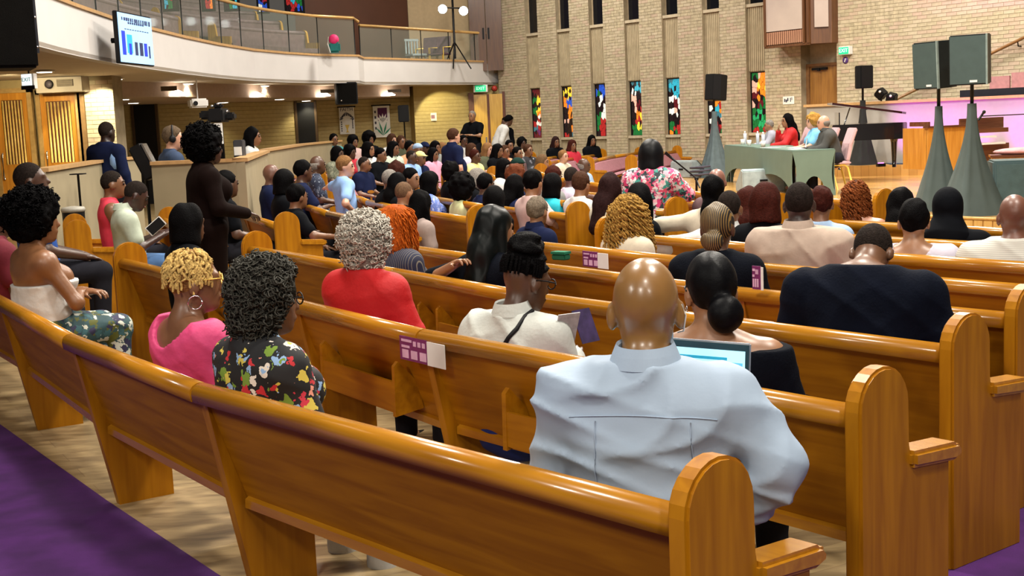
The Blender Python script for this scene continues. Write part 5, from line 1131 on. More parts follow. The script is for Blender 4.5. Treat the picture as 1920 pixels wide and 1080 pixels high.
# a relaxed right hand, wrist at the origin, fingers along +y, palm down, thumb on -x side; real fingers of unequal length
def hand_mesh(h, curl=0.5):
    v = Vol((-0.075, -0.03, -0.10), (0.065, 0.20, 0.05), h)
    v.cap((0, -0.02, 0), (0, 0.02, 0), 0.024, 0.027, 0.01, (1, 1, 1.25)); v.cap((-0.012, 0.03, 0), (-0.018, 0.085, -0.004), 0.026, 0.022, 0.02, (1, 1, 1.7)); v.cap((0.014, 0.03, 0), (0.024, 0.078, -0.004), 0.024, 0.02, 0.02, (1, 1, 1.7))
    for i, (x, y, l, sp_) in enumerate([(-0.031, 0.088, 0.070, -0.12), (-0.010, 0.093, 0.078, -0.03), (0.011, 0.090, 0.072, 0.05), (0.030, 0.080, 0.056, 0.14)]):
        p = np.array([x, y, -0.004]); a = -curl * 0.35; seg = [0.45, 0.32, 0.25]; r = 0.0095 - 0.0008 * (i == 3)
        for j in range(3):
            d = np.array([math.sin(sp_), math.cos(sp_) * math.cos(a), math.sin(a)]) * l * seg[j]; v.cap(p, p + d, r, r - 0.001, 0.006); p = p + d; r -= 0.001; a -= curl * 0.65
    p = np.array([-0.026, 0.022, -0.006])
    for l, dx, dz, r in ((0.042, -0.75, -0.25, 0.0125), (0.032, -0.45, -0.35, 0.0105), (0.025, -0.2, -0.4, 0.0092)):
        d = np.array([dx, math.sqrt(max(0.1, 1 - dx * dx - dz * dz)), dz]) * l; v.cap(p, p + d, r, r - 0.001, 0.007); p = p + d
    return v.mesh()
HANDS = {}
def hand(h, side, curl):
    key = (h, curl)
    if key not in HANDS: HANDS[key] = hand_mesh(h, curl)
    V, F = HANDS[key]; V = V.copy(); F = F.copy()
    if side > 0: pass
    else: V[:, 0] *= -1; F = F[:, ::-1]
    return V, F
SHOE_ME = {}
SEAT = 0.455
def person(name_label, loc, rz, top, seated=True, skin=(0.10, 0.045, 0.025), h=0.016, lean=0.0, side=0.0, yaw=0.0, nod=0.0, tilt=0.0, twist=0.0, build=1.0,
           shirt=None, sleeve='short', neck='crew', pants=None, hair=None, hairm=None, armL='lap', armR='lap', hands=True, face=False, group=None, folds=0.0, base=0.0, extra=None, legs=True, dress=False, slim=1.0, cat='person', hs=1.0, collar=False):
    """loc: xy under the hips; top: height of the crown above the floor the person is on (base)"""
    t0 = SEAT if seated else 0.0
    if seated: u_ = (top - SEAT) / 0.87; P0 = SEAT + 0.085
    else: u_ = top / 1.72; P0 = 0.93 * u_
    s = u_; sh = math.sin(lean); chh = math.cos(lean)
    def T(x, y, z):  # torso frame: z measured from the pelvis
        z *= s; x *= s; y *= s
        return np.array([x + z * math.sin(side), y + z * sh, P0 + z * chh * math.cos(side)])
    pel = T(0, 0, 0); chest = T(0, 0.0, 0.30); nb = T(0, -0.015, 0.50)
    R = rotm(yaw, nod, tilt); hs *= 1.09; hc = T(0, 0.012, 0.775 - 0.275 * hs) + (R @ np.array([0, 0.022, 0.155])) * s * hs  # head centre
    HD = lambda x, y, z: hc + (R @ np.array([x, y, z])) * s * hs
    b = build; sw = 0.178 * b * (0.93 if slim < 1 else 1)
    shR = T(sw, -0.01, 0.408); shL = T(-sw, -0.01, 0.408)
    pose = {'lap': ((0.235 * b, 0.03, 0.16), (0.12, 0.30, 0.09)), 'down': ((0.25 * b, -0.02, 0.13), (0.26 * b, 0.05, -0.12)), 'crossed': ((0.25 * b, 0.10, 0.17), (-0.06, 0.26, 0.20)), 'phone': ((0.24 * b, 0.05, 0.15), (0.10, 0.30, 0.26)),
            'chin': ((0.20, 0.22, 0.16), (0.06, 0.20, 0.46)), 'table': ((0.25, 0.16, 0.20), (0.12, 0.40, 0.17)), 'raised': ((0.30, 0.16, 0.36), (0.14, 0.16, 0.60)), 'hips': ((0.38, -0.12, 0.20), (0.20, 0.06, 0.05)), 'backrest': ((0.44, -0.08, 0.38), (0.70, -0.06, 0.36)), 'reach': ((0.33, 0.10, 0.25), (0.28, 0.36, 0.22)), 'behind': ((0.38, -0.12, 0.30), (0.16, -0.22, 0.30)), 'elbowback': ((0.40, -0.12, 0.355), (0.13, -0.17, 0.46)), 'folded': ((0.26 * b, 0.14, 0.19), (0.0, 0.30, 0.22))}
    arms = {}
    for sd, sp_, ar in ((1, shR, armR), (-1, shL, armL)):
        if isinstance(ar, str): e, w = pose[ar]; e = T(sd * e[0], e[1], e[2]); w = T(sd * w[0], w[1], w[2])
        else: e, w = np.array(ar[0], float), np.array(ar[1], float)
        arms[sd] = (sp_, e, w)
    if seated:
        hipz = SEAT + 0.075; kn = 0.39 * min(1.05, s); hips = [(sd, np.array([sd * 0.095 * b, 0.0, hipz]), np.array([sd * 0.13, kn, SEAT + 0.06]), np.array([sd * 0.13, kn - 0.02, 0.09]), np.array([sd * 0.14, kn + 0.13, 0.045])) for sd in (1, -1)]
    else:
        hips = [(sd, np.array([sd * 0.09 * b, pel[1], P0 - 0.01]), np.array([sd * 0.10, pel[1] + 0.02, P0 * 0.53]), np.array([sd * 0.10, pel[1] - 0.03, 0.09]), np.array([sd * 0.11, pel[1] + 0.12, 0.045])) for sd in (1, -1)]
    pts = [hc + 0.2, hc - 0.2, pel + [0.24 * b, 0.2, 0.1], pel - [0.24 * b, 0.22, 0.12]] + [q for a in arms.values() for q in a[1:]] + [q for l in hips for q in l[2:]]
    lo = np.min(pts, 0) - 0.13; hi = np.max(pts, 0) + 0.13
    if not legs: lo[2] = max(lo[2], 0.28)
    lo[2] = max(lo[2], -0.04)
    def torso(v, e=0.0, k=0.05):
        v.cap(T(0, 0.0, 0.0), T(0, -0.005, 0.20), 0.160 * b * s, 0.142 * b * s, k, (1, 1.32, 1), e); v.cap(T(0, -0.01, 0.18), T(0, -0.014, 0.33), 0.145 * b * s, 0.150 * b * s, k, (1, 1.35, 1), e)
        v.cap(T(-sw * 0.62, -0.02, 0.37), T(sw * 0.62, -0.02, 0.37), 0.075 * s, 0.075 * s, 0.06, (1, 1, 1), e)
        for q_ in (1, -1): v.cap(T(q_ * 0.02, -0.022, 0.485), T(q_ * sw * 0.9, -0.014, 0.418), 0.044 * s * b ** 0.5, 0.050 * s, 0.05, (1, 1, 1), e); v.ell(T(q_ * 0.085 * b, -0.045, 0.36), np.array([0.075 * b, 0.055, 0.10]) * s, 0.05, None, e)
        if slim < 1: v.ell(T(0.075, 0.10, 0.30), np.array([0.07, 0.07, 0.075]) * s * b, 0.05, None, e); v.ell(T(-0.075, 0.10, 0.30), np.array([0.07, 0.07, 0.075]) * s * b, 0.05, None, e)
        elif b > 1.05: v.ell(T(0, 0.09, 0.12), np.array([0.14, 0.11, 0.15]) * s * b, 0.05, None, e)
    def arm(v, sd, e=0.0, upto=1.0, flare=0.0):
        a0, a1, a2 = arms[sd]; q = slim * (0.94 + 0.06 * b)
        v.ell(a0, np.array([0.062, 0.062, 0.066]) * s * q, 0.05, None, e)
        u1 = min(1.0, upto / 0.55); v.cap(a0, a0 + (a1 - a0) * u1, 0.054 * s * q, (0.054 - 0.012 * u1) * s * q, 0.04, (1, 1, 1), e + flare)
        if upto > 0.55:
            u2 = min(1.0, (upto - 0.55) / 0.45); v.cap(a1, a1 + (a2 - a1) * u2, 0.042 * s * q, (0.042 - 0.015 * u2) * s * q, 0.03, (1, 1, 1), e + flare * 0.7)
    def legsf(v, e=0.0, upto=1.0):
        for sd, hp, kn, an, to in hips:
            v.cap(hp, kn, 0.088 * b * s ** 0.5, 0.060, 0.04, (1, 1, 1), e)
            if upto > 0.5: v.cap(kn, kn + (an - kn) * min(1, (upto - 0.5) * 2), 0.058, 0.042, 0.03, (1, 1, 1), e)
        v.ell(pel + np.array([0, -0.02, -0.02]), np.array([0.17 * b, 0.13, 0.11]) * s ** 0.5, 0.05, None, e)
    # --- body
    v = Vol(lo, hi, h); torso(v); arm(v, 1); arm(v, -1)
    if legs: legsf(v); [v.cap(an, to, 0.04, 0.032, 0.03) for sd, hp, kn, an, to in hips]
    v.cap(T(0, -0.012, 0.46), HD(0, -0.025, -0.05), 0.058 * s * (b ** 0.5), 0.053 * s * hs, 0.03)
    v.ell(HD(0, -0.012, 0.025), np.array([0.074, 0.094, 0.094]) * s * hs, 0.02, R); v.ell(HD(0, 0.022, -0.035), np.array([0.058, 0.070, 0.082]) * s * hs, 0.03, R); v.ell(HD(0, 0.058, -0.093), np.array([0.028, 0.028, 0.024]) * s * hs, 0.03, R)
    if h < 0.035:
        v.cap(HD(0, 0.086, 0.005), HD(0, 0.103, -0.028), 0.009 * s, 0.0135 * s, 0.016); v.cap(HD(-0.035, 0.078, 0.022), HD(0.035, 0.078, 0.022), 0.012 * s, 0.012 * s, 0.02)
        v.cap(HD(-0.018, 0.088, -0.062), HD(0.018, 0.088, -0.062), 0.010 * s, 0.010 * s, 0.012)
        for sd in (1, -1): v.ell(HD(sd * 0.078, -0.010, -0.014), np.array([0.012, 0.022, 0.034]) * s * hs, 0.007, R @ rotm(0, 0.15, 0)); v.ell(HD(sd * 0.030, 0.083, 0.004), np.array([0.016, 0.010, 0.010]) * s, 0.0, R) if False else None
    V, F = v.mesh()
    if hands:
        hh = 0.006 if h < 0.012 else (0.009 if h < 0.02 else 0.014)
        for sd in (1, -1):
            a0, a1, a2 = arms[sd]; HV, HF = hand(hh, sd, 0.7); fwd = (a2 - a1) / np.linalg.norm(a2 - a1); upv = np.array([0, 0, 1.0])
            if abs(fwd[2]) > 0.85: upv = np.array([0, 1.0, 0])
            rt = np.cross(fwd, upv); rt /= np.linalg.norm(rt); upv = np.cross(rt, fwd); Mx = np.stack([rt, fwd, upv], 1)
            HV = (HV * s) @ Mx.T + a2 - fwd * 0.012; F = np.concatenate([F, HF + len(V)]); V = np.concatenate([V, HV])
    me = mesh_np('person', V, F); me.materials.append(skin_mat(skin)); o = link('person', me, None, None, (loc[0], loc[1], base), rz); tag(o, name_label, cat, group)
    SEEDS[0] += 1; sd0 = SEEDS[0]
    # --- clothes
    sho = None
    if shirt is not None:
        v = Vol(lo, hi, h); ee = 0.013 + 0.008 * (folds > 0) + 0.25 * h; torso(v, ee, 0.06); up = {'long': 0.97, 'short': 0.36, 'half': 0.55, 'none': 0.0, 'cap': 0.2, 'three': 0.75}[sleeve]
        if up > 0: arm(v, 1, ee, up, 0.006); arm(v, -1, ee, up, 0.006)
        if dress: legsf(v, ee + 0.02, 0.72)
        if neck in ('crew', 'collar', 'vee'): v.cap(T(0, -0.015, 0.47), T(0, -0.016, 0.53), 0.060 * s * b ** 0.4, 0.058 * s * b ** 0.4, 0.03, (1, 1, 1), ee * 0.5)
        if folds > 0: v.folds(folds * 1.6, 19, sd0)
        zt_ = {'crew': 0.532, 'collar': 0.518, 'vee': 0.525, 'scoop': 0.51, 'off': 0.455, 'strapless': 0.285, 'wide': 0.50}[neck]
        nrm = T(0, 0, 1) - T(0, 0, 0); v.plane(T(0, 0, zt_), nrm)
        if neck in ('scoop', 'wide', 'off'): v.cut_ell(T(0, -0.05, 0.51), np.array([0.115 if neck == 'scoop' else (0.155 if neck == 'wide' else 0.22), 0.14, 0.11 if neck == 'scoop' else (0.15 if neck == 'wide' else 0.10)]) * s)
        if neck in ('crew', 'collar', 'vee'): v.cut_ell(T(0, -0.012, 0.565), np.array([0.058, 0.062, 0.05]) * s * b ** 0.4)
        if not dress: v.plane((0, 0, (pel[2] - 0.10 if not seated else SEAT - 0.01)), (0, 0, -1))
        if sleeve in ('none',) and neck != 'strapless': pass
        r = v.mesh()
        if r is not None: me = mesh_np('shirt', *r); me.materials.append(shirt); sho = link('dress' if dress else 'shirt', me, None, o)
        if collar:
            m2 = MB(); n = 40; c0 = T(0, -0.015, 0.505); ax = (T(0, 0, 1) - T(0, 0, 0)); ax /= np.linalg.norm(ax)
            rings = []
            for (rr_, zz) in ((0.070, -0.02), (0.064, 0.048), (0.070, 0.055), (0.080, 0.030), (0.092, -0.004), (0.082, -0.010)):
                ring = []
                for k in range(n):
                    a = math.pi * 0.62 + (2 * math.pi - math.pi * 0.24) * k / (n - 1); x, y = rr_ * math.cos(a) * b ** 0.4, rr_ * 1.02 * math.sin(a) * b ** 0.4; p = c0 + np.array([x, y, 0]) * s + ax * zz * s * (1 + 0.1 * math.sin(a)); ring.append(p)
                rings.append(ring)
            m2.add([p for r_ in rings for p in r_], [(i * n + k, i * n + k + 1, ((i + 1) % 6) * n + k + 1, ((i + 1) % 6) * n + k) for i in range(6) for k in range(n - 1)], False); m2.build('collar', shirt, o)
    if pants is not None and legs:
        v = Vol(lo, hi, h); legsf(v, 0.014 + 0.2 * h, 0.97)
        if folds > 0: v.folds(folds, 22, sd0 + 5)
        r = v.mesh(); me = mesh_np('trousers', *r); me.materials.append(pants); link('trousers', me, None, o)
    if legs and (not seated or h < 0.012):
        for sd, hp, kn, an, to in hips:
            m2 = Vol(np.minimum(an, to) - 0.09, np.maximum(an, to) + 0.1, max(h, 0.012)); m2.cap(an + [0, -0.02, -0.03], to + [0, 0.03, -0.005], 0.045, 0.04, 0.02, (1, 1, 1), 0.008); m2.plane((0, 0, 0.0), (0, 0, -1)); r = m2.mesh()
            if r: me = mesh_np('shoe', *r); me.materials.append(MATS['black_paint']); link('shoe', me, None, o)
    ctx = dict(o=o, HD=HD, T=T, R=R, hc=hc, s=s * hs, h=h, arms=arms, hips=hips, sd=sd0, pel=pel, shirt=sho)
    if hair: add_hair(ctx, hair, hairm)
    if face: add_face(ctx)
    if extra: extra(ctx)
    return o
SEEDS = [100]
def skin_mat(c):
    key = 'skin_%d_%d_%d' % tuple(int(x * 1000) for x in c)
    if key in MATS: return MATS[key]
    m = mat(key, c, rough=0.42, var=0.10, scale=14, spec=0.5); b = m.node_tree.nodes['Principled BSDF']; b.inputs['Subsurface Weight'].default_value = 0.08; b.inputs['Subsurface Radius'].default_value = (0.02, 0.008, 0.004); b.inputs['Coat Weight'].default_value = 0.12; b.inputs['Coat Roughness'].default_value = 0.3
    return m
def add_face(c):
    HD, R, s = c['HD'], c['R'], c['s']
    m2 = MB()
    for sd in (1, -1): m2.sph(HD(sd * 0.031, 0.0845, 0.004), 0.0115 * s, 8, 5)
    m2.build('eyes', mat('eye_dark', (0.02, 0.012, 0.01), rough=0.2, var=0), c['o'])
    MB().sph(HD(0, 0.0955, -0.060), (0.022 * s, 0.006 * s, 0.007 * s), 10, 5).build('lips', mat('lips', (0.22, 0.05, 0.045), rough=0.4, var=0), c['o'])
    m2 = MB()
    for sd in (1, -1): m2.tube([HD(sd * 0.014, 0.090, 0.026), HD(sd * 0.032, 0.091, 0.031), HD(sd * 0.050, 0.080, 0.026)], 0.004 * s, 5)
    m2.build('eyebrows', mat('brow_dark', (0.015, 0.01, 0.008), var=0), c['o'])
def hvol(c, back=0.16, down=0.16, up=0.2, sidew=0.18, hmul=1.0):
    hc, s = c['hc'], c['s']; return Vol(hc - np.array([sidew, max(back, sidew), down]) * s, hc + np.array([sidew, max(0.16, sidew), up]) * s, max(0.007, c['h'] * 0.9 * hmul))
def finish_hair(c, v, m, name='hair'):
    r = v.mesh()
    if r is None: return None
    me = mesh_np(name, *r); me.materials.append(m); return link(name, me, None, c['o'])
def face_cut(c, v, f=0.058, low=-0.02):
    HD, R = c['HD'], c['R']; v.cut_ell(HD(0, 0.105 + f - 0.058, -0.045), np.array([0.075, 0.075, 0.115]) * c['s'], R)
def add_hair(c, kind, m):
    HD, R, s, T = c['HD'], c['R'], c['s'], c['T']; sd0 = c['sd']
    A = lambda *x: np.array(x) * s
    if kind == 'stubble':
        v = hvol(c); v.ell(HD(0, -0.014, 0.027), A(0.0765, 0.0965, 0.0965), 0, R); v.plane(HD(0, 0.05, 0.04), R @ np.array([0, 1, -0.9])); v.plane(HD(0, -0.06, -0.055), R @ np.array([0, -0.3, -1])); finish_hair(c, v, m)
    elif kind == 'short':
        v = hvol(c); v.ell(HD(0, -0.016, 0.032), A(0.084, 0.104, 0.104), 0, R); v.noise(0.004, 90, sd0); v.plane(HD(0, 0.060, 0.05), R @ np.array([0, 1, -0.75])); v.plane(HD(0, -0.07, -0.075), R @ np.array([0, 0.1, -1])); face_cut(c, v); finish_hair(c, v, m)
    elif kind == 'fringe':   # bald crown with hair round the sides
        v = hvol(c); v.ell(HD(0, -0.018, 0.0), A(0.082, 0.098, 0.085), 0, R); v.plane(HD(0, 0, 0.035), R @ np.array([0, 0, 1])); v.plane(HD(0, 0.02, 0), R @ np.array([0, 1, 0])); v.plane(HD(0, -0.06, -0.07), R @ np.array([0, 0, -1])); finish_hair(c, v, m)
    elif kind in ('afro', 'bigafro', 'curly'):
        k = {'afro': 1.0, 'bigafro': 1.25, 'curly': 1.05}[kind]; v = hvol(c, 0.26, 0.22, 0.26, 0.24); v.ell(HD(0, -0.028, 0.045), A(0.112, 0.118, 0.115) * k, 0, R); v.ell(HD(0, -0.05, -0.02), A(0.098, 0.085, 0.085) * k, 0.03, R); v.noise(0.010, 75, sd0); v.noise(0.005, 150, sd0 + 1); face_cut(c, v, 0.066); finish_hair(c, v, m)
    elif kind == 'bob':
        v = hvol(c, 0.2, 0.24, 0.2, 0.2); v.ell(HD(0, -0.018, 0.035), A(0.092, 0.110, 0.106), 0, R); v.cap(HD(0, -0.035, 0.0), HD(0, -0.04, -0.095), 0.100 * s, 0.105 * s, 0.03, (1, 1.1, 1)); v.plane(HD(0, 0, -0.135), R @ np.array([0, -0.2, -1])); v.noise(0.004, 60, sd0, 0.3); face_cut(c, v, 0.062); finish_hair(c, v, m)
    elif kind in ('long', 'longer', 'wavy', 'ponytail', 'locs'):
        dn = {'long': 0.30, 'longer': 0.42, 'wavy': 0.34, 'ponytail': 0.32, 'locs': 0.34}[kind]; v = hvol(c, 0.24, dn + 0.12, 0.2, 0.22); v.ell(HD(0, -0.016, 0.034), A(0.089, 0.107, 0.106), 0, R)
        w = 0.05 if kind == 'ponytail' else 0.088
        base_ = HD(0, -0.05, -0.03); b2 = T(0, -0.125, 0.52) * 0.4 + HD(0, -0.075, -0.13) * 0.6; b3 = np.array([b2[0], b2[1] - 0.035, b2[2] - (dn - 0.12) * s]); b3[1] = min(b3[1], T(0, -0.165, 0.35)[1])
        v.cap(base_, b2, w * 1.05 * s, w * s, 0.04, (1, 1.15, 1)); v.cap(b2, b3, w * 1.0 * s, w * (0.8 if kind != 'wavy' else 1.0) * s, 0.04, (1, 1.5, 1))
        if kind not in ('ponytail',):
            for sd in (1, -1): v.cap(HD(sd * 0.062, -0.01, 0.0), HD(sd * 0.075, -0.015, -0.15), 0.034 * s, 0.036 * s, 0.03)
        v.noise(0.005 if kind != 'wavy' else 0.010, 70 if kind != 'wavy' else 55, sd0, 0.35); face_cut(c, v, 0.060); finish_hair(c, v, m)
    elif kind in ('bun', 'topbun'):
        v = hvol(c, 0.26, 0.2, 0.3, 0.2); v.ell(HD(0, -0.016, 0.030), A(0.0835, 0.103, 0.101), 0, R)
        v.ell(HD(0, -0.125, -0.055) if kind == 'bun' else HD(0, -0.05, 0.155), A(0.055, 0.048, 0.052), 0.012, R); v.plane(HD(0, 0.06, 0.04), R @ np.array([0, 1, -0.8])) if False else None
        v.noise(0.003, 80, sd0); face_cut(c, v, 0.058); v.plane(HD(0, 0.02, -0.06), R @ np.array([0, 0.9, -1])) if kind == 'topbun' else None; finish_hair(c, v, m)
    elif kind == 'scarf':
        v = hvol(c, 0.24, 0.34, 0.2, 0.22); v.ell(HD(0, -0.014, 0.03), A(0.092, 0.108, 0.106), 0, R); v.cap(HD(0, -0.02, -0.05), T(0, -0.03, 0.46), 0.085 * s, 0.15 * s, 0.04, (1, 1.2, 1)); face_cut(c, v, 0.066); finish_hair(c, v, m, 'headscarf')
    elif kind == 'cap':
        v = hvol(c); v.ell(HD(0, -0.012, 0.045), A(0.088, 0.108, 0.092), 0, R); v.plane(HD(0, 0, 0.03), R @ np.array([0, 0.12, -1])); v.ell(HD(0, 0.10, 0.038), A(0.07, 0.075, 0.010), 0.01, R); finish_hair(c, v, m, 'hat')
def tubes_np(paths, radii, n=5):
    """many tapering tubes as one mesh; paths: list of (k,3)"""
    VV = []; FF = []; off = 0
    for P, r in zip(paths, radii):
        P = np.asarray(P); k = len(P); t = np.gradient(P, axis=0); t /= np.linalg.norm(t, axis=1)[:, None] + 1e-9
        up = np.array([0.3, 0.5, 0.81]); a = np.cross(t, up); a /= np.linalg.norm(a, axis=1)[:, None] + 1e-9; b = np.cross(t, a)
        r = np.broadcast_to(np.asarray(r, float), (k,)); th = 2 * np.pi * np.arange(n) / n
        V = P[:, None] + r[:, None, None] * (a[:, None] * np.cos(th)[None, :, None] + b[:, None] * np.sin(th)[None, :, None])
        i = np.arange(k - 1)[:, None]; j = np.arange(n)[None]
        F = np.stack([i * n + j, i * n + (j + 1) % n, (i + 1) * n + (j + 1) % n, (i + 1) * n + j], -1).reshape(-1, 4)
        VV.append(V.reshape(-1, 3)); FF.append(F + off); off += k * n
    return np.concatenate(VV), np.concatenate(FF)
def curls(c, m, n=900, rad=(0.115, 0.125, 0.118), cen=(0, -0.025, 0.045), size=0.011, thick=0.0035, jitter=0.02, turns=1.6, cutf=0.07, name='curls'):
    r = np.random.default_rng(c['sd']); R, s = c['R'], c['s']; paths = []
    for i in range(n):
        d = r.normal(size=3); d /= np.linalg.norm(d)
        if d[1] > 0.35 and d[2] < 0.45: continue
        if d[2] < -0.75: continue
        p = np.array(cen) + d * np.array(rad) * (1 + r.normal() * 0.05); t = np.linspace(0, 1, 9); ax = d + r.normal(size=3) * 0.5; ax /= np.linalg.norm(ax); e1 = np.cross(ax, r.normal(size=3)); e1 /= np.linalg.norm(e1); e2 = np.cross(ax, e1)
        ang = turns * 2 * np.pi * t + r.random() * 6; q = size * (0.7 + 0.6 * r.random())
        P = p + e1 * (q * np.cos(ang))[:, None] + e2 * (q * np.sin(ang))[:, None] + ax * ((t - 0.5) * size * 2.4)[:, None] - np.array([0, 0, 0.25 * size]) * t[:, None]
        paths.append((R @ (P * s).T).T + c['hc'])
    V, F = tubes_np(paths, [np.linspace(thick, thick * 0.6, 9) * s] * len(paths), 4); me = mesh_np(name, V, F); me.materials.append(m); o = link(name, me, None, c['o']); o['kind'] = 'stuff'; return o

from mathutils.bvhtree import BVHTree
def on_cloth(c, pts, y0=-0.5, lift=0.002):
    """drops (x,z) points given in torso units onto the back of the garment"""
    me = c['shirt'].data; bv = BVHTree.FromPolygons([v.co for v in me.vertices], [p.vertices for p in me.polygons]); out = []
    for x, z in pts:
        P = c['T'](x, 0, z); h_ = bv.ray_cast(Vector((P[0], P[1] + y0, P[2])), Vector((0, 1, 0)))
        if h_[0] is not None: out.append((h_[0].x, h_[0].y - lift, h_[0].z))
    return out

def ringlets(c, m, n=220, length=0.42, w0=0.09, w1=0.17, d0=0.10, d1=0.13, thick=0.0065, coil=0.010, turns=9, seed=1, pts=34):
    """long coiled strands from the crown down the back"""
    r = np.random.default_rng(seed); s = c['s']; R = c['R']; P0 = []; th = r.uniform(-math.pi, 0, n) + r.normal(size=n) * 0.15
    paths = []
    for i in range(n):
        a = r.uniform(math.pi * 0.72, math.pi * 2.28); el = r.uniform(0.1, 1.35); L = length * r.uniform(0.7, 1.05); t = np.linspace(0, 1, pts)
        st = np.array([math.cos(a) * math.cos(el) * 0.088, math.sin(a) * math.cos(el) * 0.108 - 0.015, 0.03 + math.sin(el) * 0.104])
        dirx, diry = math.cos(a), math.sin(a); rx = w0 + (w1 - w0) * t; ry = d0 + (d1 - d0) * t * 0.7; k = np.clip(t * 3.0, 0, 1)
        x = st[0] * (1 - k) + dirx * rx * r.uniform(0.75, 1.0) * k; y = st[1] * (1 - k) + (diry * ry * r.uniform(0.85, 1.05) - 0.015) * k; z = st[2] - L * t ** 1.15 + 0.02 * np.sin(t * 3.14)
        ph = r.random() * 6.28; P = np.stack([x + coil * np.cos(turns * 2 * math.pi * t + ph), y + coil * np.sin(turns * 2 * math.pi * t + ph), z], 1)
        paths.append((P * s) @ (R.T) * 0.6 + (P * s) * 0.4 + c['hc'])
    V, F = tubes_np(paths, [np.linspace(thick, thick * 0.55, pts) * s] * n, 4); me = mesh_np('ringlets', V, F); me.materials.append(m); o = link('ringlets', me, None, c['o']); o['kind'] = 'stuff'; return o
# ------------------------------------------------------------------ placing people on the pews
FOCUS = np.array([4.6, 20.5])
def on_pew(key, px, py, fwd=0.27):
    t, P = pewobj[key]; r2 = ray(px, py)[:2]; best = None
    for i in range(len(P) - 1):
        L = np.linalg.norm(P[i + 1] - P[i]); tt = (P[i + 1] - P[i]) / L; nn = np.array([-tt[1], tt[0]]); o = P[i] + nn * fwd; den = r2 @ nn
        if abs(den) < 1e-6: continue
        k = (o @ nn) / den; q = r2 * k; m = (q - P[i]) @ tt
        if k > 0:
            ex = max(0, -m, m - L)
            if best is None or ex < best[0]: best = (ex, q, math.atan2(nn[1], nn[0]), (cC + ray(px, py) * k)[2])
    return best
def wrap(a): return (a + math.pi) % (2 * math.pi) - math.pi
def fit(z):
    s = min(1.06, max(0.94, (z - SEAT) / 0.87)); top = SEAT + 0.87 * s; return top, max(-0.30, min(0.15, z - top))
def pick_pew(px, py, zwant=1.22):
    best = None
    for key in pewobj:
        r = on_pew(key, px, py)
        if r is None or r[0] > 0.15: continue
        c = abs(r[3] - zwant) + r[0]
        if best is None or c < best[0]: best = (c, key, r)
    return best
SKD = (0.075, 0.032, 0.017); SKM = (0.17, 0.075, 0.036); SKL = (0.27, 0.13, 0.065); SKW = (0.52, 0.28, 0.19)
def hairmat(name, c, rough=0.65): return mat('hair_' + name, c, rough=rough, var=0.35, scale=70, bump=0.6, bscale=160, spec=0.04)
HK = hairmat('black', (0.0018, 0.0015, 0.0018)); HB_ = hairmat('brown', (0.05, 0.022, 0.012)); HG = hairmat('grey', (0.20, 0.18, 0.16)); HW = hairmat('white', (0.46, 0.42, 0.37)); HR = hairmat('auburn', (0.04, 0.009, 0.006)); HO = hairmat('orange', (0.33, 0.065, 0.008)); HY = hairmat('gold', (0.38, 0.20, 0.045)); HS = hairmat('stubble', (0.018, 0.013, 0.011), 0.8); HLB = hairmat('light_brown', (0.20, 0.10, 0.04))
def cloth(name, c, rough=0.85, var=0.08): return mat('cloth_' + name, c, rough=rough, var=var, scale=18, bump=0.07, bscale=90, spec=0.06 if max(c) < 0.1 else 0.3)
NAVY = cloth('navy', (0.008, 0.012, 0.04)); BLKC = cloth('black', (0.003, 0.0035, 0.005)); WHT = cloth('white', (0.54, 0.54, 0.53)); JEAN = cloth('denim', (0.06, 0.13, 0.28)); KHA = cloth('khaki', (0.40, 0.32, 0.22)); DKP = cloth('dark_trouser', (0.015, 0.015, 0.02)); LBL = cloth('light_blue', (0.24, 0.40, 0.72)); CREAM = cloth('cream', (0.55, 0.49, 0.38))
def seated(label, px, py, key=None, turn=0.0, yaw=None, zwant=1.22, dz=0.0, Y=None, hairup=0.0, **kw):
    """px,py: the crown in the photo; hairup: how far the hair stands above the crown"""
    if Y is not None:
        q = aty(px, py, Y); z = q[2]; fa = math.atan2(CY - q[1], CX - q[0]); q = q[:2]
    else:
        if key is None:
            b = pick_pew(px, py, zwant); key = b[1]; r = b[2]
        else: r = on_pew(key, px, py)
        q, fa, z = r[1], r[2], r[3]
    z -= hairup; top, base = fit(z + dz)
    rzb = fa - math.pi / 2 + turn
    if yaw is None:
        d = FOCUS - q; yaw = max(-0.75, min(0.75, 0.75 * wrap(math.atan2(d[1], d[0]) - (fa + turn))))
    dist = q[1]; h = kw.pop('h', max(0.0095, dist * 0.00145))
    kw.setdefault('lean', -0.06); kw.setdefault('pants', DKP)
    if kw.get('face') is None: kw['face'] = h < 0.04 and False
    return person(label, q, rzb, top, True, yaw=yaw, h=h, base=base, **kw)
def local(o_loc, rz, base, P):
    d = np.array(P) - np.array([o_loc[0], o_loc[1], base]); c, s = math.cos(-rz), math.sin(-rz); return np.array([d[0] * c - d[1] * s, d[0] * s + d[1] * c, d[2]])
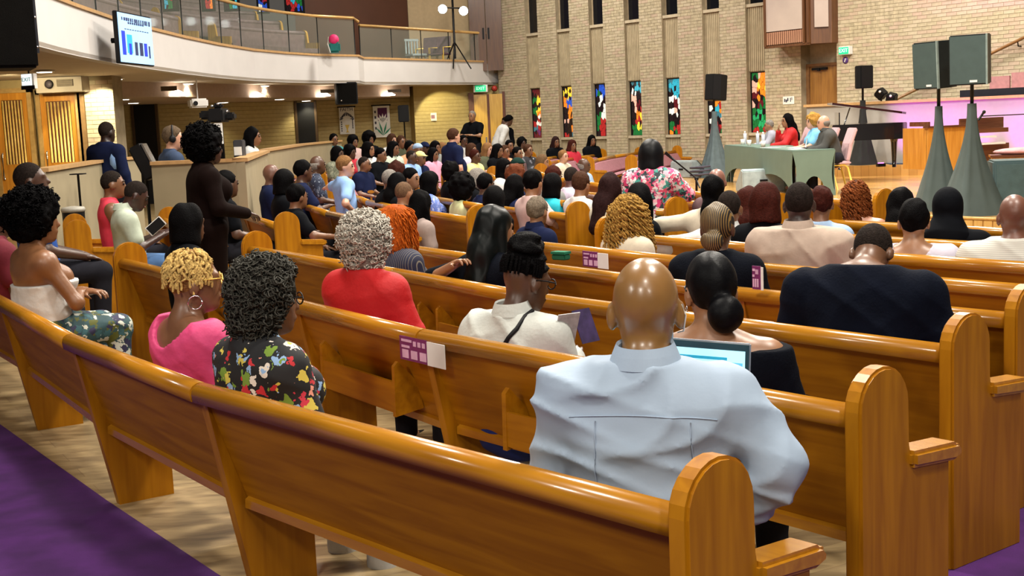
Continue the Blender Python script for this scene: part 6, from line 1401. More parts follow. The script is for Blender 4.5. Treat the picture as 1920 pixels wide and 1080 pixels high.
# ------------------------------------------------------------------ foreground people
def glasses(c, m):
    HD, s = c['HD'], c['s']; m2 = MB()
    for sd in (1, -1):
        m2.tube([HD(sd * 0.033 + 0.026 * math.cos(a), 0.100, 0.006 + 0.021 * math.sin(a)) for a in np.linspace(0, 2 * math.pi, 13)], 0.0028 * s, 5); m2.tube([HD(sd * 0.058, 0.098, 0.012), HD(sd * 0.080, 0.03, 0.012), HD(sd * 0.086, -0.02, 0.008)], 0.0028 * s, 5)
    m2.tube([HD(-0.008, 0.106, 0.01), HD(0.008, 0.106, 0.01)], 0.0026 * s, 5); return m2.build('glasses', m, c['o'])
def earring(c, sd, r, m, thick=0.0022):
    HD, s = c['HD'], c['s']; MB().tube([HD(sd * 0.084 , -0.012 + r * math.cos(a), -0.045 - r + r * math.sin(a)) for a in np.linspace(0, 2 * math.pi, 17)], thick * s, 5).build('earring', m, c['o'])
BSK = (0.22, 0.108, 0.030)
# 1 bald man in the pale blue shirt
r = on_pew((1, 0), 1207, 480); q = r[1]; z = r[3]; top, base = fit(z); rz1 = math.radians(-14)
eR = local(q, rz1, base, aty(1462, 868, 2.98)); wR = local(q, rz1, base, aty(1400, 955, 3.08))
BLUES = mat('cloth_pale_blue', (0.31, 0.39, 0.50), rough=0.75, var=0.05, scale=6, bump=0.05, bscale=70)
def ex1(c):
    HD, s = c['HD'], c['s']
    SEAM = mat('shirt_seam', (0.33, 0.42, 0.55), rough=0.8, var=0)
    MB().tube(on_cloth(c, [(x, 0.385 + 0.012 * math.cos(x * 8)) for x in np.linspace(-0.185, 0.19, 22)]), 0.0016, 5).build('yoke_seam', SEAM, c['o'])
    for x0 in (-0.115, 0.125): MB().tube(on_cloth(c, [(x0 + 0.02 * (0.385 - z) * (1 if x0 > 0 else -1), z) for z in np.linspace(0.38, 0.10, 16)]), 0.0016, 5).build('pleat_seam', SEAM, c['o'])
    for sd in (1,):
        MB().tube([HD(0.082, -0.02, 0.012), HD(0.090, -0.035, -0.012), HD(0.084, -0.01, -0.05), HD(0.07, 0.05, -0.06)], 0.0018 * s, 5).build('mask_loop', WHITEM, c['o'])
    v = hvol(c, 0.1, 0.2, 0.1); v.ell(HD(0, 0.045, -0.065), np.array([0.060, 0.078, 0.055]) * s, 0, c['R']); v.plane(HD(0, 0.03, 0), c['R'] @ np.array([0, -1, 0])); finish_hair(c, v, mat('mask_blue', (0.35, 0.50, 0.62)), 'face_mask')
man1 = person('bald man in a pale blue shirt seen from behind, arm over the pew end', q, rz1, top, True, skin=BSK, h=0.0085, lean=-0.02, yaw=0.10, nod=0.05, build=1.16, shirt=BLUES, sleeve='long', neck='collar', collar=True, pants=DKP, armR=(eR, wR), armL='lap', folds=0.010, base=base, extra=ex1, hs=1.05)
_b = man1.data.materials[0].node_tree.nodes['Principled BSDF']; _b.inputs['Coat Weight'].default_value = 0.45; _b.inputs['Coat Roughness'].default_value = 0.22; _b.inputs['Roughness'].default_value = 0.35
man1_loc, man1_rz = q, rz1
# 2 woman with grey-black curls in a black floral top
FLB = floral('cloth_black_floral', (0.006, 0.006, 0.008), [(0.70, 0.62, 0.55), (0.62, 0.50, 0.08), (0.55, 0.03, 0.06), (0.75, 0.30, 0.22), (0.25, 0.40, 0.65), (0.16, 0.26, 0.03), (0.50, 0.02, 0.03)], scale=15, petal=0.36, dens=0.62)
HGK = hairmat('salt_pepper', (0.02, 0.019, 0.016), 0.5); HGK2 = hairmat('salt_pepper_curl', (0.055, 0.052, 0.044), 0.4)
def ex2(c):
    v = hvol(c, 0.26, 0.24, 0.26, 0.24); v.ell(c['HD'](0, -0.022, 0.040), np.array([0.106, 0.114, 0.108]) * c['s'], 0, c['R']); v.ell(c['HD'](0, -0.045, -0.05), np.array([0.098, 0.085, 0.09]) * c['s'], 0.03, c['R']); v.noise(0.008, 80, 3); face_cut(c, v, 0.066); finish_hair(c, v, HGK)
    curls(c, HGK2, 1250, (0.114, 0.122, 0.118), (0, -0.022, 0.040), 0.013, 0.0042); curls(c, HGK2, 420, (0.106, 0.094, 0.095), (0, -0.045, -0.05), 0.013, 0.0042)
    glasses(c, BLACK); earring(c, 1, 0.012, CHROME)
seated('woman with a mop of grey-black curls in a black floral blouse', 490, 470, (1, 0), turn=0.12, yaw=-0.12, hairup=0.05, skin=SKM, h=0.0095, build=1.04, slim=0.9, shirt=FLB, sleeve='half', neck='crew', pants=WHT, folds=0.003, extra=ex2, armL='lap', armR='lap', nod=0.05)
# 3 woman with short golden twists in pink
PINK = mat('cloth_pink', (0.58, 0.05, 0.17), rough=0.7, var=0.08, scale=10, bump=0.35, bscale=30)
HGT = hairmat('gold_twist', (0.55, 0.36, 0.12), 0.4); HGS = hairmat('gold_scalp', (0.26, 0.13, 0.045), 0.6)
def ex3(c):
    r = np.random.default_rng(5); R, s = c['R'], c['s']; paths = []; rad = []
    v = hvol(c); v.ell(c['HD'](0, -0.014, 0.028), np.array([0.0775, 0.0975, 0.0975]) * s, 0, R); face_cut(c, v, 0.05); v.plane(c['HD'](0, -0.05, -0.075), R @ np.array([0, 0, -1])); finish_hair(c, v, HGS)
    for i in range(260):
        az = r.uniform(-2.75, 2.75) - math.pi / 2; el0 = r.uniform(0.1, 1.35); ln = r.uniform(0.35, 0.7); P = []
        for t in np.linspace(0, 1, 9):
            el = el0 - ln * t; k = 1.0 + 0.03 * math.sin(9 * t + i) + 0.10 * max(0, t - 0.5); d = np.array([math.cos(el) * math.cos(az + 0.15 * math.sin(3 * t + i)), math.cos(el) * math.sin(az + 0.15 * math.sin(3 * t + i)), math.sin(el)])
            if el < -0.1: d = np.array([math.cos(az) , math.sin(az), el * 1.1])
            P.append(np.array([0, -0.014, 0.028]) + d * np.array([0.082, 0.102, 0.102]) * k)
        P = np.array(P)
        if P[-1][1] > 0.06 and P[-1][2] < 0.06: continue
        paths.append((R @ (P * s).T).T + c['hc']); rad.append(np.array([0.0035, 0.0055, 0.005, 0.006, 0.005, 0.006, 0.005, 0.0055, 0.004]) * s)
    V, F = tubes_np(paths, rad, 5); me = mesh_np('twists', V, F); me.materials.append(HGT); o = link('twists', me, None, c['o']); o['kind'] = 'stuff'
    glasses(c, GOLD); earring(c, 1, 0.026, CHROME, 0.003)
seated('woman with short golden twists and hoop earring in a bright pink blouse', 356, 463, (1, 0), turn=0.05, yaw=-0.32, hairup=0.01, skin=SKM, h=0.0095, build=1.06, slim=0.9, shirt=PINK, sleeve='half', neck='wide', pants=PINK, folds=0.004, extra=ex3)
# 4 woman with a round afro and bare shoulders
WDR = mat('cloth_white_dress', (0.60, 0.60, 0.58), rough=0.8, var=0.06, bump=0.4, bscale=26)
def ex4(c):
    MB().sph(c['HD'](0.086, -0.01, -0.05), 0.008 * c['s']).build('earring', CHROME, c['o'])
    curls(c, HK, 1500, (0.145, 0.152, 0.148), (0, -0.03, 0.045), 0.008, 0.0045, turns=1.2)
SKIRTP = floral('cloth_patterned_skirt', (0.02, 0.06, 0.07), [(0.5, 0.52, 0.45), (0.08, 0.09, 0.01), (0.03, 0.10, 0.12), (0.02, 0.02, 0.06)], scale=14, petal=0.5, dens=0.8)
seated('woman with a round black afro and bare shoulders in a strapless white dress', 63, 352, (1, 0), turn=0.12, yaw=-0.35, hairup=0.055, skin=(0.20, 0.085, 0.035), h=0.011, build=1.12, slim=0.95, shirt=WDR, sleeve='none', neck='strapless', pants=SKIRTP, hair='bigafro', hairm=HK, armR='crossed', armL='crossed', folds=0.005, extra=ex4)
# 6 woman with white curls in red
REDC = mat('cloth_red', (0.42, 0.004, 0.006), rough=0.7, var=0.06, scale=8, bump=0.2, bscale=60)
HW2 = hairmat('white_curl', (0.50, 0.46, 0.40), 0.45)
def ex6(c):
    v = hvol(c, 0.26, 0.24, 0.26, 0.24); v.ell(c['HD'](0, -0.022, 0.040), np.array([0.118, 0.122, 0.116]) * c['s'], 0, c['R']); v.ell(c['HD'](0, -0.04, -0.05), np.array([0.095, 0.085, 0.085]) * c['s'], 0.03, c['R']); v.noise(0.006, 90, 3); face_cut(c, v, 0.066); finish_hair(c, v, HG)
    curls(c, HW2, 1200, (0.123, 0.128, 0.122), (0, -0.022, 0.040), 0.010, 0.0050); curls(c, HW2, 350, (0.10, 0.092, 0.09), (0, -0.04, -0.05), 0.010, 0.0050)
seated('woman with cloudy white curls in a scarlet top', 685, 392, (1, 1), turn=0.35, yaw=0.2, hairup=0.045, skin=SKL, h=0.0105, build=1.13, slim=0.95, shirt=REDC, sleeve='long', neck='crew', folds=0.003, extra=ex6, armR='lap', armL='lap')
# 7 person in a white shirt with a black strap
def ex7(c):
    T, s, HD, R = c['T'], c['s'], c['HD'], c['R']
    pp = on_cloth(c, [(-0.10 + 0.19 * t, 0.16 + 0.30 * t ** 0.85) for t in np.linspace(0, 1, 16)], lift=0.006); MB().tube(pp + [tuple(T(0.098, -0.062, 0.505)), tuple(T(0.104, -0.01, 0.522))], 0.009 * s, 6).build('bag_strap', BLACK, c['o'])
    v = hvol(c, 0.2, 0.2, 0.3); v.cap(HD(0, -0.02, 0.06), HD(0, -0.03, 0.125), 0.082 * s, 0.070 * s, 0.02, (1, 0.95, 1)); v.plane(HD(0, 0, 0.035), R @ np.array([0, 0.25, -1])); v.noise(0.008, 110, 9); finish_hair(c, v, HK)
    paths = []; r = np.random.default_rng(4)
    for i in range(26):
        a = -math.pi / 2 + r.uniform(-1.9, 1.9); d = np.array([math.cos(a), math.sin(a)]); P = np.array([[d[0] * 0.083 * k, -0.02 + d[1] * 0.10 * k, z] for k, z in ((0.95, 0.09), (1.03, 0.055), (1.0, 0.02))]); paths.append((R @ (P * s).T).T + c['hc'])
    V, F = tubes_np(paths, [np.array([0.007, 0.007, 0.004]) * s] * len(paths), 5); me = mesh_np('braid_ends', V, F); me.materials.append(HK); o = link('braid_ends', me, None, c['o']); o['kind'] = 'stuff'; glasses(c, BLACK)
WSH = mat('cloth_white_shirt', (0.48, 0.50, 0.47), rough=0.75, var=0.05, scale=8, bump=0.2, bscale=60)
seated('person with high-top braids in a white shirt crossed by a black strap', 965, 434, (1, 1), turn=0.30, yaw=-0.35, nod=0.25, hairup=0.07, skin=SKD, h=0.0105, build=1.04, shirt=WSH, sleeve='long', neck='collar', collar=True, pants=cloth('royal', (0.01, 0.025, 0.16)), folds=0.006, extra=ex7, armR='phone', armL='lap')
# 8 woman with a low bun, bare upper back
def ex8(c):
    HD, s, R = c['HD'], c['s'], c['R']; v = hvol(c, 0.26, 0.24, 0.22, 0.2); v.ell(HD(0, -0.016, 0.032), np.array([0.084, 0.105, 0.103]) * s, 0, R); v.ell(HD(0.015, -0.125, -0.06), np.array([0.060, 0.055, 0.062]) * s, 0.015, R); v.noise(0.0025, 60, 4, 0.3); face_cut(c, v, 0.055); finish_hair(c, v, mat('hair_sleek', (0.003, 0.003, 0.004), rough=0.45, var=0.3, scale=40, bump=0.1, bscale=120, spec=0.08)); glasses(c, BLACK); earring(c, -1, 0.009, CHROME)
BKT = mat('cloth_black_knit', (0.0025, 0.0035, 0.007), rough=0.9, var=0.15, bump=0.25, bscale=120, spec=0.08)
seated('woman with a sleek low bun in a black off-the-shoulder top', 1335, 476, (1, 1), turn=0.55, yaw=0.45, skin=SKL, h=0.0100, build=1.22, slim=0.92, shirt=BKT, sleeve='long', neck='off', folds=0.003, extra=ex8)
# 9 broad man in black, head bowed
seated('broad man in a black jumper with his shaved head bowed', 1614, 434, (1, 2), turn=0.42, yaw=0.0, nod=0.95, dz=0.10, skin=(0.14, 0.062, 0.03), h=0.0105, build=1.42, shirt=mat('cloth_black_jumper', (0.0025, 0.004, 0.010), rough=0.9, var=0.15, bump=0.2, bscale=100, spec=0.08), sleeve='long', neck='crew', folds=0.004, hair='stubble', hairm=HS, lean=0.10, hs=0.97)
# 10 woman with gold-streaked braided bun
BRD = stripes('hair_gold_braids', (0.012, 0.008, 0.006), (0.24, 0.145, 0.04), 34, 'X', 0.66, 0.6)
seated('woman with gold-streaked braids in a low bun and black top', 1345, 381, (1, 3), turn=0.5, yaw=0.1, skin=SKD, h=0.011, build=1.10, slim=0.92, shirt=BKT, sleeve='long', neck='crew', hair='bun', hairm=BRD, folds=0.002)
# 11 woman with long black hair, arms on the pew back
seated('woman with long black hair in a black top, elbow along the pew back', 925, 388, (1, 2), turn=0.25, yaw=-0.2, skin=SKL, h=0.011, build=1.12, slim=0.95, shirt=BKT, sleeve='half', neck='crew', hair='long', hairm=mat('hair_teal_black', (0.0025, 0.004, 0.004), rough=0.4, var=0.2, spec=0.16), armL='elbowback', armR='lap')
# 12 woman with copper hair
NVS = stripes('cloth_navy_stripe', (0.008, 0.010, 0.035), (0.20, 0.18, 0.14), 22, 'X', 0.93)
seated('woman with bright copper bobbed hair in a navy striped shirt', 742, 378, (1, 2), turn=0.2, yaw=0.0, skin=SKM, hairup=0.03, h=0.011, build=1.0, slim=0.92, shirt=NVS, sleeve='short', neck='crew', hair='bob', hairm=HO, hs=1.1, extra=lambda c: ringlets(c, hairmat('orange_strand', (0.42, 0.09, 0.01)), 150, 0.26, 0.10, 0.13, 0.11, 0.12, 0.005, 0.006, 3, 2))
# laptop on the bald man's knees
tl, tr, br_ = aty(1180, 626, 3.36), aty(1419, 644, 3.26), aty(1404, 752, 3.30)
bl_ = tl + (br_ - tr)
ux = tr - tl; Lx = np.linalg.norm(ux); ux /= Lx; uz = (tl - bl_); Lz = np.linalg.norm(uz); uz /= Lz; uy = np.cross(uz, ux); uz = np.cross(ux, uy); Lz = 0.21
lt = thing('laptop', 'open silver laptop with a bright blue-white screen in front of the bald man', 'laptop'); lt.matrix_world = Matrix(((ux[0], uy[0], uz[0], bl_[0]), (ux[1], uy[1], uz[1], bl_[1]), (ux[2], uy[2], uz[2], tl[2] - uz[2] * Lz), (0, 0, 0, 1)))
MB().box(0, Lx, 0, 0.007, 0, Lz).build('lid', mat('laptop_silver', (0.45, 0.45, 0.46), rough=0.35, metal=0.8, var=0), lt, bevel=0.003); MB().box(0.004, Lx - 0.004, -0.002, 0.0, 0.004, Lz - 0.004).build('bezel', mat('bezel', (0.02, 0.05, 0.06), rough=0.25), lt)
MB().box(0.014, Lx - 0.014, -0.0035, -0.002, 0.012, Lz - 0.022).build('display', mat('laptop_glow', (0.42, 0.78, 0.90), emis=0.85, var=0.05, scale=4), lt)
m2 = MB(); m3 = MB()
m2.box(0.014, Lx * 0.82, -0.0045, -0.0036, Lz - 0.05, Lz - 0.042)
for k in range(6): m3.box(0.03, Lx * 0.78, -0.0045, -0.0036, Lz - 0.068 - 0.022 * k, Lz - 0.058 - 0.022 * k)
m2.build('toolbar', mat('laptop_teal', (0.02, 0.30, 0.45), emis=0.6, var=0), lt); m3.build('text_rows', mat('laptop_row', (0.62, 0.80, 0.86), emis=0.8, var=0), lt)
MB().box(Lx * 0.86, Lx - 0.02, -0.0045, -0.0036, 0.02, Lz - 0.055).build('side_column', mat('laptop_side', (0.12, 0.45, 0.80), emis=0.7, var=0), lt)
MB().box(0, Lx, -0.20, 0.0, -0.012, 0.0).build('keyboard_deck', MATS['laptop_silver'], lt, bevel=0.003)
# ------------------------------------------------------------------ the rest of the congregation
def C_(c, n): return cloth(n, c)
TEAL = C_((0.02, 0.42, 0.52), 'turquoise'); LAV = C_((0.55, 0.50, 0.62), 'lavender'); BEIGE = C_((0.40, 0.31, 0.25), 'beige'); DUST = C_((0.55, 0.38, 0.36), 'dusty_pink'); LIME = C_((0.58, 0.62, 0.34), 'pale_lime'); YELC = C_((0.72, 0.64, 0.26), 'pale_yellow'); PEACH = C_((0.75, 0.30, 0.16), 'peach'); PNK = C_((0.68, 0.30, 0.42), 'rose_pink'); OLIVE = C_((0.07, 0.075, 0.045), 'olive'); RED2 = C_((0.45, 0.02, 0.04), 'crimson'); MINT = C_((0.46, 0.52, 0.42), 'mint'); GREYC2 = C_((0.20, 0.21, 0.20), 'mid_grey'); BLU2 = C_((0.30, 0.42, 0.60), 'sky'); PLUM = C_((0.10, 0.055, 0.06), 'plum'); MARO = C_((0.12, 0.01, 0.02), 'maroon'); BRN = C_((0.006, 0.0025, 0.002), 'dark_brown'); TAUP = C_((0.26, 0.20, 0.18), 'taupe'); STRW = stripes('cloth_white_stripe', (0.50, 0.49, 0.44), (0.36, 0.35, 0.32), 30, 'Z', 0.7)
BFL = floral('cloth_blue_floral', (0.14, 0.22, 0.60), [(0.5, 0.55, 0.8), (0.05, 0.1, 0.45), (0.3, 0.35, 0.7)], 24); TRO = floral('cloth_tropical', (0.45, 0.28, 0.02), [(0.7, 0.45, 0.03), (0.05, 0.16, 0.02), (0.35, 0.03, 0.15), (0.55, 0.08, 0.02)], 14, 0.5); NVF = floral('cloth_navy_print', (0.008, 0.015, 0.04), [(0.30, 0.36, 0.45), (0.05, 0.08, 0.15)], 22, 0.3, dens=0.5); CAM = floral('cloth_camo', (0.14, 0.15, 0.10), [(0.22, 0.22, 0.15), (0.08, 0.09, 0.06)], 20, 0.5)
crowd = [
 # near block
 ('person in a maroon top cut off by the left edge of the picture', -4, 372, dict(key=(1, 0), skin=SKD, shirt=MARO, hair='short', hairm=HK)),
 ('woman with long curly golden-brown hair hanging down her back', 1180, 357, dict(key=(1, 4), skin=SKL, shirt=CREAM, sleeve='long', slim=0.92, hair='short', hairm=hairmat('gold_root', (0.10, 0.05, 0.012)), hairup=0.03, extra=lambda c: ringlets(c, hairmat('gold_ringlet', (0.34, 0.19, 0.045)), 260, 0.46, 0.10, 0.20, 0.11, 0.15, 0.0075, 0.012, 8, 3))),
 ('man in a beige shirt with his back turned, dark shaved head', 1499, 340, dict(key=(1, 4), turn=0.45, skin=(0.035, 0.016, 0.012), shirt=BEIGE, sleeve='long', neck='collar', collar=True, build=1.30, folds=0.005, hair='stubble', hairm=HS)),
 ('man with a fade haircut in a crisp white shirt, elbow on the pew', 1368, 356, dict(key=(1, 5), turn=0.35, skin=SKM, shirt=WHT, sleeve='long', neck='collar', collar=True, build=1.15, hair='stubble', hairm=HS, armL='backrest')),
 ('woman with a long black ponytail in a cream blouse, arm along the pew', 1337, 330, dict(key=(1, 6), turn=0.3, skin=SKL, shirt=CREAM, sleeve='long', slim=0.95, hair='ponytail', hairm=HK, armL='backrest')),
 ('man with a bald brown head and plum shirt below the stage', 1345, 315, dict(Y=11.4, skin=(0.20, 0.085, 0.06), shirt=PLUM, turn=0.2)),
 ('woman with auburn hair left of the man in beige', 1436, 345, dict(key=(1, 5), skin=SKM, shirt=BLKC, hair='bob', hairm=HR, slim=0.95, turn=0.3)),
 ('woman with auburn locks sitting just left of the darker auburn bob', 1403, 352, dict(key=(1, 6), skin=SKM, shirt=BLKC, hair='long', hairm=HR, slim=0.95, turn=0.3)),
 ('person with dark red hair in a pale blue blouse right of the man in beige', 1541, 350, dict(key=(1, 6), turn=0.4, skin=SKM, shirt=BLU2, hair='short', hairm=HR, slim=0.95, hs=0.95)),
 ('woman with copper ringlets, bare shoulders and a tropical print top', 1606, 340, dict(key=(1, 7), turn=0.45, skin=(0.42, 0.20, 0.13), shirt=TRO, sleeve='none', neck='strapless', hair='short', hairm=hairmat('copper', (0.06, 0.016, 0.006)), slim=0.95, build=1.15, extra=lambda c: ringlets(c, hairmat('copper_ringlet', (0.19, 0.055, 0.016)), 150, 0.36, 0.09, 0.12, 0.10, 0.12, 0.008, 0.010, 6, 4))),
 ('person with black hair and black top left of the woman in white', 1690, 353, dict(key=(1, 7), skin=SKD, shirt=BLKC, hair='long', hairm=HK, turn=0.4)),
 ('woman with black cropped hair in a white scoop-neck tee', 1714, 374, dict(key=(1, 5), turn=0.5, skin=SKL, shirt=C_((0.48, 0.45, 0.53), 'soft_white'), sleeve='short', neck='scoop', hair='short', hairm=HK, slim=0.95, build=1.18, folds=0.004, tilt=0.0)),
 ('person under a draped black headscarf right of the woman in white', 1778, 353, dict(key=(1, 6), turn=0.45, skin=SKM, shirt=BLKC, sleeve='long', hair='scarf', hairm=BLKC, build=1.15)),
 ('bald man in a white striped tee at the right edge', 1903, 362, dict(key=(1, 5), turn=0.5, skin=(0.13, 0.05, 0.03), shirt=STRW, build=1.25, folds=0.004)),
 ('man with greying brown hair in a navy polo', 1008, 369, dict(Y=10.9, skin=SKL, shirt=NAVY, neck='collar', collar=True, hair='short', hairm=hairmat('ash', (0.14, 0.11, 0.08)), turn=0.1)),
 ('person with cropped black hair in a dusty pink tee, elbow on the armrest', 1000, 318, dict(skin=SKL, shirt=DUST, hair='short', hairm=HK, armR='reach', Y=11.9)),
 ('woman in a turquoise top with straight black hair', 1037, 326, dict(skin=SKM, shirt=TEAL, hair='bob', hairm=HK, sleeve='long', slim=0.95, Y=13.4)),
 ('man with a shaved head in a lavender shirt', 1072, 312, dict(skin=(0.11, 0.05, 0.045), shirt=LAV, sleeve='long', hair='stubble', hairm=HS, build=1.12, Y=14.8)),
 ('woman with straight dark hair in front of the golden curls', 1145, 326, dict(Y=10.9, skin=SKL, shirt=CREAM, hair='long', hairm=hairmat('espresso', (0.02, 0.008, 0.008)), slim=0.95)),
 ('woman with straight black hair below the standing woman in florals', 1200, 346, dict(Y=9.9, skin=SKM, shirt=BLKC, hair='longer', hairm=HK, slim=0.95)),
 ('man resting a shirt-sleeved arm in pale cotton behind the black-haired woman', 940, 398, dict(key=(1, 3), skin=SKL, shirt=C_((0.50, 0.52, 0.52), 'pale_cotton'), sleeve='long', hair='short', hairm=HK, armL='backrest')),
 # left side
 ('man with a blue collar sitting high at the left, beside the afro', 61, 300, dict(Y=9.6, skin=(0.06, 0.026, 0.015), shirt=C_((0.01, 0.06, 0.28), 'cobalt'), neck='collar', collar=True, hair='stubble', hairm=HS, yaw=-0.2, nod=-0.15)),
 ('person in a red dress with close-cropped hair beside the man in green', 209, 318, dict(Y=12.2, skin=SKM, shirt=C_((0.60, 0.04, 0.07), 'coral_red'), sleeve='none', hair='stubble', hairm=HS, yaw=-0.1)),
 ('man in a pale green polo reading with bowed head', 236, 334, dict(Y=11.0, skin=(0.045, 0.017, 0.012), shirt=MINT, neck='collar', collar=True, nod=0.45, pants=JEAN, armR='phone', armL='phone', hair='stubble', hairm=HS, yaw=-0.1)),
 ('person in black with long black hair in front of the standing woman', 352, 383, dict(Y=8.2, skin=SKD, shirt=BLKC, sleeve='long', hair='bob', hairm=HK, build=1.15)),
 ('person in black seated half hidden beside the standing woman', 424, 320, dict(Y=12.0, skin=SKD, shirt=BLKC, hair='short', hairm=HK)),
 ('bald man in navy at the end of the row by the booth wall', 508, 307, dict(Y=14.6, skin=(0.13, 0.055, 0.035), shirt=NAVY, yaw=-0.2)),
 ('woman with black hair in a dark top in front of the bald man in navy', 533, 319, dict(Y=13.2, skin=SKD, shirt=BLKC, hair='bob', hairm=HK, slim=0.95)),
 ('man in a navy polo with folded arms beside the wooden pew end', 567, 300, dict(Y=14.6, skin=SKD, shirt=NAVY, neck='collar', hair='short', hairm=HK, armR='folded')),
 ('man with thinning hair in a navy printed shirt', 594, 291, dict(Y=17.2, skin=SKD, shirt=NVF, hair='fringe', hairm=HG)),
 ('person in a dark tee sitting with a bare forearm on the knee', 556, 345, dict(Y=12.6, skin=SKM, shirt=BLKC, hair='short', hairm=HK, armR='reach')),
 ('man in a light blue shirt twisted round with a hand on the pew', 646, 292, dict(Y=15.6, skin=SKW, shirt=LBL, hair='short', hairm=HLB, armR='hips', armL='backrest', turn=0.15, yaw=-0.5, pants=KHA)),
 ('man with close-cropped greying hair leaning forward in black', 712, 316, dict(Y=12.0, skin=SKM, shirt=BLKC, hair='stubble', hairm=HG, lean=0.2)),
 ('woman in black with black hair right of the leaning man', 745, 325, dict(Y=11.9, skin=SKD, shirt=BLKC, hair='long', hairm=HK)),
 ('man with a shaved tan head amid dark jackets', 757, 340, dict(Y=10.9, skin=SKL, shirt=BLKC, hair='stubble', hairm=hairmat('tan_fuzz', (0.12, 0.07, 0.04)))),
 ('woman with long straight black hair beside the copper bob', 789, 358, dict(Y=9.9, skin=SKM, shirt=TAUP, hair='longer', hairm=HK)),
 ('woman with black hair and a lit cheek turned to the right', 770, 315, dict(Y=12.6, skin=SKL, shirt=BLKC, hair='short', hairm=HK, yaw=-0.7)),
 ('woman in a blue floral dress with black hair', 806, 322, dict(Y=12.1, skin=SKM, shirt=BFL, hair='bob', hairm=HK, slim=0.95)),
 ('woman with a black bob in a pale lime top', 868, 326, dict(Y=11.6, skin=SKM, shirt=LIME, hair='bigafro', hairm=HK, slim=0.95)),
 ('person with grey hair looking down at a booklet', 888, 315, dict(Y=12.9, skin=SKL, shirt=BLKC, hair='bob', hairm=HG, nod=0.35)),
 ('person with a wide black bob left of the dusty pink tee', 928, 350, dict(Y=10.0, skin=SKD, shirt=BLKC, hair='bob', hairm=HK)),
 ('person with black hair and dark blue top next to the black bob', 966, 328, dict(Y=11.0, skin=SKM, shirt=NAVY, hair='long', hairm=HK)),
 ('person in black right of the pale lime top', 910, 325, dict(Y=12.1, skin=SKD, shirt=NAVY, hair='short', hairm=HK)),
 ('woman with auburn curls among the dark heads', 968, 307, dict(Y=13.0, skin=SKM, shirt=NAVY, hair='curly', hairm=hairmat('rust', (0.10, 0.028, 0.012)))),
 ('person with black hair half turned in white with a dark jacket', 945, 298, dict(Y=14.2, skin=SKD, shirt=WHT, hair='bob', hairm=HK, yaw=-0.4)),
 ('person with dark hair and dark top between lime top and grey hair', 846, 300, dict(Y=14.0, skin=SKD, shirt=BLKC, hair='afro', hairm=HK)),
 ('person in a dark top with brown curls behind the leaning man', 745, 300, dict(Y=14.2, skin=SKM, shirt=BLKC, hair='afro', hairm=hairmat('chestnut', (0.04, 0.012, 0.008)))),
 # far block, facing the camera
 ('tiny far woman in a teal scarf standing near the beige partition', 625, 244, dict(Y=27.5, skin=SKM, shirt=C_((0.05, 0.28, 0.30), 'deep_teal'), hair='short', hairm=HK, tall=1)),
 ('far person in a large red wrap', 656, 268, dict(Y=20.5, skin=SKD, shirt=RED2, hair='afro', hairm=HK, build=1.3)),
 ('far woman with black hair in white beside the red wrap', 690, 265, dict(Y=21.5, skin=SKL, shirt=WHT, hair='bob', hairm=HK)),
 ('far man in a dark suit turned away in front of the white tops', 713, 277, dict(Y=18.8, skin=SKM, shirt=BLKC, hair='short', hairm=HK, build=1.25)),
 ('far man with shaved head in navy behind the light blue shirt', 682, 293, dict(Y=17.4, skin=SKM, shirt=NAVY, hair='stubble', hairm=HS)),
 ('far person in a camouflage tee left of the red wrap', 632, 274, dict(Y=19.5, skin=SKD, shirt=CAM, hair='bob', hairm=HK)),
 ('far woman with long black hair in a mint blouse', 737, 264, dict(Y=21.8, skin=SKM, shirt=MINT, hair='long', hairm=HK, armL='lap')),
 ('far person in a peach tee', 768, 263, dict(Y=22.3, skin=SKM, shirt=PEACH, hair='short', hairm=HK)),
 ('far person with a raised hand near the pole loudspeaker', 752, 253, dict(Y=25.5, skin=SKM, shirt=OLIVE, hair='short', hairm=HB_, armL='raised')),
 ('far woman with a big dark hairdo under the lily banner', 692, 245, dict(Y=26.5, skin=SKM, shirt=BLKC, hair='bigafro', hairm=HK)),
 ('far pale woman with brown hair under the lily banner', 735, 250, dict(Y=26.0, skin=SKW, shirt=WHT, hair='bob', hairm=HB_)),
 ('far person with dark curls left of the big hairdo', 662, 250, dict(Y=26.0, skin=SKM, shirt=DUST, hair='afro', hairm=HK)),
 ('far person with a light blue head wrap', 783, 269, dict(Y=22.0, skin=SKM, shirt=BLU2, hair='cap', hairm=BLU2)),
 ('far person with a yellow head wrap', 787, 284, dict(Y=19.5, skin=SKM, shirt=NAVY, hair='cap', hairm=YELC)),
 ('far person with a navy cap right of the light blue wrap', 796, 266, dict(Y=23.5, skin=SKD, shirt=BLKC, hair='cap', hairm=NAVY)),
 ('far man in a light blue shirt with arms forward', 771, 281, dict(Y=19.0, skin=SKD, shirt=LBL, hair='stubble', hairm=HS)),
 ('far woman with long black hair in a rose pink tee', 812, 277, dict(Y=20.5, skin=SKM, shirt=PNK, hair='longer', hairm=HK)),
 ('far person with black hair behind the rose pink tee', 816, 264, dict(Y=23.0, skin=SKM, shirt=GREYC2, hair='bob', hairm=HK)),
 ('far person with tawny hair left of the standing man', 829, 267, dict(Y=24.0, skin=SKW, shirt=GREYC2, hair='bob', hairm=HLB)),
 ('far man in a white shirt right of the standing man', 869, 252, dict(Y=27.0, skin=SKD, shirt=WHT, hair='short', hairm=HK)),
 ('far man in a pale yellow shirt', 890, 280, dict(Y=19.5, skin=SKD, shirt=YELC, hair='short', hairm=HR)),
 ('far woman with brown hair in lilac behind the pale yellow shirt', 884, 269, dict(Y=22.0, skin=SKL, shirt=LAV, hair='bob', hairm=HB_)),
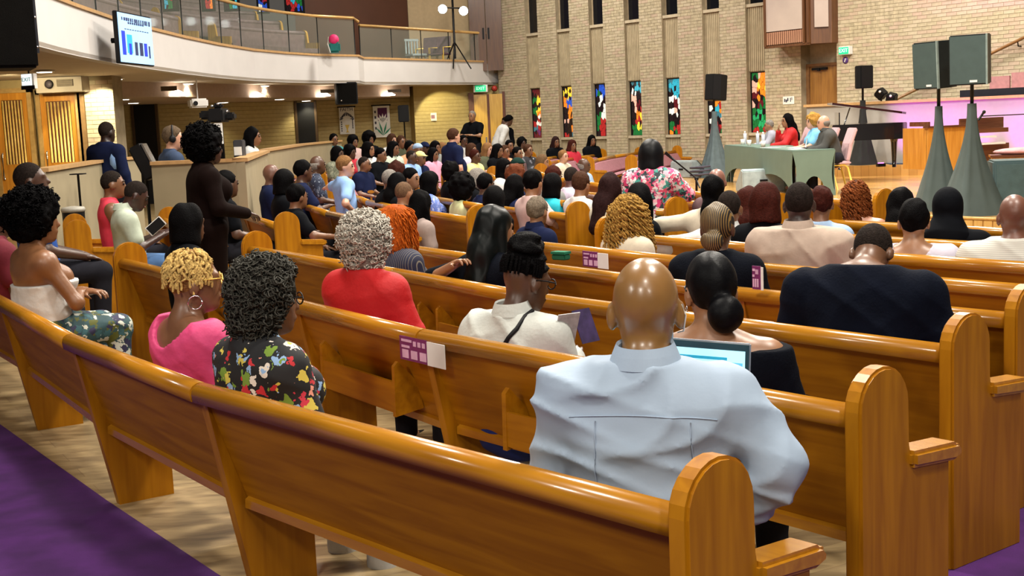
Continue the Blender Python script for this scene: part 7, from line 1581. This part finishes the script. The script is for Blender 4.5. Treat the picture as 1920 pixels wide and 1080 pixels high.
 ('far woman with long fair-brown hair in an olive top', 914, 268, dict(Y=22.0, skin=SKW, shirt=OLIVE, hair='longer', hairm=HLB, armR='folded', armL='folded')),
 ('far woman with long black hair beside the olive top', 933, 270, dict(Y=21.5, skin=SKM, shirt=BLKC, hair='long', hairm=HK)),
 ('far person in an orange tee', 947, 272, dict(Y=22.5, skin=SKM, shirt=PEACH, hair='short', hairm=HB_)),
 ('far person in a white tee with a raised phone under the first stained glass', 979, 255, dict(Y=26.5, skin=SKD, shirt=CREAM, hair='afro', hairm=HK)),
 ('far person in a black jacket near the standing group', 955, 262, dict(Y=24.5, skin=SKM, shirt=BLKC, hair='short', hairm=HK)),
 ('far man in a black tee with white print', 990, 270, dict(Y=22.5, skin=SKM, shirt=floral('cloth_black_print', (0.008, 0.008, 0.012), [(0.4, 0.42, 0.45), (0.1, 0.1, 0.12)], 7, 0.4, dens=0.35), hair='short', hairm=HB_, build=1.15)),
 ('far person with a brown face left of the black printed tee', 970, 275, dict(Y=21.5, skin=SKM, shirt=PLUM, hair='short', hairm=HK)),
 ('far woman with streaked brown hair in a white top', 1017, 290, dict(Y=18.5, skin=SKL, shirt=WHT, hair='long', hairm=hairmat('streaked', (0.12, 0.07, 0.035)))),
 ('far person with dark green cap in front of the printed tee', 970, 296, dict(Y=17.2, skin=SKM, shirt=OLIVE, hair='cap', hairm=C_((0.01, 0.03, 0.025), 'bottle_green'))),
 ('far woman with long dark hair under the second stained glass', 1042, 256, dict(Y=26.5, skin=SKM, shirt=BLKC, hair='longer', hairm=hairmat('espresso', (0.02, 0.008, 0.008)))),
 ('far woman in a crimson top looking at a phone', 1073, 262, dict(Y=25.0, skin=SKM, shirt=RED2, hair='long', hairm=HR, armR='phone', armL='phone')),
 ('far person with fair hair in a cream top', 1056, 281, dict(Y=20.5, skin=SKW, shirt=CREAM, hair='short', hairm=HLB)),
 ('far woman all in black with long black hair by the third stained glass', 1110, 253, dict(Y=26.5, skin=SKM, shirt=BLKC, hair='longer', hairm=HK)),
 ('man in pale jeans and light shirt lounging with a crossed leg', 1103, 294, dict(Y=18.0, skin=SKD, shirt=BLU2, hair='fringe', hairm=HG, pants=JEAN, lean=-0.25)),
 ('far person with dark hair left of the lavender shirt', 1038, 311, dict(Y=14.2, skin=SKM, shirt=GREYC2, hair='short', hairm=HR)),
 ('far person with a low dark bun right of the lavender shirt', 1090, 322, dict(Y=12.6, skin=SKL, shirt=WHT, hair='short', hairm=HB_)),
]
for i, (lab, px, py, kw) in enumerate(crowd):
    kw = dict(kw); kw.pop('big', None); kw.pop('tz', None); tall = kw.pop('tall', 0)
    if kw.get('hair') in ('afro', 'bigafro', 'curly'): kw.setdefault('hairup', 0.04)
    kw.setdefault('neck', 'crew'); kw.setdefault('slim', 1.0)
    if 'Y' in kw and px >= 600 and 'pew' not in lab.split() and not (980 < px < 1360 and py > 305):
        y0 = kw['Y']; kw['Y'] = y0 * 1.20 if y0 < 15 else (y0 * 1.18 if y0 < 21 else min(29.5, y0 * 1.11))
    far = kw.get('Y', 0) and kw['Y'] > 17
    if far and px > 600: kw['turn'] = kw.get('turn', 0) - 0.5
    if kw.get('Y', 0) > 10: kw.setdefault('face', True)
    kw.setdefault('hands', True); kw.setdefault('legs', not (kw.get('Y', 0) and kw['Y'] > 16 and 'crossed leg' not in lab))
    seated(lab, px, py, group='people seated in the pews', **kw)
# ------------------------------------------------------------------ people on their feet
def standing(label, px, py, Y, rz, base=0.0, **kw):
    q = aty(px, py, Y); h = max(0.011, Y * 0.0013); kw.setdefault('armL', 'down'); kw.setdefault('armR', 'down'); kw.setdefault('pants', DKP)
    return person(label, q[:2], rz, q[2] - base - kw.pop('hairup', 0.0), False, h=h, base=base, **kw)
FLM = floral('cloth_bold_floral', (0.02, 0.03, 0.04), [(0.60, 0.04, 0.16), (0.75, 0.35, 0.42), (0.05, 0.28, 0.24), (0.70, 0.62, 0.62), (0.62, 0.06, 0.12), (0.015, 0.03, 0.04)], 17, 0.62, dens=0.95)
standing('woman standing at the microphone in a bold floral blouse, black bob', 1219, 262, 11.6, math.radians(-25), base=-0.2, skin=SKM, shirt=FLM, sleeve='half', neck='crew', hair='bob', hairm=mat('hair_bob', (0.004, 0.004, 0.005), rough=0.45, var=0.3, spec=0.15), slim=0.95, build=1.25, yaw=0.2, armR='reach', folds=0.004, hs=1.1)
def exs(c):
    MB().sph(c['HD'](0.086, -0.01, -0.045), 0.010 * c['s']).build('earring', CHROME, c['o']); curls(c, HK, 900, (0.143, 0.150, 0.146), (0, -0.03, 0.045), 0.010, 0.006, turns=1.2)
standing('woman standing in dark brown with a rounded black afro', 378, 233, 10.2, math.radians(-65), skin=(0.05, 0.018, 0.012), shirt=BRN, sleeve='long', neck='crew', hair='bigafro', hairm=HK, slim=0.95, build=1.20, hairup=0.05, pants=BRN, yaw=-0.1, armR='lap', armL='lap', extra=exs)
standing('man standing in a navy polo among the far seated crowd', 847, 240, 19.5, math.radians(-60), skin=SKW, shirt=NAVY, neck='collar', collar=True, hair='short', hairm=HB_, face=True, build=1.1)
standing('officer in black uniform standing by the yellow double door', 886, 206, 34.0, math.radians(150), skin=SKL, shirt=BLKC, sleeve='short', hair='stubble', hairm=HG, armR='folded', armL='folded', face=True)
standing('man in a white shirt bending forward by the yellow double door', 931, 211, 33.2, math.radians(-80), skin=SKD, shirt=WHT, sleeve='long', hair='short', hairm=HK, lean=0.42, nod=0.4, build=1.2)
standing('person in black standing right of the bending man', 948, 219, 33.6, math.radians(120), skin=SKD, shirt=BLKC, sleeve='long', hair='short', hairm=HK)
standing('security man in a dark jacket and pale blue shirt by the brick column', 195, 226, 17.2, math.radians(-30), skin=(0.02, 0.008, 0.006), shirt=NAVY, sleeve='long', hair='stubble', hairm=HS, build=1.2, extra=lambda c: MB().sph(c['T'](0.175, -0.03, 0.33), (0.09, 0.10, 0.17)).build('shirt_panel', LBL, c['o']))
def headset(c):
    HD, s = c['HD'], c['s']; MB().tube([HD(0.095 * math.cos(a), -0.01, 0.02 + 0.11 * math.sin(a)) for a in np.linspace(0, math.pi, 13)], 0.010 * s, 6).build('headband', BLACK, c['o']); MB().sph(HD(0.088, -0.01, -0.005), (0.022 * s, 0.036 * s, 0.04 * s)).build('ear_cup', BLACK, c['o']); MB().sph(HD(-0.088, -0.01, -0.005), (0.022 * s, 0.036 * s, 0.04 * s)).build('ear_cup', BLACK, c['o'])
standing('camera operator wearing a black headset behind the booth partition', 318, 235, 14.6, math.radians(-60), skin=SKW, shirt=C_((0.03, 0.05, 0.10), 'slate_blue'), sleeve='short', hair='short', hairm=hairmat('mouse', (0.10, 0.07, 0.045)), yaw=-0.3, armR='phone', extra=headset)
standing('woman with straight black hair in white inside the booth', 469, 238, 18.6, math.radians(-90), skin=SKM, shirt=WHT, hair='long', hairm=HK, slim=0.95, face=True)
# ------------------------------------------------------------------ the panel on the stage
def panel(label, px, py, X, Yv, **kw):
    q = aty(px, py, Yv); z = q[2]; kw.setdefault('pants', DKP); top = max(1.1, min(1.36, z - SZ)); return person(label, (X, Yv), kw.pop('rz', math.radians(88)), top, True, h=0.022, base=SZ, face=True, **kw)
panel('panel man in a grey suit leaning on the table, spectacled and balding', 1552, 214, PX_, 19.75, skin=SKW, shirt=C_((0.065, 0.065, 0.062), 'grey_suit'), sleeve='long', neck='collar', collar=True, hair='fringe', hairm=HG, lean=0.28, armR='table', armL='table', build=1.3, yaw=0.15)
panel('panel woman with blonde curls in light blue', 1524, 215, PX_, 20.75, skin=SKW, shirt=C_((0.16, 0.42, 0.68), 'bright_blue'), sleeve='short', hair='curly', hairm=HY, lean=0.12, armR='table', armL='table', slim=0.95, yaw=0.3)
panel('panel woman in a red jacket with dark hair, hand to her cheek', 1476, 214, PX_, 22.6, skin=SKL, shirt=REDC, sleeve='long', hair='long', hairm=HK, lean=0.10, armR='chin', armL='table', slim=0.95, yaw=0.2)
panel('panel person in grey partly hidden behind the woman in red', 1452, 226, PX_ - 0.05, 24.0, skin=SKL, shirt=C_((0.30, 0.30, 0.36), 'cool_grey'), sleeve='long', hair='short', hairm=HG, lean=0.1, armR='table', armL='table')
# green bottle on the pew and a booklet in the white-shirted person's hands
P = atz(1052, 487, RT); b_ = thing('green_box', 'small dark green box resting on the pew rail beside the black hair', 'box', (P[0], P[1], RT), -0.7); MB().box(-0.05, 0.05, -0.03, 0.03, 0, 0.035).build('carton', C_((0.01, 0.10, 0.05), 'bottle_green2'), b_, bevel=0.006); MB().box(-0.052, 0.052, -0.032, 0.032, 0.035, 0.05).build('lid', C_((0.01, 0.14, 0.07), 'lid_green'), b_)
P = aty(1082, 614, 5.05); b_ = thing('magazine', 'open printed magazine held by the person in the strapped white shirt', 'magazine', tuple(P), 0.5)
for k in (-1, 1):
    q = MB().box(0, 0.10, -0.002, 0.002, -0.07, 0.07).build('page', mat('mag_grey', (0.42, 0.41, 0.42), var=0.25, scale=30) if k < 0 else mat('mag_violet', (0.035, 0.02, 0.075), var=0.4, scale=20), b_); q.rotation_euler = (-0.4, 0, math.pi if k < 0 else 0.25)
P = aty(300, 418, 9.0); b_ = thing('phone', 'white phone held by the man in the pale green polo', 'phone', tuple(aty(292, 424, 10.7)), 0.3)
q = MB().box(-0.045, 0.045, -0.005, 0.005, -0.08, 0.08).build('case', WHITEM, b_, bevel=0.003); q.rotation_euler = (0, 0.9, 0); q2 = MB().box(-0.04, 0.04, -0.007, -0.005, -0.07, 0.07).build('glass', BLACK, b_); q2.rotation_euler = (0, 0.9, 0)

P = atz(1762, 918, 0.0); b_ = thing('handbag', 'black handbag on the floor between the right-hand pew ends', 'bag', (P[0], P[1], 0), 0.4)
MB().sph((0, 0, 0.12), (0.13, 0.08, 0.13), 14, 8).build('pouch', mat('bag_black', (0.004, 0.004, 0.005), rough=0.5, spec=0.2), b_); MB().tube([(-0.08, 0, 0.20), (-0.05, 0, 0.30), (0.05, 0, 0.30), (0.08, 0, 0.20)], 0.008, 6).build('strap', MATS['bag_black'], b_)
